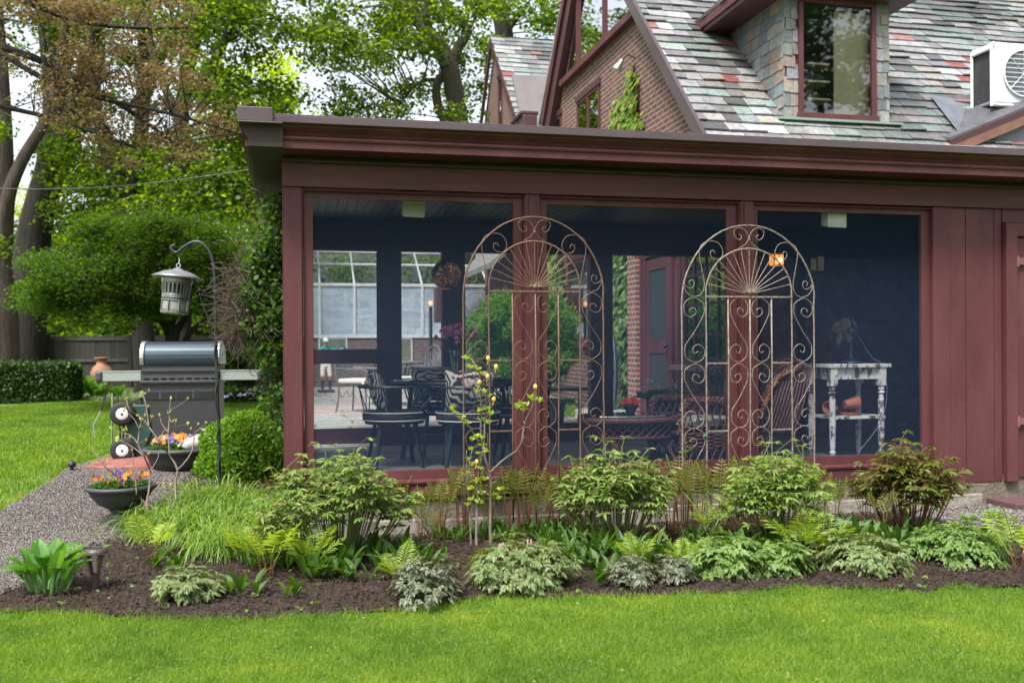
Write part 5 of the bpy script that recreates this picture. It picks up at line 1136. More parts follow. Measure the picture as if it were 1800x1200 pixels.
sw = (250-180)*Zg/1700
for s_ in (-1, 1):
    mb = MB(); xa, xb = s_*GW, s_*(GW+sw); mb.box(min(xa, xb), .02, .935*k, max(xa, xb), .5, 1.05*k); sh = mb.build('side_shelf', STEEL, grill, bevel=.006)
    mb = MB(); xe = s_*(GW+sw); mb.box(xe-.04, .0, .93*k, xe+.04, .52, 1.06*k); mb.build('shelf_end', GREY2, sh, bevel=.025)
    mb = MB(); mb.box(min(xa, xb), .015, 1.045*k, max(xa, xb), .05, 1.06*k); mb.build('shelf_rim', CHR, sh)
place(grill, g0_, R(-3))
# barbecue tools hanging from the left shelf
for i, (px, dx, nm, lab) in enumerate(((186, -.10, 'grill_tongs', 'black handled steel tongs hanging leftmost from the grill shelf'), (197, 0, 'grill_fork', 'long steel barbecue fork hanging straight from the grill shelf'), (207, .03, 'grill_brush', 'black headed grill brush hanging from the grill shelf nearest the wheels'))):
    P0 = PD(px, 690, Zg-.03); mb = MB(); t_ = thing(nm, lab, 'grill tool', P0); L_ = .42*1
    if i == 0: mb.bar(P0, P0+Vector((-.05, 0, -.2)), .03, .02)
    else: mb.bar(P0, P0+Vector((.0, 0, -.26)), .022, .014)
    mb.build('handle', BLACKP if i != 1 else CHR, t_)
    mb = MB(); s0 = P0+Vector((-.05, 0, -.2)) if i == 0 else P0+Vector((0, 0, -.26))
    mb.tube([s0, s0+Vector((dx*.8-.0, 0, -.16)), s0+Vector((dx*.7, 0, -.3))], .010, 5)
    if i == 2: mb.box(s0.x-.03, s0.y-.02, s0.z-.34, s0.x+.06, s0.y+.03, s0.z-.27)
    mb.build('shaft', CHR if i < 2 else BLACKP, t_)
# garden cart folded upright
cart = thing('garden_cart', 'dark green garden cart tipped on end beside the grill with two white hubbed wheels showing', 'cart', (0, 0, 0))
c0 = gp(216, 812)
mb = MB(); mb.slab([(.06, .05, .02), (.20, .05, 0), (.34, .05, .35), (.30, .05, .72), (.12, .05, .72), (.02, .05, .4)], (0, .35, 0)); mb.build('tub', basic('dark_green_plastic', (.012,.045,.04), (.02,.06,.05), .5), cart, bevel=.02)
for z in (.10, .56):
    mb = MB(); Mx = Matrix.Rotation(R(90), 4, 'X'); mb.lathe([(.07, -.045), (.12, -.05), (.15, -.03), (.155, 0), (.15, .03), (.12, .05), (.07, .045)], (0, 0, z+.05), 26, M=Mx); w = mb.build('wheel', basic('rubber_tyre', (.012,.012,.013), (.02,.02,.02), .75), cart, smooth=True)
    mb = MB(); mb.lathe([(0, -.02), (.025, -.02), (.03, -.035), (.07, -.05), (.08, -.052), (.08, .0), (0, 0)], (0, -.01, z+.05), 20, M=Matrix.Rotation(R(-90), 4, 'X')@Matrix.Scale(-1, 4, (0, 0, 1))); mb.lathe([(0, .064), (.05, .062), (.074, .054), (.08, .0), (0, 0)], (0, 0, z+.05), 20, M=Mx); mb.build('rim', WHITE, w)
    mb = MB(); mb.lathe([(0, .072), (.014, .072), (.014, .03), (0, .03)], (0, 0, z+.05), 10, M=Mx); mb.build('hub', BLACKM, w)
mb = MB(); mb.tube([(0, .02, .15), (0, .08, .61), (.1, .08, .7)], .015, 6); mb.build('axle_frame', BLACKM, cart)
mb = MB(); mb.slab([(-.02, .12, .68), (.18, .12, .80), (.22, .12, .74), (.05, .12, .62)], (0, .2, 0)); mb.build('folded_fender', BLACKP, cart)
place(cart, c0+Vector((0, .0, 0)), 0, .86)
# planters with pansies
def planter(label, W_, ped=True):
    fl = [((.72,.27,.04), .62), ((.13,.09,.42), .25), ((.7,.68,.62), .13)]
    prof = [(0, .16), (.12, .16), (.20, .20), (.27, .28), (.30, .34), (.325, .345), (.33, .37), (.315, .385), (.29, .37), (.27, .34), (0, .33)] if ped else [(0, .0), (.22, 0), (.27, .08), (.30, .16), (.325, .165), (.33, .19), (.315, .205), (.29, .19), (.27, .16), (0, .15)]
    t = flowerpot('planter_bowl', label, 'planter', fl, basic('charcoal_resin', (.035,.037,.042), (.06,.062,.07), .55, bs=.2), prof, 44, .27, .08, fs=.018, leaves=520, grp='black planter bowls of pansies')
    if ped:
        mb = MB(); mb.box(-.14, -.14, 0, .14, .14, .05); mb.lathe([(.14, .05), (.10, .075), (.085, .11), (.12, .16), (.13, .17)], seg=20); mb.build('pedestal', bpy.data.materials['charcoal_resin'], t)
    return t
g1 = gp(213, 922); Z1 = (g1-CAM).dot(dv); w1_ = 120*Z1/1700/.66
pl1 = planter('black pedestal bowl of orange, blue and white pansies standing on the gravel path', 1); place(pl1, g1, R(45), w1_)
g2_ = gp(316, 824); Z2 = (g2_-CAM).dot(dv); pl2 = planter('black bowl of orange and violet pansies in front of the grill', 1, False); place(pl2, g2_, 0, 125*Z2/1700/.66)
# white stone fish/shell ornament on the second bowl
K = PD(352, 777, Z2-.1); stn = MB(); rd = random.Random(8)
def blob(mb, c, rx, ry, rz, M=None, seg=12, jit=.06, sd=1):
    rd = random.Random(sd); n = 7; pr = []
    vs = []; c = Vector(c)
    for i in range(n+1):
        th = math.pi*i/n
        for k_ in range(seg):
            a = 2*math.pi*k_/seg; j = 1+rd.uniform(-jit, jit); p = Vector((rx*math.cos(th)*-1, ry*math.sin(th)*math.cos(a)*j, rz*math.sin(th)*math.sin(a)*j))
            if M is not None: p = M @ p
            vs.append(c+p)
    fs = [(i*seg+k_, i*seg+(k_+1) % seg, (i+1)*seg+(k_+1) % seg, (i+1)*seg+k_) for i in range(n) for k_ in range(seg)]
    mb.add(vs, fs)
Mt = Matrix.Rotation(R(-14), 4, 'Y'); blob(stn, K, .24, .10, .085, Mt, sd=3); blob(stn, K+Vector((.10, 0, .05)), .16, .09, .07, Mt, sd=4)
stn.tube(smooth([K+Vector((-.02, -.05, .06)), K+Vector((.08, -.09, .10)), K+Vector((.2, -.08, .12))], 4), .02, 6); stn.lathe([(0, .11), (.11, .12), (.12, .135), (0, .15)], K+Vector((.13, 0, 0)), 14)
tag(stn.build('stone_ornament', basic('bleached_stone', (.42,.40,.37), (.22,.2,.185), .9, sc=12, bs=.6, bsc=30), smooth=True, org=K), 'pale weathered carved stone ornament lying over the bowl before the grill', 'ornament')
# shepherd hook and insect trap
hb = gp(388, 880); Zh = 8.6; hb = PD(388, 872, Zh); hb.z = 0.0
hk = thing('shepherd_hook', 'tall black shepherd hook pole with curled end beside the boxwood', 'garden hook', (hb.x, hb.y, 0))
hp = [(388, 905), (386, 860), (385, 760), (382, 690), (379, 560), (378, 500), (375, 460), (366, 438), (352, 426), (338, 426), (325, 433), (315, 441), (309, 444), (303, 440), (301, 434), (308, 431)]
mb = MB(); P_ = [PD(x, y, Zh) for x, y in hp]; mb.tube(smooth(P_, 4), .0145, 7); mb.build('pole', BLACKM, hk, smooth=True)
mb = MB(); P_ = [PD(x, y, Zh-.02) for x, y in ((340, 488), (346, 500), (352, 520), (358, 540), (368, 562), (377, 578), (383, 590), (377, 620), (384, 660), (378, 700), (385, 740), (386, 750), (381, 770), (389, 790), (384, 820), (388, 850))]; mb.tube(smooth(P_, 4), .006, 5); mb.build('power_cord', BLACKP, hk, smooth=True)
LM = basic('pewter_metal', (.30,.30,.295), (.21,.21,.205), .38, metal=.6, sc=5); K = PD(311, 520, Zh); s_ = Zh/1700
lt = thing('insect_trap', 'grey metal lantern shaped insect trap hanging from the black hook', 'insect trap', (0, 0, 0))
M_ = Matrix.Rotation(R(6), 4, 'Y')
mb = MB(); mb.lathe([(0, .255), (.03, .25), (.05, .235), (.13, .215), (.19, .185), (.225, .165), (.222, .160), (.18, .175), (.12, .19), (0, .2)], seg=32); mb.build('lamp_shade', LM, lt, smooth=True)
mb = MB(); mb.lathe([(.135, .19), (.138, .12), (.128, .10), (.0, .10)], seg=28); mb.lathe([(0, .015), (.118, .015), (.122, .0), (.122, -.025), (.116, -.03), (0, -.03)], seg=28); mb.build('housing', LM, lt, smooth=False)
mb = MB()
for i in range(22): a = 2*math.pi*i/22; mb.bar((.127*math.cos(a), .127*math.sin(a), .11), (.119*math.cos(a), .119*math.sin(a), .01), .014, .01)
mb.build('slats', LM, lt)
mb = MB(); mb.lathe([(0, .10), (.06, .10), (.06, .01), (0, .01)], seg=14); mb.build('core', BLACKM, lt)
mb = MB(); mb.lathe([(.10, -.03), (.125, -.04), (.125, -.05), (.113, -.055), (.113, -.135), (.125, -.14), (.122, -.165), (.10, -.175), (0, -.175)], seg=28)
for i in range(8): a = 2*math.pi*(i+.5)/8; mb.bar((.12*math.cos(a), .12*math.sin(a), -.045), (.12*math.cos(a), .12*math.sin(a), -.145), .03, .008)
mb.build('catch_basket', LM, lt)
mb = MB(); mb.lathe([(.1145, -.055), (.1165, -.06), (.1165, -.13), (.1145, -.135)], seg=28); mb.build('mesh_panel', basic('grey_mesh', (.30,.30,.28), (.2,.2,.19), .8, sc=60), lt)
mb = MB(); mb.tube([(.018*math.cos(a), 0, .275+.018*math.sin(a)) for a in [i*math.pi/7 for i in range(14)]], .004, 5, True); mb.tube([(0, 0, .29), (.006, 0, .32), (0, 0, .345)], .005, 5); mb.build('hanging_ring', CHR, lt)
sc2 = 86*s_/.45; place(lt, PD(309, 519, Zh), 0, sc2); lt.rotation_euler = (0, R(5), 0)
# path lights
def pathlight(label):
    t = thing('path_light', label, 'path light', (0, 0, 0)); BR = basic('bronze_plastic', (.07,.05,.045), (.05,.035,.03), .5)
    mb = MB(); mb.lathe([(.0, .27), (.055, .27), (.068, .255), (.07, .24), (.06, .235), (.0, .235)], seg=24); mb.build('cap', BR, t)
    mb = MB(); mb.lathe([(0, .272), (.04, .272), (.04, .274), (0, .274)], seg=20); mb.build('solar_panel', basic('solar_blue', (.05,.06,.09), None, .25), t)
    mb = MB()
    for i in range(4): a = math.pi/4+i*math.pi/2; mb.tube([(.055*math.cos(a), .055*math.sin(a), .24), (.035*math.cos(a), .035*math.sin(a), .16), (.024*math.cos(a), .024*math.sin(a), .10)], .006, 5)
    mb.tube([(0, 0, .12), (0, 0, -.05)], [.024, .014], 8); mb.build('stake', BR, t)
    mb = MB(); mb.lathe([(.045, .235), (.03, .16), (.022, .12), (0, .12)], seg=16); mb.build('lens', glassmat('lens_glass', .2, (.8,.75,.7)), t); return t
a_ = gp(168, 1044); pl = pathlight('bronze solar path light standing in the mulch at the left front'); place(pl, a_, 0, 80*(a_-CAM).dot(dv)/1700/.27)
a_ = gp(126, 830); bl = thing('path_light', 'small black round topped path light at the lawn edge by the gravel', 'path light', (0, 0, 0))
mb = MB(); mb.lathe([(0, .12), (.03, .115), (.045, .085), (.04, .06), (.015, .05), (0, .05)], seg=16); mb.build('cap', BLACKP, bl, smooth=True); mb = MB(); mb.tube([(0, 0, .06), (0, 0, -.03)], .018, 8); mb.build('stake', BLACKP, bl); place(bl, a_, 0, .95)
# terracotta urn
ZU = 24; a_ = PD(179, 712, ZU); ur = thing('terracotta_urn', 'tall terracotta urn standing among ferns before the fence', 'urn', (0, 0, 0))
mb = MB(); mb.lathe([(0, 0), (.13, 0), (.14, .05), (.2, .3), (.29, .6), (.30, .72), (.24, .86), (.14, .95), (.12, 1.05), (.15, 1.1), (.19, 1.12), (.19, 1.15), (.15, 1.15), (.11, 1.05), (0, .9)], seg=26); mb.build('body', basic('old_terracotta', (.40,.18,.11), (.24,.14,.085), .85, sc=4, bs=.3), ur, smooth=True); place(ur, gp(179, 700), 0, (PD(179, 628, 24).z-gp(179, 700).z)/1.15)
# thin hanging lantern post by the vine
K = PD(470, 612, 15); mb = MB(); pt_ = thing('garden_lantern', 'slim black lantern on a thin pole behind the vine', 'garden lantern', (K.x, K.y, .3))
mb.tube([(K.x+.05, K.y, .25), (K.x+.05, K.y, K.z-.02)], .012, 6); mb.build('pole', BLACKM, pt_)
mb = MB(); mb.lathe([(.0, .16), (.03, .13), (.12, .09), (.10, .08), (.07, .07), (.055, -.1), (0, -.12)], K+Vector((.05, 0, .05)), 4); mb.build('lantern_head', BLACKM, pt_)

# ================================================================ trees
LBR = leafmat('bark', [(.05,.042,.034)], 0)
def barkmat(name, c1, c2, s=6):
    return basic(name, c1, c2, .95, sc=s, bs=1, bsc=14, stretch=(1, 1, .18), bd=.05, det=8)
BK1 = barkmat('dark_maple_bark', (.010,.008,.006), (.021,.017,.013)); BK2 = barkmat('pale_bark', (.09,.068,.055), (.05,.038,.03))
BK3 = barkmat('greenish_bark', (.035,.03,.019), (.06,.052,.034))
GL1 = leafmat('maple_leaf_green', [(.014,.032,.004), (.04,.078,.008), (.10,.17,.013), (.022,.048,.006), (.19,.28,.02)], .6, sat=1.7)  # brightest tones put the glow of back-lit leaves into the colour
GL2 = leafmat('bright_leaf', [(.15,.24,.016), (.22,.31,.02), (.28,.35,.025), (.18,.26,.018)], .65, sat=1.9)  # yellow greens raised so that the back-lit glow sits in the colour
GL3 = leafmat('japanese_maple_leaf', [(.035,.082,.010), (.065,.13,.013), (.025,.062,.008), (.10,.18,.02)], .5, sat=1.5)
GLB = leafmat('bronze_young_leaf', [(.15,.105,.050), (.21,.145,.075), (.12,.095,.04), (.11,.11,.035)], .4, tint=(1.5,1.3,.9))
GLD = leafmat('dark_tree_leaf', [(.015,.045,.01), (.03,.075,.014), (.02,.055,.012)], .35)
def cloud(name, C, size, mat, parent, flat=.6, droop=0, org=None):
    n = len(C); s = size*rng.uniform(.6, 1.35, n)
    a = rng.uniform(0, 6.283, n); tl = rng.normal(0, flat, n); d = np.stack([np.cos(a)*np.cos(tl), np.sin(a)*np.cos(tl), np.sin(tl)-droop], 1)
    u = rng.normal(0, 1, (n, 3)); u[:, 2] *= .35; sd = np.cross(d, u); ln = np.linalg.norm(sd, axis=1, keepdims=True)+1e-6
    # blade mostly horizontal: side vector lies near horizontal plane
    up = np.array([0, 0, 1.])+rng.normal(0, flat, (n, 3)); sd = np.cross(d, up); sd /= np.linalg.norm(sd, axis=1, keepdims=True)+1e-6; nm = np.cross(sd, d)
    h = s[:, None]
    V = np.stack([C-d*h*.5, C+sd*h*.42+nm*h*.08, C+d*h*.5, C-sd*h*.42+nm*h*.08], 1).reshape(-1, 3)
    k_ = np.arange(n)[:, None]*4; F4 = np.concatenate([k_+np.array([[0, 1, 2]]), k_+np.array([[0, 2, 3]])], 1).reshape(-1, 3)
    return np_mesh(name, V, F4, mat, parent, org=org)
def clusters(cs, per, r, thin=.45):
    cs = np.asarray([tuple(c) for c in cs], float); n = len(cs)*per; rad = r*rng.uniform(.6, 1.3, len(cs))
    g = rng.normal(0, 1, (len(cs), per, 3)); g /= np.linalg.norm(g, axis=2, keepdims=True); g *= (rng.uniform(0, 1, (len(cs), per, 1))**.5)
    g[..., 2] *= thin; return (cs[:, None, :]+g*rad[:, None, None]).reshape(-1, 3)
def limb(mb, pts, r0, r1, seg=8, wob=.0):
    pts = smooth([Vector(p) for p in pts], 5); n = len(pts); rd = random.Random(n)
    mb.tube([p+Vector((rd.uniform(-wob, wob), rd.uniform(-wob, wob), 0)) for p in pts], [r0+(r1-r0)*i/(n-1) for i in range(n)], seg)
def twigs(mb, src, targets, r=.03, seg=4, frac=1):
    for c in targets:
        if random.random() > frac: continue
        b = min(src, key=lambda p: (p-c).length+max(0, p.z-c.z)*1.5); mid = b.lerp(c, .5)+Vector((random.uniform(-.3, .3), random.uniform(-.3, .3), random.uniform(0, .5)))
        mb.tube(smooth([b, mid, c], 4), [r, r*.9, r*.8, r*.7, r*.6, r*.5, r*.42, r*.35, r*.3], seg)
def pxpoints(n, x0, y0, x1, y1, Z0, Z1):
    return [PD(random.uniform(x0, x1), random.uniform(y0, y1), random.uniform(Z0, Z1)) for _ in range(n)]
def tree(name, label, base_px, Zb, limbs, crown, leaf_mat, bark, per=260, r=.9, size=.11, tw=.03, thin=.5, flat=.6, cat='tree', group=None, twf=.5, base=None, root_r=None):
    """limbs: lists of (px,py,Z) with radii; crown: boxes (x0,y0,x1,y1,Z0,Z1,n)"""
    b = base if base is not None else Vector((*PD(base_px[0], base_px[1], Zb).xy, .2)); t = thing(name, label, cat, b, group); mb = MB(); src = []
    for pts, r0, r1 in limbs:
        P_ = [PD(*p) if len(p) == 3 and not isinstance(p, Vector) else p for p in pts]
        if pts is limbs[0][0]: P_ = [Vector((P_[0].x, P_[0].y, 0.0))]+P_
        limb(mb, P_, r0, r1); sm = smooth(P_, 5); src += sm[len(sm)//3:]
    cs = [c for bx_ in crown for c in pxpoints(bx_[6], *bx_[:6])]
    twigs(mb, src, cs, tw, 4, twf)
    mb.build('trunk', bark, t, smooth=True)
    C = clusters(cs, per, r, thin); cloud('crown', C, size, leaf_mat, t, flat); return t
random.seed(11)
# far-left pale trunk with curved limb
tree('maple_tree', 'tall pale barked tree cut by the left edge, one limb curving up and right', (5, 640), 26,
     [([(8,640,26),(5,540,26),(-5,440,26),(2,300,26),(-4,150,26),(-15,0,26),(-20,-150,26)], .42, .25), ([(10,430,25.5),(15,345,25),(40,280,25),(75,220,25),(100,150,25),(112,60,25),(150,-60,25)], .19, .08)],
     [(-260,-200,120,60,22,30,16), (-200,40,-20,500,22,30,10)], GL1, BK2, per=280, r=1.0, size=.12)
# big dark twin trunk
tree('maple_tree', 'massive dark forked trunk rising behind the clipped hedge at the left', (50, 620), 30,
     [([(45,640,30),(52,500,30),(62,400,30),(95,270,30),(100,150,30),(85,0,30),(80,-150,30)], .62, .34), ([(95,290,30),(150,160,29.5),(165,60,29),(155,-80,29)], .48, .25), ([(100,180,30),(130,60,30),(190,-60,30)], .25, .12)],
     [(-50,-150,330,130,27,33,30), (80,150,330,330,27,31,15), (95,240,300,400,28,32,30)], GL1, BK1, per=280, r=1.0, size=.12)
tree('maple_tree', 'dark slanting trunk between the big forked tree and the lantern hook', (225, 560), 27,
     [([(255,640,27),(240,480,27),(200,290,27),(165,190,27),(160,100,27),(175,-50,27)], .34, .16), ([(220,380,27),(245,260,27),(252,120,27),(250,-60,27)], .26, .12), ([(248,200,27),(285,100,27),(340,10,27)], .14, .07)],
     [(150,-100,470,100,24,29,26), (110,260,300,420,24,29,16)], GL1, BK1, per=280, r=.95, size=.12)
tree('maple_tree', 'dark trunk with branches fanning upward left of the porch eave', (330, 560), 24,
     [([(318,640,24),(322,400,24),(318,250,24),(325,150,24),(345,60,24),(365,-60,24)], .26, .12), ([(325,170,24),(375,110,24),(415,20,24),(440,-80,24)], .15, .07), ([(322,220,24),(280,130,24),(255,20,24)], .13, .06), ([(345,70,24),(390,30,24),(470,0,24)], .08, .04)],
     [(300,-80,600,90,22,27,28), (340,100,520,250,22,27,22), (330,240,470,400,22,27,22), (250,250,400,400,22,27,16)], GL1, BK1, per=300, r=.9, size=.11)
# tree behind the eave, its back-lighting put into bright leaf colours
tree('ash_tree', 'bright yellow green sunlit tree behind the porch corner', (440, 560), 36,
     [([(440,640,36),(445,400,36),(430,250,36),(440,100,36)], .25, .1)],
     [(350,215,560,470,31,38,44), (400,90,520,240,32,38,10)], GL2, BK1, per=260, r=1.1, size=.15)
# central maple over the roof
tree('maple_tree', 'forked maple rising over the porch roof left of the brick gable', (800, 400), 26,
     [([(805,640,26),(812,330,26),(808,230,26),(800,170,26),(790,115,26)], .30, .25), ([(790,120,26),(775,85,26),(742,45,26),(722,5,26),(712,-80,26)], .25, .14), ([(796,118,26),(805,85,26),(822,55,26),(805,35,26),(785,5,26),(770,-60,26)], .15, .08), ([(752,60,26),(748,20,26),(752,-60,26)], .18, .10), ([(822,55,26),(832,40,26)], .08, .03), ([(790,225,26),(770,185,26),(768,150,26),(782,125,26)], .14, .10), ([(766,140,26),(745,142,26),(725,155,26),(702,185,26)], .055, .03)],
     [(640,-80,880,40,24,28,26), (640,30,760,110,24,28,14), (500,20,660,110,24,28,16), (560,150,900,215,24,30,20), (760,60,880,150,26,29,10)], GL1, BK3, per=230, r=.75, size=.105, thin=.55)
tree('maple_tree', 'dark maple trunk emerging above the small slate gable', (885, 300), 32,
     [([(890,640,32),(893,300,32),(888,120,32),(885,50,32),(872,0,32),(862,-80,32)], .42, .25), ([(888,60,32),(905,35,32),(930,5,32)], .14, .07)],
     [(830,-60,1010,90,30,34,16), (890,40,960,110,30,34,6)], GL1, BK1, per=240, r=.85, size=.12)
# bronze-leaved maple branches reaching over the garden
tree('bronze_maple', 'bronze leaved maple spreading thin branches across the upper left', (-260, 500), 15,
     [([(-420,700,15),(-400,300,15),(-340,60,15),(-200,-60,15)], .30, .16), ([(-300,60,15),(-100,60,15),(80,110,15),(220,190,15),(330,270,15)], .09, .02), ([(-250,-20,15),(-60,-30,15),(150,40,15),(330,50,15)], .08, .02), ([(-380,200,15.5),(-150,170,15.5),(60,200,15.5),(240,260,15)], .07, .02), ([(-60,50,15),(100,150,14.5),(300,200,14.5),(420,235,14.5)], .05, .012)],
     [(-100,-40,170,90,13.5,17,34), (120,10,330,150,13.5,17,34), (20,100,180,220,13.5,17,22), (160,130,350,290,13.5,17,34), (280,180,400,260,14,16,8), (60,-20,330,40,14,16,14)], GLB, BK1, per=110, r=.42, size=.055, tw=.010, thin=.32, flat=.5, twf=.9)
# japanese maple
tree('japanese_maple', 'low spreading fresh green japanese maple in front of the board fence', (312, 600), 19.5,
     [([(300,640,19.5),(298,600,19.5),(290,575,19.5),(265,540,19.5),(200,500,19.5),(140,500,19.5)], .10, .04), ([(306,640,19.5),(308,590,19.5),(322,565,19.5),(350,530,19.5),(400,480,19.5)], .10, .04), ([(304,620,19.5),(300,560,19.5),(290,480,19.5),(280,400,19.5)], .09, .03), ([(322,630,19.5),(330,590,19.5),(370,560,19),(420,560,19)], .07, .03), ([(298,600,19.5),(310,540,19.5),(340,450,19.5)], .07, .03)],
     [(140,385,420,470,18,21.5,90), (55,450,300,550,18,21,90), (300,440,470,545,18,21.5,80), (110,520,300,575,18,20.5,44), (200,380,330,420,18.5,21,20), (30,490,110,540,18,20,20), (330,530,440,556,18,20,10)], GL3, BK1, per=210, r=.50, size=.062, tw=.020, thin=.40, flat=.4, twf=.6)
# small slim tree behind (yellow) at far left
tree('birch_tree', 'thin yellow green tree in the gap at the far left', (28, 560), 45, [([(30,640,45),(32,400,45)], .12, .05)], [(5,330,60,560,42,50,12)], GL2, BK2, per=350, r=1.0, size=.12)
# distant woodland seen between trunks
C = clusters(pxpoints(150, -300, 380, 620, 560, 48, 60)+pxpoints(90, -200, 545, 620, 605, 38, 44), 300, 1.5, .6); o = cloud('distant_woodland', C, .28, GL1, None, org=(0, 50, 0)); o['kind'] = 'stuff'
# trees behind the greenhouse
tree('maple_tree', 'leafy tree behind the greenhouse seen through the left screen bay', (640, 420), 34, [([(600,640,36),(575,450,36),(570,330,36)], .3, .2), ([(720,640,36),(730,450,36),(735,350,36)], .2, .12)], [(540,380,960,520,31,38,60)], GL1, BK1, per=500, r=1.2, size=.16, thin=.7)
C = clusters(pxpoints(70, 540, 440, 960, 560, 28.5, 31), 300, .9, .7); o = cloud('shrubbery', C, .14, GL2, None, org=(0, 25, 0)); o['kind'] = 'stuff'
# trees behind the photographer, mirrored in the panes
for i, (x, y, h) in enumerate(((-7, -30, 19), (3, -34, 21), (13, -30, 20), (24, -26, 19), (-24, -16, 14), (-20, 2, 12))):
    base = Vector((x, y, 0)); t = thing('oak_tree', 'tall dark leafy tree on the street side behind the photographer', 'tree', base, 'trees behind the photographer')
    mb = MB(); limb(mb, [base, base+Vector((.2, 0, h*.4)), base+Vector((-.2, .2, h*.8))], .35, .12); mb.build('trunk', BK1, t, smooth=True)
    cs = [base+Vector((random.gauss(0, 2.8), random.gauss(0, 2.2), h*.3+random.random()*h*.75)) for _ in range(50)]
    cloud('crown', clusters(cs, 260, 1.7, .6), .26, GLD, t)

# ================================================================ hedge, ferns and planting at the back left
def shell(n, x0, y0, z0, x1, y1, z1, jit=.05):
    P_ = rng.uniform((x0, y0, z0), (x1, y1, z1), (n, 3)); f = rng.integers(0, 4, n)
    P_[f == 0, 2] = z1; P_[f == 1, 1] = y0; P_[f == 2, 0] = x1; P_[f == 3, 1] = y0
    return P_+rng.normal(0, jit, (n, 3))
HL = leafmat('hedge_leaf', [(.018,.045,.010), (.035,.075,.012), (.025,.06,.012), (.05,.10,.014)], .25)
a_ = gp(-120, 725); b_ = gp(122, 708); hz_ = PD(60, 645, (gp(60, 712)-CAM).dot(dv)).z
hg = thing('clipped_hedge', 'low dark clipped hedge along the far left edge of the lawn', 'hedge', (b_.x, b_.y, .25)); mb = MB(); mb.box(a_.x, b_.y+.1, .2, b_.x-.1, b_.y+.9, hz_-.1); mb.build('twigs', basic('hedge_core', (.02,.03,.01), (.012,.018,.007), 1), hg)  # solid near-black green box fills the inside of the hedge
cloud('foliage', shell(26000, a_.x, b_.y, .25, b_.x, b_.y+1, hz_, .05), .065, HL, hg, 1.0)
FN1 = leafmat('ostrich_fern', [(.06,.17,.02), (.09,.22,.03), (.12,.26,.035)], .45)
def frond(mb, base, d, L, w, n=11, droop=.35, lw=.24, rd=random):
    base = Vector(base); d = Vector(d).normalized(); side = d.cross(Vector((0, 0, 1)))
    if side.length < .1: side = Vector((1, 0, 0))
    side.normalize(); pts = [base+d*(L*t)-Vector((0, 0, droop*L*t*t)) for t in [i/n for i in range(n+1)]]
    mb.tube(pts, .0035, 3)
    for i in range(1 if n < 8 else 2, n):
        t = i/n; ww = w*math.sin(math.pi*min(1, .18+t*.82))**.8*(1.0 if t > .2 else .5); dd = (pts[i+1]-pts[i-1]).normalized(); up = side.cross(dd)
        for s in (1, -1): mb.leaf(pts[i], side*s+dd*.45+up*rd.uniform(-.1, .25), up, ww, ww*lw, .15, .1, 2)
def fern(name, label, n, L, w, mat, spread=.55, seed=1, pn=11, droop=.35, lw=.24, grp=None, stem=None, sh=0):
    rd = random.Random(seed); t = thing(name, label, 'fern', (0, 0, 0), grp); mb = MB(); sm = MB()
    for i in range(n):
        a = 6.283*i/n+rd.uniform(-.4, .4); e = spread*rd.uniform(.5, 1.2); d = Vector((math.cos(a)*e, math.sin(a)*e, 1)); l = L*rd.uniform(.7, 1.15)
        b = Vector((math.cos(a)*.03, math.sin(a)*.03, 0))
        if sh: p = b+d.normalized()*sh*rd.uniform(.75, 1.2); sm.tube([b, b.lerp(p, .5)+Vector((rd.uniform(-.01, .01), 0, 0)), p], .0042, 4); b = p; d = Vector((math.cos(a)*e*2.2, math.sin(a)*e*2.2, .8))
        frond(mb, b, d, l, w*rd.uniform(.8, 1.15), pn, droop, lw, rd)
    mb.build('fronds', mat, t)
    if sh: sm.build('stems', stem, t)
    return t
f0 = fern('fern', 'big fresh green fern beside the terracotta urn', 16, 1.0, .22, FN1, .5, 3, 14); place(f0, gp(140, 702), 0, 1.0)
for i, (px, py, s, lab) in enumerate(((108, 700, .8, 'green fern at the end of the clipped hedge'), (168, 704, .75, 'green fern directly left of the terracotta urn'), (80, 696, .8, 'pale green fern rising behind the hedge'), (205, 702, .6, 'low fern right of the terracotta urn'))): copy_tree(f0, None, gp(px, py), i*1.3, s, lab)
gc = leafmat('silver_groundcover', [(.16,.24,.14), (.26,.33,.22), (.12,.20,.10)], .3)
P_ = np.array([tuple(gp(rng.uniform(60, 480), rng.uniform(692, 703), .05)) for _ in range(400)]); C = clusters(P_, 26, .14, .5); o = cloud('border_groundcover', C, .06, gc, None); o['kind'] = 'stuff'
P_ = np.array([tuple(gp(rng.uniform(385, 490), rng.uniform(672, 700), .12)) for _ in range(260)]); o = cloud('border_groundcover', clusters(P_, 30, .25, .7), .08, GL3, None); o['kind'] = 'stuff'
FLV = leafmat('small_violet_flower', [(.5,.45,.8), (.65,.6,.85), (.35,.2,.6)], .2, tint=(1, 1, 1)); P_ = np.array([tuple(gp(rng.uniform(385, 492), rng.uniform(676, 698), .33)) for _ in range(30)]); o = cloud('border_flowers', clusters(P_, 4, .05), .06, FLV, None, 1.2); o['kind'] = 'stuff'
sb_ = thing('border_shrub', 'leafy green shrub in the border right of the grill before the fence', 'shrub', gp(430, 690)); cloud('foliage', clusters(pxpoints(22, 400, 632, 470, 672, 21, 23), 260, .4, .8), .08, GL3, sb_)
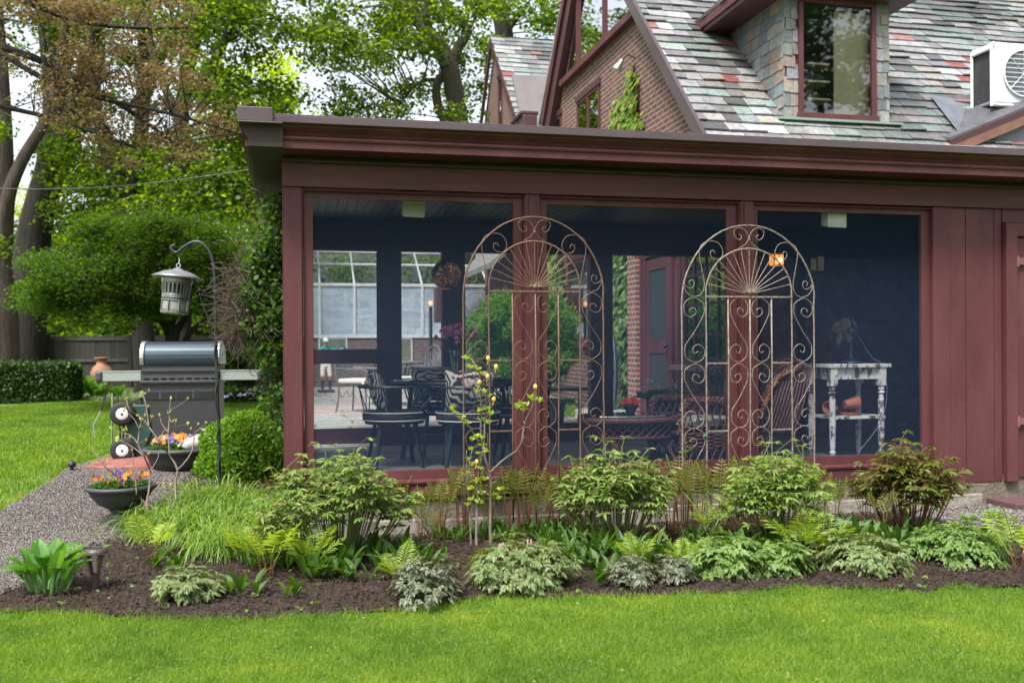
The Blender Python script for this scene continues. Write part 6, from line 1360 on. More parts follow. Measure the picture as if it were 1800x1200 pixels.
# round shrub seen through the porch
sh_ = thing('round_shrub', 'large round bright green shrub beyond the porch behind the left trellis', 'shrub', (PD(905, 660, 15.5).x, PD(905, 660, 15.5).y, .5))
cs = []
while len(cs) < 130:
    x, y = random.uniform(822, 1008), random.uniform(512, 655)
    if ((x-915)/95)**2+((y-590)/80)**2 < 1: cs.append(PD(x, y, random.uniform(14.7, 16.6)))
cloud('foliage', clusters(cs, 330, .24, .8), .045, leafmat('shrub_leaf', [(.07,.18,.02), (.11,.25,.03), (.05,.13,.02)], .45), sh_, .9)
mb = MB(); b0 = Vector(sh_.location)
for i in range(9): c = cs[i*9]; mb.tube(smooth([b0+Vector((random.uniform(-.1, .1), 0, 0)), b0.lerp(c, .5)+Vector((0, 0, -.1)), c], 4), .02, 5)
mb.build('stems', BK1, sh_)
l2 = [tuple(PD(*q)[:2]) for q in ((830,650,13.2),(1010,650,13.2),(1010,650,17),(830,650,19))]
def flatgrass(P_, z, n, nm):
    q = scatter(P_, n); o = grass(nm, q, .04, .08, .012); m_ = o.data; z_ = np.empty(len(m_.vertices)*3, np.float32); m_.vertices.foreach_get('co', z_); z_ = z_.reshape(-1, 3); z_[:, 2] += z-float(G(3, 8)); m_.vertices.foreach_set('co', z_.ravel())
flatgrass(l2, .56, 16000, 'back_lawn_grass')
mb = MB(); mb.slab([(p[0], p[1], .552) for p in l2], (0, 0, .006)); mb.build('back_lawn', bpy.data.materials['lawn_ground'])['kind'] = 'structure'
# ================================================================ ivy on the house
IVY = leafmat('ivy_leaf', [(.10,.19,.05), (.17,.27,.08), (.22,.32,.11), (.07,.13,.03)], .25)
def ivy(label, area, n, sz, mat=IVY, nx_=-1):
    """area: list of (y,z) ellipses (cy,cz,ry,rz) on the wall x=XW"""
    t = thing('climbing_ivy', label, 'ivy', (XW-.05, area[0][0], area[0][1]-area[0][3])); tot = sum(a[2]*a[3] for a in area); mb = MB(); rd = random.Random(int(n)); 
    for (cy, cz, ry, rz) in area:
        for i in range(int(n*ry*rz/tot)):
            a = rd.uniform(0, 6.283); r = math.sqrt(rd.random())*rd.uniform(.8, 1.1); y = cy+ry*r*math.cos(a); z = cz+rz*r*math.sin(a); s = sz*rd.uniform(.6, 1.2); X_ = XW-.03-rd.random()*.09
            nn = Vector((-1, rd.gauss(0, .35), rd.gauss(.35, .3))).normalized(); dn = Vector((0, rd.gauss(0, .3), -1)); c = Vector((X_, y, z)); u = dn-nn*dn.dot(nn); u.normalize(); w = nn.cross(u)
            # five-lobed leaf
            pts = [c]; 
            for k_, (ang_, rr) in enumerate(((-150, .45), (-115, .75), (-80, .42), (-50, .85), (-25, .5), (0, 1), (25, .5), (50, .85), (80, .42), (115, .75), (150, .45))): aa = R(ang_); pts.append(c+(u*math.cos(aa)+w*math.sin(aa))*s*.5*rr-nn*(.06*s*rr))
            mb.add(pts, [(0, j, j+1) for j in range(1, 11)])
    mb.build('foliage', mat, t); mb = MB()
    for (cy, cz, ry, rz) in area:
        for j in range(3): mb.tube(smooth([Vector((XW-.02, cy+rd.uniform(-.4, .4)*ry, cz-rz)), Vector((XW-.03, cy+rd.uniform(-.5, .5)*ry, cz)), Vector((XW-.02, cy+rd.uniform(-.3, .3)*ry, cz+rz))], 5), .008, 4)
    mb.build('stems', BK1, t); return t
yz = lambda px, py: onX(px, py, XW)
a_, b_ = yz(1116, 480), yz(1066, 480)
ys = (a_.y+b_.y)/2; ry_ = abs(b_.y-a_.y)/2
ivy('pale green ivy covering the brick wall beside the red brick pier', [(ys, 2.45, ry_, 1.0), (ys+.2, 1.7, ry_*1.0, .5), (ys-.3, 1.05, ry_*.5, .6), (ys, 3.3, ry_, .6)], 1900, .16)
a_, b_ = yz(1000, 480), yz(965, 480); ivy('ivy on the brick wall left of the dark window, seen through the left trellis', [((a_.y+b_.y)/2, 2.5, abs(b_.y-a_.y)/2, .9), ((a_.y+b_.y)/2, 1.3, abs(b_.y-a_.y)/2, .5)], 800, .18)
c1_, c2_, c3_ = yz(1116, 170), yz(1092, 205), yz(1122, 220); ivy('bright green ivy climbing the brick gable under the spotlight', [(c1_.y, c1_.z, .30, .45), (c2_.y, c2_.z, .42, .28), (c3_.y, c3_.z, .35, .28), (c2_.y, c2_.z-.4, .7, .3)], 520, .17, leafmat('bright_green_ivy', [(.10,.22,.03), (.15,.29,.04), (.20,.30,.05), (.30,.22,.06)], .3))  # brighter, yellower greens than the ivy lower down

# ================================================================ vine on the porch corner
VL = leafmat('vine_leaf', [(.02,.05,.01), (.05,.12,.015), (.10,.21,.03), (.03,.07,.012), (.07,.045,.03)], .4)
vn = thing('climbing_vine', 'tangled vine with bare brown twigs climbing the left corner of the porch', 'vine', (-.1, .6, .2))
vs_ = []
for (x0, y0, x1, y1, n) in ((468,350,504,420,22), (445,410,504,480,44), (438,455,504,600,110), (458,590,504,640,22), (476,640,504,720,14), (490,700,504,780,5)):
    vs_ += [onX(random.uniform(x0+0, x1), random.uniform(y0, y1), -.22) for _ in range(0)] + [PD(random.uniform(x0, x1), random.uniform(y0, y1), random.uniform(7.9, 8.9)) for _ in range(n)]
vs_ = [v for v in vs_ if v.x < .0 or v.y < -.05]
cloud('foliage', clusters(vs_, 62, .13, .9), .048, VL, vn, 1.1)
mb = MB(); rd = random.Random(4)
for i in range(900):
    v = rd.choice(vs_) if i % 4 == 0 else PD(470-rd.random()**.7*55, rd.triangular(455, 600, 520), rd.uniform(8, 8.8)); p = v.copy(); pts = [p.copy()]; d = Vector((rd.gauss(0, 1), rd.gauss(0, .6), rd.gauss(-.3, .8))).normalized()
    for j in range(4): d = (d+Vector((rd.gauss(0, .5), rd.gauss(0, .4), rd.gauss(-.1, .4)))).normalized(); p = p+d*.09; pts.append(p.copy())
    mb.tube(smooth(pts, 3), .0028, 3)
for i in range(0): x = -.02-rd.random()*.04; y = .02+rd.random()*.3; mb.tube(smooth([Vector((x, y, .2)), Vector((x-rd.random()*.03, y+.05, 1.0)), Vector((x-.02, y, 1.7)), Vector((x-rd.random()*.06, y, 2.6))], 6), .007, 5)
mb.build('twigs', basic('vine_twig', (.085,.06,.045), (.05,.035,.025), .9), vn)
mb = MB()
for i in range(14):
    b = PD(rd.uniform(470, 500), rd.uniform(370, 480), 8.1); mb.tube(smooth([b, b+Vector((rd.uniform(-.12, .02), -.05, .12)), b+Vector((rd.uniform(-.2, .05), -.1, rd.uniform(.15, .3)))], 4), .003, 3)
mb.build('tendrils', VL, vn)
# ================================================================ planting in the bed
def rot(a): return Vector((math.cos(a), math.sin(a), 0))
PEL = leafmat('peony_leaf', [(.09,.17,.03), (.14,.25,.045), (.20,.30,.07), (.25,.21,.12), (.12,.21,.035), (.22,.31,.11)], .3, .4)
PELD = leafmat('bronze_peony_leaf', [(.07,.12,.022), (.12,.15,.03), (.14,.085,.035), (.09,.14,.025)], .3, .4)
PELY = leafmat('light_peony_leaf', [(.12,.21,.035), (.18,.28,.05), (.25,.31,.12), (.09,.17,.03)], .35, .4)
STG = leafmat('green_stem', [(.09,.13,.035), (.13,.15,.05)], .05); STR = leafmat('red_stem', [(.14,.045,.03), (.10,.06,.03), (.17,.06,.035)], .05)
def peony(label, mat, stem, H, Rr, n, seed, L=.060, grp='bushy peony plants below the windows'):
    t = thing('peony_plant', label, 'peony', (0, 0, 0), grp); rd = random.Random(seed); mb = MB(); sm = MB()
    for i in range(n):
        a = rd.uniform(0, 6.283); r = Rr*math.sqrt(rd.random())*(1+.16*math.sin(2*a+seed)+.12*math.sin(5*a+seed*3)); h = H*(1-.30*(r/Rr)**2)*(1+.10*math.sin(3*a+seed*2+r*9))*(rd.uniform(.74, 1.0) if rd.random() > .12 else rd.uniform(1.0, 1.10)); b = rot(a)*(r*.42); tp_ = rot(a)*r+Vector((0, 0, h))
        pts = smooth([b, b.lerp(tp_, .5)+rot(a)*.02, tp_], 4); sm.tube(pts, .0048, 4)
        for k_ in range(10):
            tt = 1-.034*k_*rd.uniform(.6, 1.3); p = pts[min(len(pts)-1, int(tt*(len(pts)-1)))]; a2 = k_*2.4+rd.uniform(-.4, .4)+i; d = rot(a2)+Vector((0, 0, rd.uniform(-.1, .5) if k_ else .8)); q_ = p+d*rd.uniform(.05, .10); sm.tube([p, q_], .0022, 3)
            for a3 in (-1.1, -.55, 0, .55, 1.1) + ((2.4,) if k_ % 2 else ()):
                e = rot(a2+a3)+Vector((0, 0, rd.uniform(-.25, .25))); mb.leaf(q_, e, Vector((rd.gauss(0, .3), rd.gauss(0, .3), 1)), L*rd.uniform(.75, 1.4), L*.36, rd.uniform(.0, .45), .3, 4, .4)
    mb.build('leaves', mat, t); sm.build('stems', stem, t); return t
def at(px, py): return gp(px, py, .03)
def hpx(px, py_base, py_top): b = at(px, py_base); Z = (b-CAM).dot(dv); return PD(px, py_top, Z).z-b.z, Z/1700
H_, s_ = hpx(600, 985, 795); p1 = peony('widest peony clump with reddish tinged leaves at the left end of the window wall', PEL, STG, H_, 112*s_, 70, 1); place(p1, at(596, 985))
H_, s_ = hpx(1085, 955, 790); p2 = peony('dense round topped peony in front of the middle screen between the trellises', PEL, STG, H_, 84*s_, 60, 2); place(p2, at(1085, 955))
H_, s_ = hpx(1365, 965, 795); p3 = peony('bright yellow green peony at the foot of the pale trellis', PELY, STG, H_, 80*s_, 54, 3); place(p3, at(1366, 965))
H_, s_ = hpx(1600, 945, 790); p4 = peony('dark bronze leaved peony at the right end of the last screen', PELD, STR, H_, 84*s_, 56, 4, .07); place(p4, at(1598, 938))
# a few taller shoots on the first clump
# hakone grass
HK = leafmat('hakone_grass', [(.10,.19,.03), (.16,.27,.04), (.22,.32,.06), (.07,.14,.02)], .4, .45)
def arching(label, n, L, Rr, w, mat, seed, name='ornamental_grass', cat='grass clump', el=(.35, 1.2)):
    t = thing(name, label, cat, (0, 0, 0), 'arching yellow green grass clumps'); rd = random.Random(seed); mb = MB()
    for i in range(n):
        a = rd.uniform(0, 6.283); b = rot(rd.uniform(0, 6.283))*Rr*math.sqrt(rd.random()); l = L*rd.uniform(.55, 1.1); e = rd.uniform(*el); d = rot(a)*math.cos(e)+Vector((0, 0, math.sin(e)*1.25))
        mb.leaf(b, d, (0, 0, 1), l, w*rd.uniform(.7, 1.2), rd.uniform(.7, 1.35), .2, 8, .3)
    mb.build('blades', mat, t); return t
hk1 = arching('broad mound of arching yellow green grass right of the pedestal planter', 900, .70, .26, .0095, HK, 5, el=(.55, 1.35)); place(hk1, at(335, 935), 0, 1.1)
for px, py, s, lab in ((435, 935, 1.25, 'arching yellow green grass mound below the hook pole'), (380, 895, 1.2, 'arching grass mound behind, at the foot of the boxwood'), (285, 925, .9, 'smaller arching grass tuft spilling over the gravel edge'), (400, 968, .95, 'front tuft of arching grass above the mulch'), (485, 915, 1.15, 'arching grass between the boxwood and the first peony')): copy_tree(hk1, None, at(px, py), px, s, lab)
# boxwood
BXL = leafmat('boxwood_leaf', [(.07,.16,.014), (.12,.24,.018), (.18,.31,.025), (.09,.19,.016)], .4, .35)
bxd = Vector(gp(430, 852)); bw_ = thing('boxwood_shrub', 'clipped rounded boxwood at the left corner of the porch', 'shrub', bxd)
mb = MB(); P_ = []
Zb_ = (bxd-CAM).dot(dv)
for (px, py, rx, rz) in ((440, 795, 70, 70), (392, 822, 46, 42), (478, 795, 50, 76), (372, 840, 34, 34), (400, 775, 46, 36), (360, 862, 24, 24), (425, 760, 44, 32), (385, 790, 30, 28), (470, 748, 34, 26), (430, 850, 60, 34)):
    c_ = PD(px, py, Zb_+.35); rx_, rz_ = rx*Zb_/1700, rz*Zb_/1700; n = int(11000*rx_*rz_/.1); g = rng.normal(0, 1, (n, 3)); g /= np.linalg.norm(g, axis=1, keepdims=True); g *= rng.uniform(.80, 1.12, (n, 1)); P_.append(np.array(c_)+g*np.array([rx_, rx_*1.1, rz_]))
    mb.lathe([(.0, -.86), (.5, -.75), (.8, -.3), (.86, .1), (.7, .55), (.35, .82), (0, .88)], (0, 0, 0), 14)
    mb.v[-98:] = [(c_.x+v[0]*rx_, c_.y+v[1]*rx_*1.1, c_.z+v[2]*rz_) for v in mb.v[-98:]]
P_ = np.concatenate(P_); P_ = P_[P_[:, 2] > .05]; P_ = P_[(P_[:, 0] < -.03) | (P_[:, 1] < -.05)]
cloud('foliage', P_, .030, BXL, bw_, .9); mb.build('shade_core', basic('box_core', (.025,.04,.01), (.015,.025,.008), 1), bw_)  # solid dark bodies put the shaded depth between leaves into colour
# broad-leaved shoots (lily of the valley)
LV = leafmat('broad_shoot_leaf', [(.035,.085,.012), (.06,.135,.018), (.045,.11,.014), (.10,.19,.03)], .4, .5)
def shoots(n, Rr, seed, h=.2, w=.055, mat=LV):
    rd = random.Random(seed); mb = MB()
    for i in range(n):
        b = rot(rd.uniform(0, 6.283))*Rr*math.sqrt(rd.random()); a = rd.uniform(0, 6.283)
        for k_ in range(rd.choice((2, 2, 3))): aa = a+k_*2.6; mb.leaf(b, rot(aa)*rd.uniform(.25, .7)+Vector((0, 0, 1)), -rot(aa)+Vector((0, 0, .3)), h*rd.uniform(.5, 1.35), w*rd.uniform(.6, 1.15), rd.uniform(0, .6), .5, 5, .5)
    return mb
def shootplant(label, n, Rr, seed, h=.2, w=.055, name='lily_of_the_valley'):
    t = thing(name, label, 'broad-leaved plant', (0, 0, 0), 'broad leaved green shoots in the bed'); shoots(n, Rr, seed, h, w).build('leaves', LV, t); return t
lv_a = shootplant('dense patch of broad green shoots under the middle peony', 34, .34, 1, .24); place(lv_a, at(1080, 985))
lv_b = shootplant('pair of broad green shoots in the mulch right of the variegated mound at the left', 3, .07, 2, .23, .06); place(lv_b, at(405, 1045))
for px, py, r_, s, src, lab in (
    (640, 1000, .5, 1.1, 0, 'patch of broad green shoots in front of the widest peony'), (720, 985, 2, .8, 0, 'broad green shoots right of the widest peony by the sapling'), (560, 1000, 1.4, .9, 0, 'broad green shoots under the left side of the widest peony'),
    (985, 940, 1, .75, 0, 'broad shoots between the sapling and the middle peony'), (1170, 985, 3, .8, 0, 'broad shoots below the left upright of the pale trellis'), (1340, 970, 4, 1.0, 0, 'dark green shoots packed under the bright peony'), (1420, 960, 5, .8, 0, 'dark green shoots right of the bright peony'), (1590, 965, .7, 1.0, 0, 'dark green shoots packed under the bronze peony'), (1240, 950, .2, .6, 0, 'sparse shoots at the wall between the two trellises'), (900, 945, 2.5, .75, 0, 'dark shoots at the wall behind the sapling'), (1010, 975, .4, .9, 0, 'dark shoots packed left of the middle peony'), (1500, 945, 1.9, .85, 0, 'dark shoots between the bright and the bronze peony'), (800, 945, 3.0, .6, 0, 'thin shoots by the wall left of the sapling'), (480, 985, 1.1, .85, 0, 'dark shoots between the arching grass and the widest peony'),
    (455, 1045, 2.2, .9, 1, 'single broad shoot standing in bare mulch below the ferns'), (1045, 1030, .9, 1.0, 1, 'tall curled shoots right of the biggest variegated mound'), (1085, 1010, 3.1, .8, 1, 'short shoots behind the small mottled mound'), (505, 1050, .5, .85, 1, 'low shoots at the front of the mulch under the ferns'), (270, 1000, 1.5, .85, 1, 'broad shoots at the left end of the grass mound'), (300, 1002, .3, .8, 1, 'second small shoots beside the left grass tuft'), (1110, 995, 1.9, .9, 1, 'shoots between middle peony and mottled mound'),
    (1265, 975, .6, 1.0, 1, 'light shoots rising behind the green lobed mound'), (1300, 968, 2.6, .9, 1, 'light shoots behind the right half of the lobed mound'), (1500, 965, 1.1, 1.1, 1, 'light upright shoots behind the pale right-hand mound'), (1530, 960, 2.7, 1.1, 1, 'second light shoots behind the pale right-hand mound'), (1560, 970, .2, 1.0, 1, 'light shoots at the right end of the pale mound'), (1640, 965, 1.7, 1.0, 1, 'light shoots left of the mound at the right edge'), (1680, 960, 2.9, 1.0, 1, 'light shoots behind the mound at the right edge'), (1720, 955, .4, .9, 1, 'light shoots by the gravel strip'), (1660, 990, .8, .9, 1, 'single light shoot in the mulch between the two right mounds'), (1762, 975, 2.3, .8, 1, 'broad shoots close to the right edge')):
    copy_tree(lv_a if src == 0 else lv_b, None, at(px, py), r_, s, lab)
# hosta-like clump at the far left
hs_ = thing('hosta_clump', 'large clump of upright broad green leaves at the left front of the bed', 'hosta', (0, 0, 0)); mb = MB(); rd = random.Random(9); sm = MB()
for i in range(46):
    a = rd.uniform(0, 6.283); r = .14*math.sqrt(rd.random()); b = rot(a)*r; e = .15+r*2.2; hgt = rd.uniform(.10, .24); p = b+rot(a)*(e*hgt)+Vector((0, 0, hgt)); sm.tube([b, p], [.010, .007], 6)
    mb.leaf(p-Vector((0, 0, .03)), rot(a)*rd.uniform(.3, 1.1)+Vector((0, 0, 1)), -rot(a)+Vector((0, 0, .3)), rd.uniform(.19, .29), rd.uniform(.08, .12), rd.uniform(.1, .6), .45, 6, .42)
mb.build('leaves', leafmat('hosta_leaf', [(.07,.19,.03), (.10,.24,.045), (.14,.28,.07)], .35, .35), hs_); sm.build('stalks', leafmat('hosta_stalk', [(.12,.24,.07), (.16,.28,.10)], .2), hs_); H_, s_ = hpx(80, 1040, 935); place(hs_, at(82, 1038), 0, H_/.42)
# mounds
def cutmound(name, label, Rr, H, n, mat, seed, L=.05, grp='low variegated mounds along the bed edge'):
    t = thing(name, label, 'mounding plant', (0, 0, 0), grp); rd = random.Random(seed); mb = MB(); sm = MB()
    for i in range(n):
        a = rd.uniform(0, 6.283); ph = math.acos(rd.uniform(0.0, 1)); k0 = rd.uniform(.62, 1.1)*(1+.15*math.sin(3*a+seed)+.10*math.sin(8*a+seed)); p = rot(a)*(Rr*math.sin(ph)*k0)+Vector((0, 0, H*(math.cos(ph)**.7)*k0+.02))
        out = (rot(a)*math.sin(ph)*.8+Vector((rd.gauss(0, .25), rd.gauss(0, .25), .55+math.cos(ph)))).normalized(); tan = (rot(a+rd.gauss(0, .9))-Vector((0, 0, rd.gauss(.05, .3)+.35*math.sin(ph)**3))).normalized(); sd_ = out.cross(tan).normalized(); base = rot(a)*(Rr*.12)
        if i % 3 == 0: sm.tube(smooth([base, base.lerp(p, .6)+Vector((0, 0, .04)), p], 3), .0022, 3)
        l = L*rd.uniform(.7, 1.35)
        for b_ in (-.95, 0, .95):
            d = (tan*math.cos(b_)+sd_*math.sin(b_)).normalized(); s2 = out.cross(d).normalized(); q_ = p+d*l*.35
            mb.leaf(q_+d*l*.35, d, out, l*.95, l*.42, .25, .2, 3, .45)
            for s in (1, -1): mb.leaf(q_, d*.7+s2*s, out, l*.62, l*.30, .2, .2, 3, .45); mb.leaf(q_+d*l*.4, d*.9+s2*s*.9, out, l*.55, l*.28, .2, .2, 3, .45)
    mb.build('leaves', mat, t); sm.build('stems', STG, t); return t
def frondmound(name, label, Rr, H, n, mat, seed, grp='low variegated mounds along the bed edge'):
    t = thing(name, label, 'mounding plant', (0, 0, 0), grp); rd = random.Random(seed); mb = MB()
    for i in range(n):
        a = rd.uniform(0, 6.283); e = rd.uniform(.15, 1.4); l = Rr*rd.uniform(.55, 1.25); frond(mb, rot(a)*.02*rd.random(), rot(a)*math.cos(e)+Vector((0, 0, math.sin(e)*H/Rr*1.5)), l, l*.30, 9, rd.uniform(.2, .8), .36, rd)
    mb.build('fronds', mat, t); return t
def mound(name, label, Rr, H, n, mat, seed, L=.05, w=.5, palm=5, silver=False, grp='low variegated mounds along the bed edge'):
    t = thing(name, label, 'mounding plant', (0, 0, 0), grp); rd = random.Random(seed); mb = MB(); sm = MB()
    for i in range(n):
        a = rd.uniform(0, 6.283); ph = math.acos(rd.uniform(0.02, 1)); wv_ = 1+.13*math.sin(3*a+seed)+.09*math.sin(7*a+seed*2); jr = rd.uniform(.70, 1.12); r = Rr*math.sin(ph)*jr*wv_; p = rot(a)*r+Vector((0, 0, H*(math.cos(ph)**.8)*jr*(1+.12*math.sin(5*a+seed)*math.sin(ph))+.02)); out = (rot(a)*math.sin(ph)+Vector((0, 0, math.cos(ph)*.9+.25))).normalized()
        if i % 5 == 0: sm.tube([rot(a)*r*.3, p-out*.01], .0025, 3)
        out = (out+Vector((rd.gauss(0, .35), rd.gauss(0, .35), rd.gauss(.15, .25)))).normalized(); a_2 = a+rd.gauss(0, .7); tan = rot(a_2)*math.cos(ph*.7)-Vector((0, 0, math.sin(ph)*.8)); tan.normalize(); sd_ = out.cross(tan)
        for k_ in range(palm):
            b_ = (k_-(palm-1)/2)*(2.4/palm); d = tan*math.cos(b_)+sd_*math.sin(b_); mb.leaf(p, d, out, L*rd.uniform(.7, 1.2)*(1-.15*abs(b_)), L*w*.62, .15, .15, 3, .5)
    mb.build('leaves', mat, t); sm.build('stems', STG, t); return t
VG = leafmat('sage_variegated_leaf', [(.11,.17,.05), (.16,.22,.075), (.22,.26,.13), (.08,.13,.035)], .3, .45)
VG2 = leafmat('lobed_green_leaf', [(.09,.17,.035), (.14,.23,.055), (.19,.27,.09)], .3, .45)
SV = leafmat('silver_fern_leaf', [(.13,.165,.10), (.20,.23,.16), (.09,.11,.06), (.09,.06,.045)], .25, .45)
def mpl(px, py, wpx, hpx_):
    b = at(px, py); s_ = (b-CAM).dot(dv)/1700; r_ = wpx/2*s_*.86; b = b+Vector((0, r_*.6, 0)); return b, r_, hpx_*s_*.80
b, r_, h_ = mpl(325, 1058, 118, 48); place(cutmound('variegated_mound', 'small cream and sage variegated mound in the mulch at the left', r_, h_, 190, VG, 1, .042), b)
b, r_, h_ = mpl(930, 1035, 195, 82); m1 = cutmound('variegated_mound', 'biggest pale green variegated mound with tiny pink spikes right of the sapling', r_, h_, 400, VG, 2, .05); place(m1, b)
mb = MB(); rd = random.Random(2)
for i in range(14): a = rd.uniform(0, 6.283); r = r_*.8*math.sqrt(rd.random()); c_ = rot(a)*r+Vector((0, 0, h_*math.sqrt(max(0, 1-(r/r_)**2)))); mb.lathe([(0, 0), (.006, .01), (.005, .03), (0, .045)], c_, 5); mb.tube([c_-Vector((0, 0, .06)), c_], .002, 3)
mb.build('flower_spikes', leafmat('pink_spike', [(.55,.28,.25), (.62,.36,.33)], .1), m1)
for px, py, w_, h__, sd_, m_, lab, nn in ((1290, 1012, 150, 62, 3, VG2, 'green lobed leaved mound at the foot of the pale trellis bed', 340), (1378, 1008, 105, 50, 4, VG2, 'smaller green lobed mound touching its left neighbour', 230), (1540, 1005, 165, 62, 5, VG, 'pale cream green mound below the bronze peony', 430), (1712, 990, 170, 62, 6, VG2, 'fresh green lobed mound at the right edge of the bed', 400)):
    b, r_, h_ = mpl(px, py, w_, h__); place(cutmound('variegated_mound', lab, r_, h_, int(nn*.62), m_, sd_, .052 if m_ is VG else .060), b)
for px, py, w_, h__, sd_, lab, nn in ((748, 1062, 128, 72, 7, 'silvery fern like mound beside the lawn edge near the sapling', 380), (1122, 1032, 105, 48, 8, 'mottled silver green mound at the bed edge', 260), (1192, 1022, 62, 40, 9, 'smallest grey green tuft right of the mottled mound', 140)):
    b, r_, h_ = mpl(px, py, w_, h__); place(cutmound('painted_fern', lab, r_, h_*1.1, int(nn*.62), SV, sd_, .036), b)
# yellow-green fern fronds
YF = leafmat('young_fern', [(.22,.32,.04), (.28,.38,.06), (.17,.27,.035)], .45); RF = leafmat('bronze_young_fern', [(.16,.20,.04), (.22,.17,.05), (.12,.19,.035), (.20,.25,.05)], .4)
fy = fern('young_fern', 'yellow green young fern above the mulch left of the first peony', 6, .36, .12, YF, .33, 4, 14, .22, .17, 'young yellow green ferns', STR, .10); place(fy, at(470, 1010), 0, 1.2)
for px, py, s, lab in ((265, 985, .95, 'yellow green fern frond at the left end of the grass mound'), (510, 985, 1.3, 'taller yellow green fern against the widest peony'), (545, 1010, .9, 'yellow green fern under the widest peony'), (430, 990, .9, 'yellow green fern at the front of the grass mound'), (700, 1030, .7, 'tiny bright fern on the left of the silvery mound'), (1120, 1000, .7, 'bright fern sprig behind the mottled mound'), (1205, 1005, .7, 'bright fern sprig over the smallest tuft'), (1405, 985, 1.0, 'yellow green fern right of the bright peony bed'), (1445, 985, .9, 'yellow fern sprig left of the pale mound'), (1790, 1000, 1.1, 'yellow fern at the extreme right of the bed'), (1250, 945, .9, 'young fern at the wall below the pale trellis')): copy_tree(fy, None, at(px, py), px*.7, s, lab)
fr_ = fern('bronze_fern', 'bronze stemmed upright fern left of the copper trellis', 7, .30, .08, RF, .12, 6, 10, .15, .2, 'upright bronze stemmed ferns along the wall', STR, .26); place(fr_, at(775, 945), 0, .95)
for px, py, s, lab in ((893, 935, 1.05, 'bronze stemmed fern in front of the copper trellis left half'), (920, 938, 1.15, 'bronze stemmed fern before the left window post'), (975, 932, 1.0, 'bronze stemmed fern at the right of the left window post'), (1005, 930, 1.0, 'bronze stemmed fern inside the right half of the copper trellis'), (1178, 935, .95, 'bronze stemmed fern right of the middle peony'), (1225, 940, 1.1, 'bronze stemmed fern in the left half of the pale trellis'), (1262, 938, 1.25, 'tallest bronze stemmed fern in the pale trellis'), (1300, 940, 1.1, 'bronze stemmed fern before the right window post'), (1440, 935, 1.0, 'rusty fern right of the pale trellis'), (1465, 938, .9, 'second rusty fern right of the pale trellis'), (860, 935, .9, 'bronze fern at the sapling foot'), (740, 945, .8, 'short bronze fern right of the widest peony'), (505, 945, 1.1, 'tall reddish fern rising left of the first peony'), (1150, 960, .8, 'bronze fern just below the middle peony'), (1520, 930, .9, 'bronze fern left of the dark peony'), (700, 938, .95, 'bronze fern against the wall behind the widest peony'), (815, 940, 1.15, 'tall bronze fern left of the sapling against the wall'), (948, 942, .85, 'small bronze fern in front of the left window post'), (1030, 938, 1.2, 'tall bronze fern behind the middle peony'), (1200, 928, 1.2, 'tall bronze fern touching the left upright of the pale trellis'), (1330, 930, 1.25, 'tall bronze fern behind the bright peony'), (1410, 930, 1.2, 'tall bronze fern at the right upright of the pale trellis'), (1550, 950, .8, 'low bronze fern in front of the dark peony'), (760, 965, .6, 'low bronze fern in the mulch before the sapling')): copy_tree(fr_, None, at(px, py), px*.37, s, lab)
bf = fern('silver_fern', 'pale silvery fern at the wall left of the bronze peony', 10, .3, .09, leafmat('pale_fern', [(.16,.26,.12), (.22,.32,.18)], .4), .6, 8, 10, .4, .3); place(bf, at(1480, 950), 0, 1.0)
copy_tree(bf, None, at(1745, 915), 1, .6, 'small pale fern on the gravel strip near the step'); copy_tree(bf, None, at(1705, 920), 2, .5, 'tiny pale fern on the gravel strip left of the step')
copy_tree(bf, None, at(1450, 962), 3, .8, 'pale fern just right of the bright peony')
# seedlings scattered as ground cover
q = scatter(bedP, 260); C = clusters(np.stack([q[:, 0], q[:, 1], G(q[:, 0], q[:, 1])+.05], 1), 5, .02); o = cloud('seedlings', C, .022, VG2, None); o['kind'] = 'stuff'
# magnolia sapling
mg = thing('magnolia_sapling', 'slender grey stemmed sapling with fresh yellow green leaf tufts before the copper trellis', 'sapling', at(850, 955)); Zm = (at(850, 955)-CAM).dot(dv)-.0
MS = barkmat('grey_young_bark', (.15,.135,.11), (.09,.08,.065), 20); mb = MB(); MQ = lambda x, y, dz=0: PD(x, y, Zm+dz)
stems_ = [([(862,965),(862,900),(862,840),(852,800),(846,770),(846,690),(842,655),(828,630)], .014, .005), ([(838,965),(838,890),(842,830),(850,790),(852,740),(856,690)], .012, .005), ([(862,830),(885,808),(910,790),(918,770),(922,745),(936,712),(941,680)], .009, .004), ([(850,790),(838,770),(820,745),(812,738),(798,728),(792,720)], .006, .003), ([(922,745),(918,735),(908,720)], .005, .003), ([(846,770),(832,790),(828,800),(822,850)], .006, .003), ([(852,720),(862,712),(868,700)], .005, .003), ([(842,690),(850,672),(862,660),(870,648)], .005, .003), ([(845,700),(832,660),(820,640)], .005, .003), ([(866,850),(876,840),(880,830)], .005, .003), ([(828,965),(826,900),(822,850),(820,790)], .008, .004), ([(846,800),(834,812),(826,806)], .005, .003), ([(848,870),(838,850),(828,836)], .005, .003)]
for pts, r0, r1 in stems_: limb(mb, [MQ(x, y, (i*.37 % .1)-.05) for i, (x, y) in enumerate(pts)], r0, r1, 6, .002)
mb.build('stems', MS, mg, smooth=True)
mb = MB(); rd = random.Random(12)
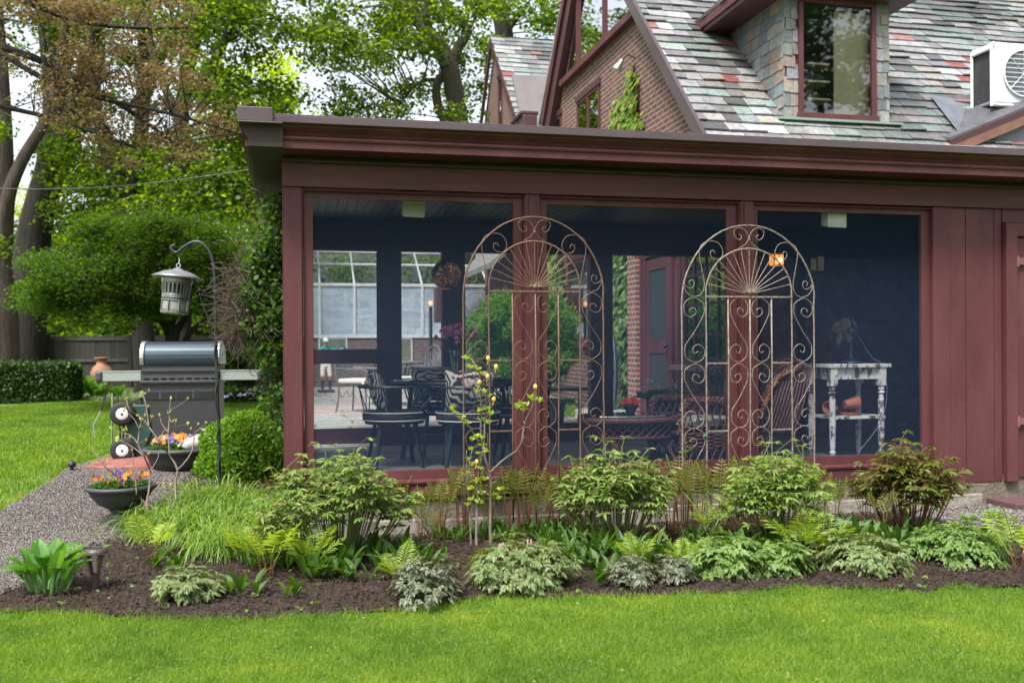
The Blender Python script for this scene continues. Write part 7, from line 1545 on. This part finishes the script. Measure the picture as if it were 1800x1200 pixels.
for (x, y) in ((822,632),(827,648),(838,652),(849,660),(852,690),(856,700),(838,690),(842,724),(855,722),(862,730),(848,742),(857,745),(794,720),(799,728),(812,738),(822,745),(908,718),(915,712),(925,715),(938,705),(948,708),(932,700),(920,722),(838,770),(846,772),(850,785),(830,775),(828,792),(842,800),(853,796),(822,810),(830,820),(845,826),(822,836),(838,848),(826,862),(846,868),(852,845),(876,878),(880,862),(828,880),(842,884),(866,872),(822,890)):
    c_ = MQ(x, y, rd.uniform(-.06, .06))
    for k_ in range(9):
        a = rd.uniform(0, 6.283); mb.leaf(c_, rot(a)*rd.uniform(.3, .9)+Vector((0, 0, rd.uniform(.3, 1.1))), (rd.gauss(0, .4), rd.gauss(0, .4), 1), rd.uniform(.035, .062), .022, .1, .4, 4, .55)
mb.build('leaves', leafmat('magnolia_leaf', [(.26,.36,.05), (.34,.44,.08), (.42,.48,.12)], .4, .4), mg)
mb = MB()
for (x, y) in ((858,630),(872,645),(857,662),(843,672),(868,702),(941,680),(838,812)): c_ = MQ(x, y, -.02); mb.lathe([(0, -.02), (.012, -.012), (.017, .0), (.013, .016), (0, .026)], c_, 8); mb.tube([c_-Vector((0, 0, .015)), c_-Vector((.01, 0, .05))], .003, 4)
mb.build('buds', leafmat('yellow_bud', [(.60,.45,.12), (.65,.52,.2)], .3), mg, smooth=True)
# budding bare shrub at the left
Zs = (at(268, 925)-CAM).dot(dv); bs_ = thing('budding_shrub', 'leafless twiggy shrub with small yellow buds in front of the grill', 'shrub', at(268, 930)); mb = MB(); SQ = lambda x, y, d=0: PD(x, y, Zs+d); tips = []; rd = random.Random(21)
for pts, r0 in (([(268,930),(262,900),(245,872),(215,845),(180,815),(165,790)], .010), ([(270,925),(258,890),(262,860),(264,828),(252,800),(243,780),(246,755),(255,730)], .011), ([(310,880),(308,850),(312,825),(298,800),(280,775),(262,750),(250,735),(228,720),(222,700)], .011), ([(312,825),(325,812),(338,790),(342,760),(348,745)], .008), ([(262,750),(258,720),(252,695),(248,690)], .006), ([(298,800),(296,760),(298,730),(300,700)], .007), ([(243,780),(230,765),(212,760),(195,752)], .005), ([(252,800),(240,790),(220,778),(206,770)], .005), ([(264,828),(275,810),(280,790),(276,770)], .005), ([(300,720),(315,712),(330,700)], .004), ([(342,760),(355,750),(362,742)], .004), ([(296,760),(285,745),(280,730)], .004), ([(245,755),(235,735),(218,722)], .004), ([(262,900),(290,900),(300,880),(296,860),(285,850)], .005), ([(240,870),(236,820),(232,790)], .006), ([(280,775),(290,755),(305,750),(330,745)], .004)):
    limb(mb, [SQ(x, y, (i*.53 % .16)-.08) for i, (x, y) in enumerate(pts)], r0, r0*.35, 5, .002)
    for i in range(1, len(pts)-1):
        if i/len(pts) < .45: continue
        p = SQ(*pts[i]); 
        for j in range(2): d = Vector((rd.gauss(0, 1), rd.gauss(0, .5), rd.uniform(.3, 1.2))).normalized()*rd.uniform(.03, .10); mb.tube([p, p+d*.6+Vector((rd.uniform(-.01, .01), 0, 0)), p+d], .0022, 3); tips.append(p+d)
    tips.append(SQ(*pts[-1]))
mb.build('twigs', basic('grey_brown_twig', (.22,.16,.14), (.13,.09,.08), .8), bs_, smooth=True)
mb = MB()
for t_ in tips:
    for k_ in range(3): mb.leaf(t_-Vector((0, 0, .01)), (rd.gauss(0, .4), rd.gauss(0, .4), 1), (rd.gauss(0, 1), rd.gauss(0, 1), .2), rd.uniform(.022, .04), .013, 0, .4, 3)
mb.build('buds', leafmat('pale_yellow_bud', [(.42,.46,.12), (.50,.50,.16)], .35), bs_)
# thin creeping stems against the pale trellis
cv = thing('trellis_climber', 'thin young climber twining up the left of the pale trellis', 'climber', at(1240, 925)); mb = MB(); sm = MB(); Zc_ = (at(1240, 925)-CAM).dot(dv)-.05
for pts in ([(1242,930),(1238,880),(1245,850),(1236,820)], [(1215,930),(1218,880),(1206,850),(1202,800),(1206,790)], [(1140,870),(1138,820),(1136,800)]):
    sm.tube(smooth([PD(x, y, Zc_) for x, y in pts], 4), .003, 4)
    for x, y in pts[1:]:
        for k_ in range(5): mb.leaf(PD(x+rd.uniform(-6, 6), y+rd.uniform(-12, 12), Zc_), (rd.gauss(0, 1), rd.gauss(0, 1), .6), (rd.gauss(0, 1), rd.gauss(0, 1), 1), .05, .022)
sm.build('stems', STG, cv); mb.build('leaves', LV, cv)
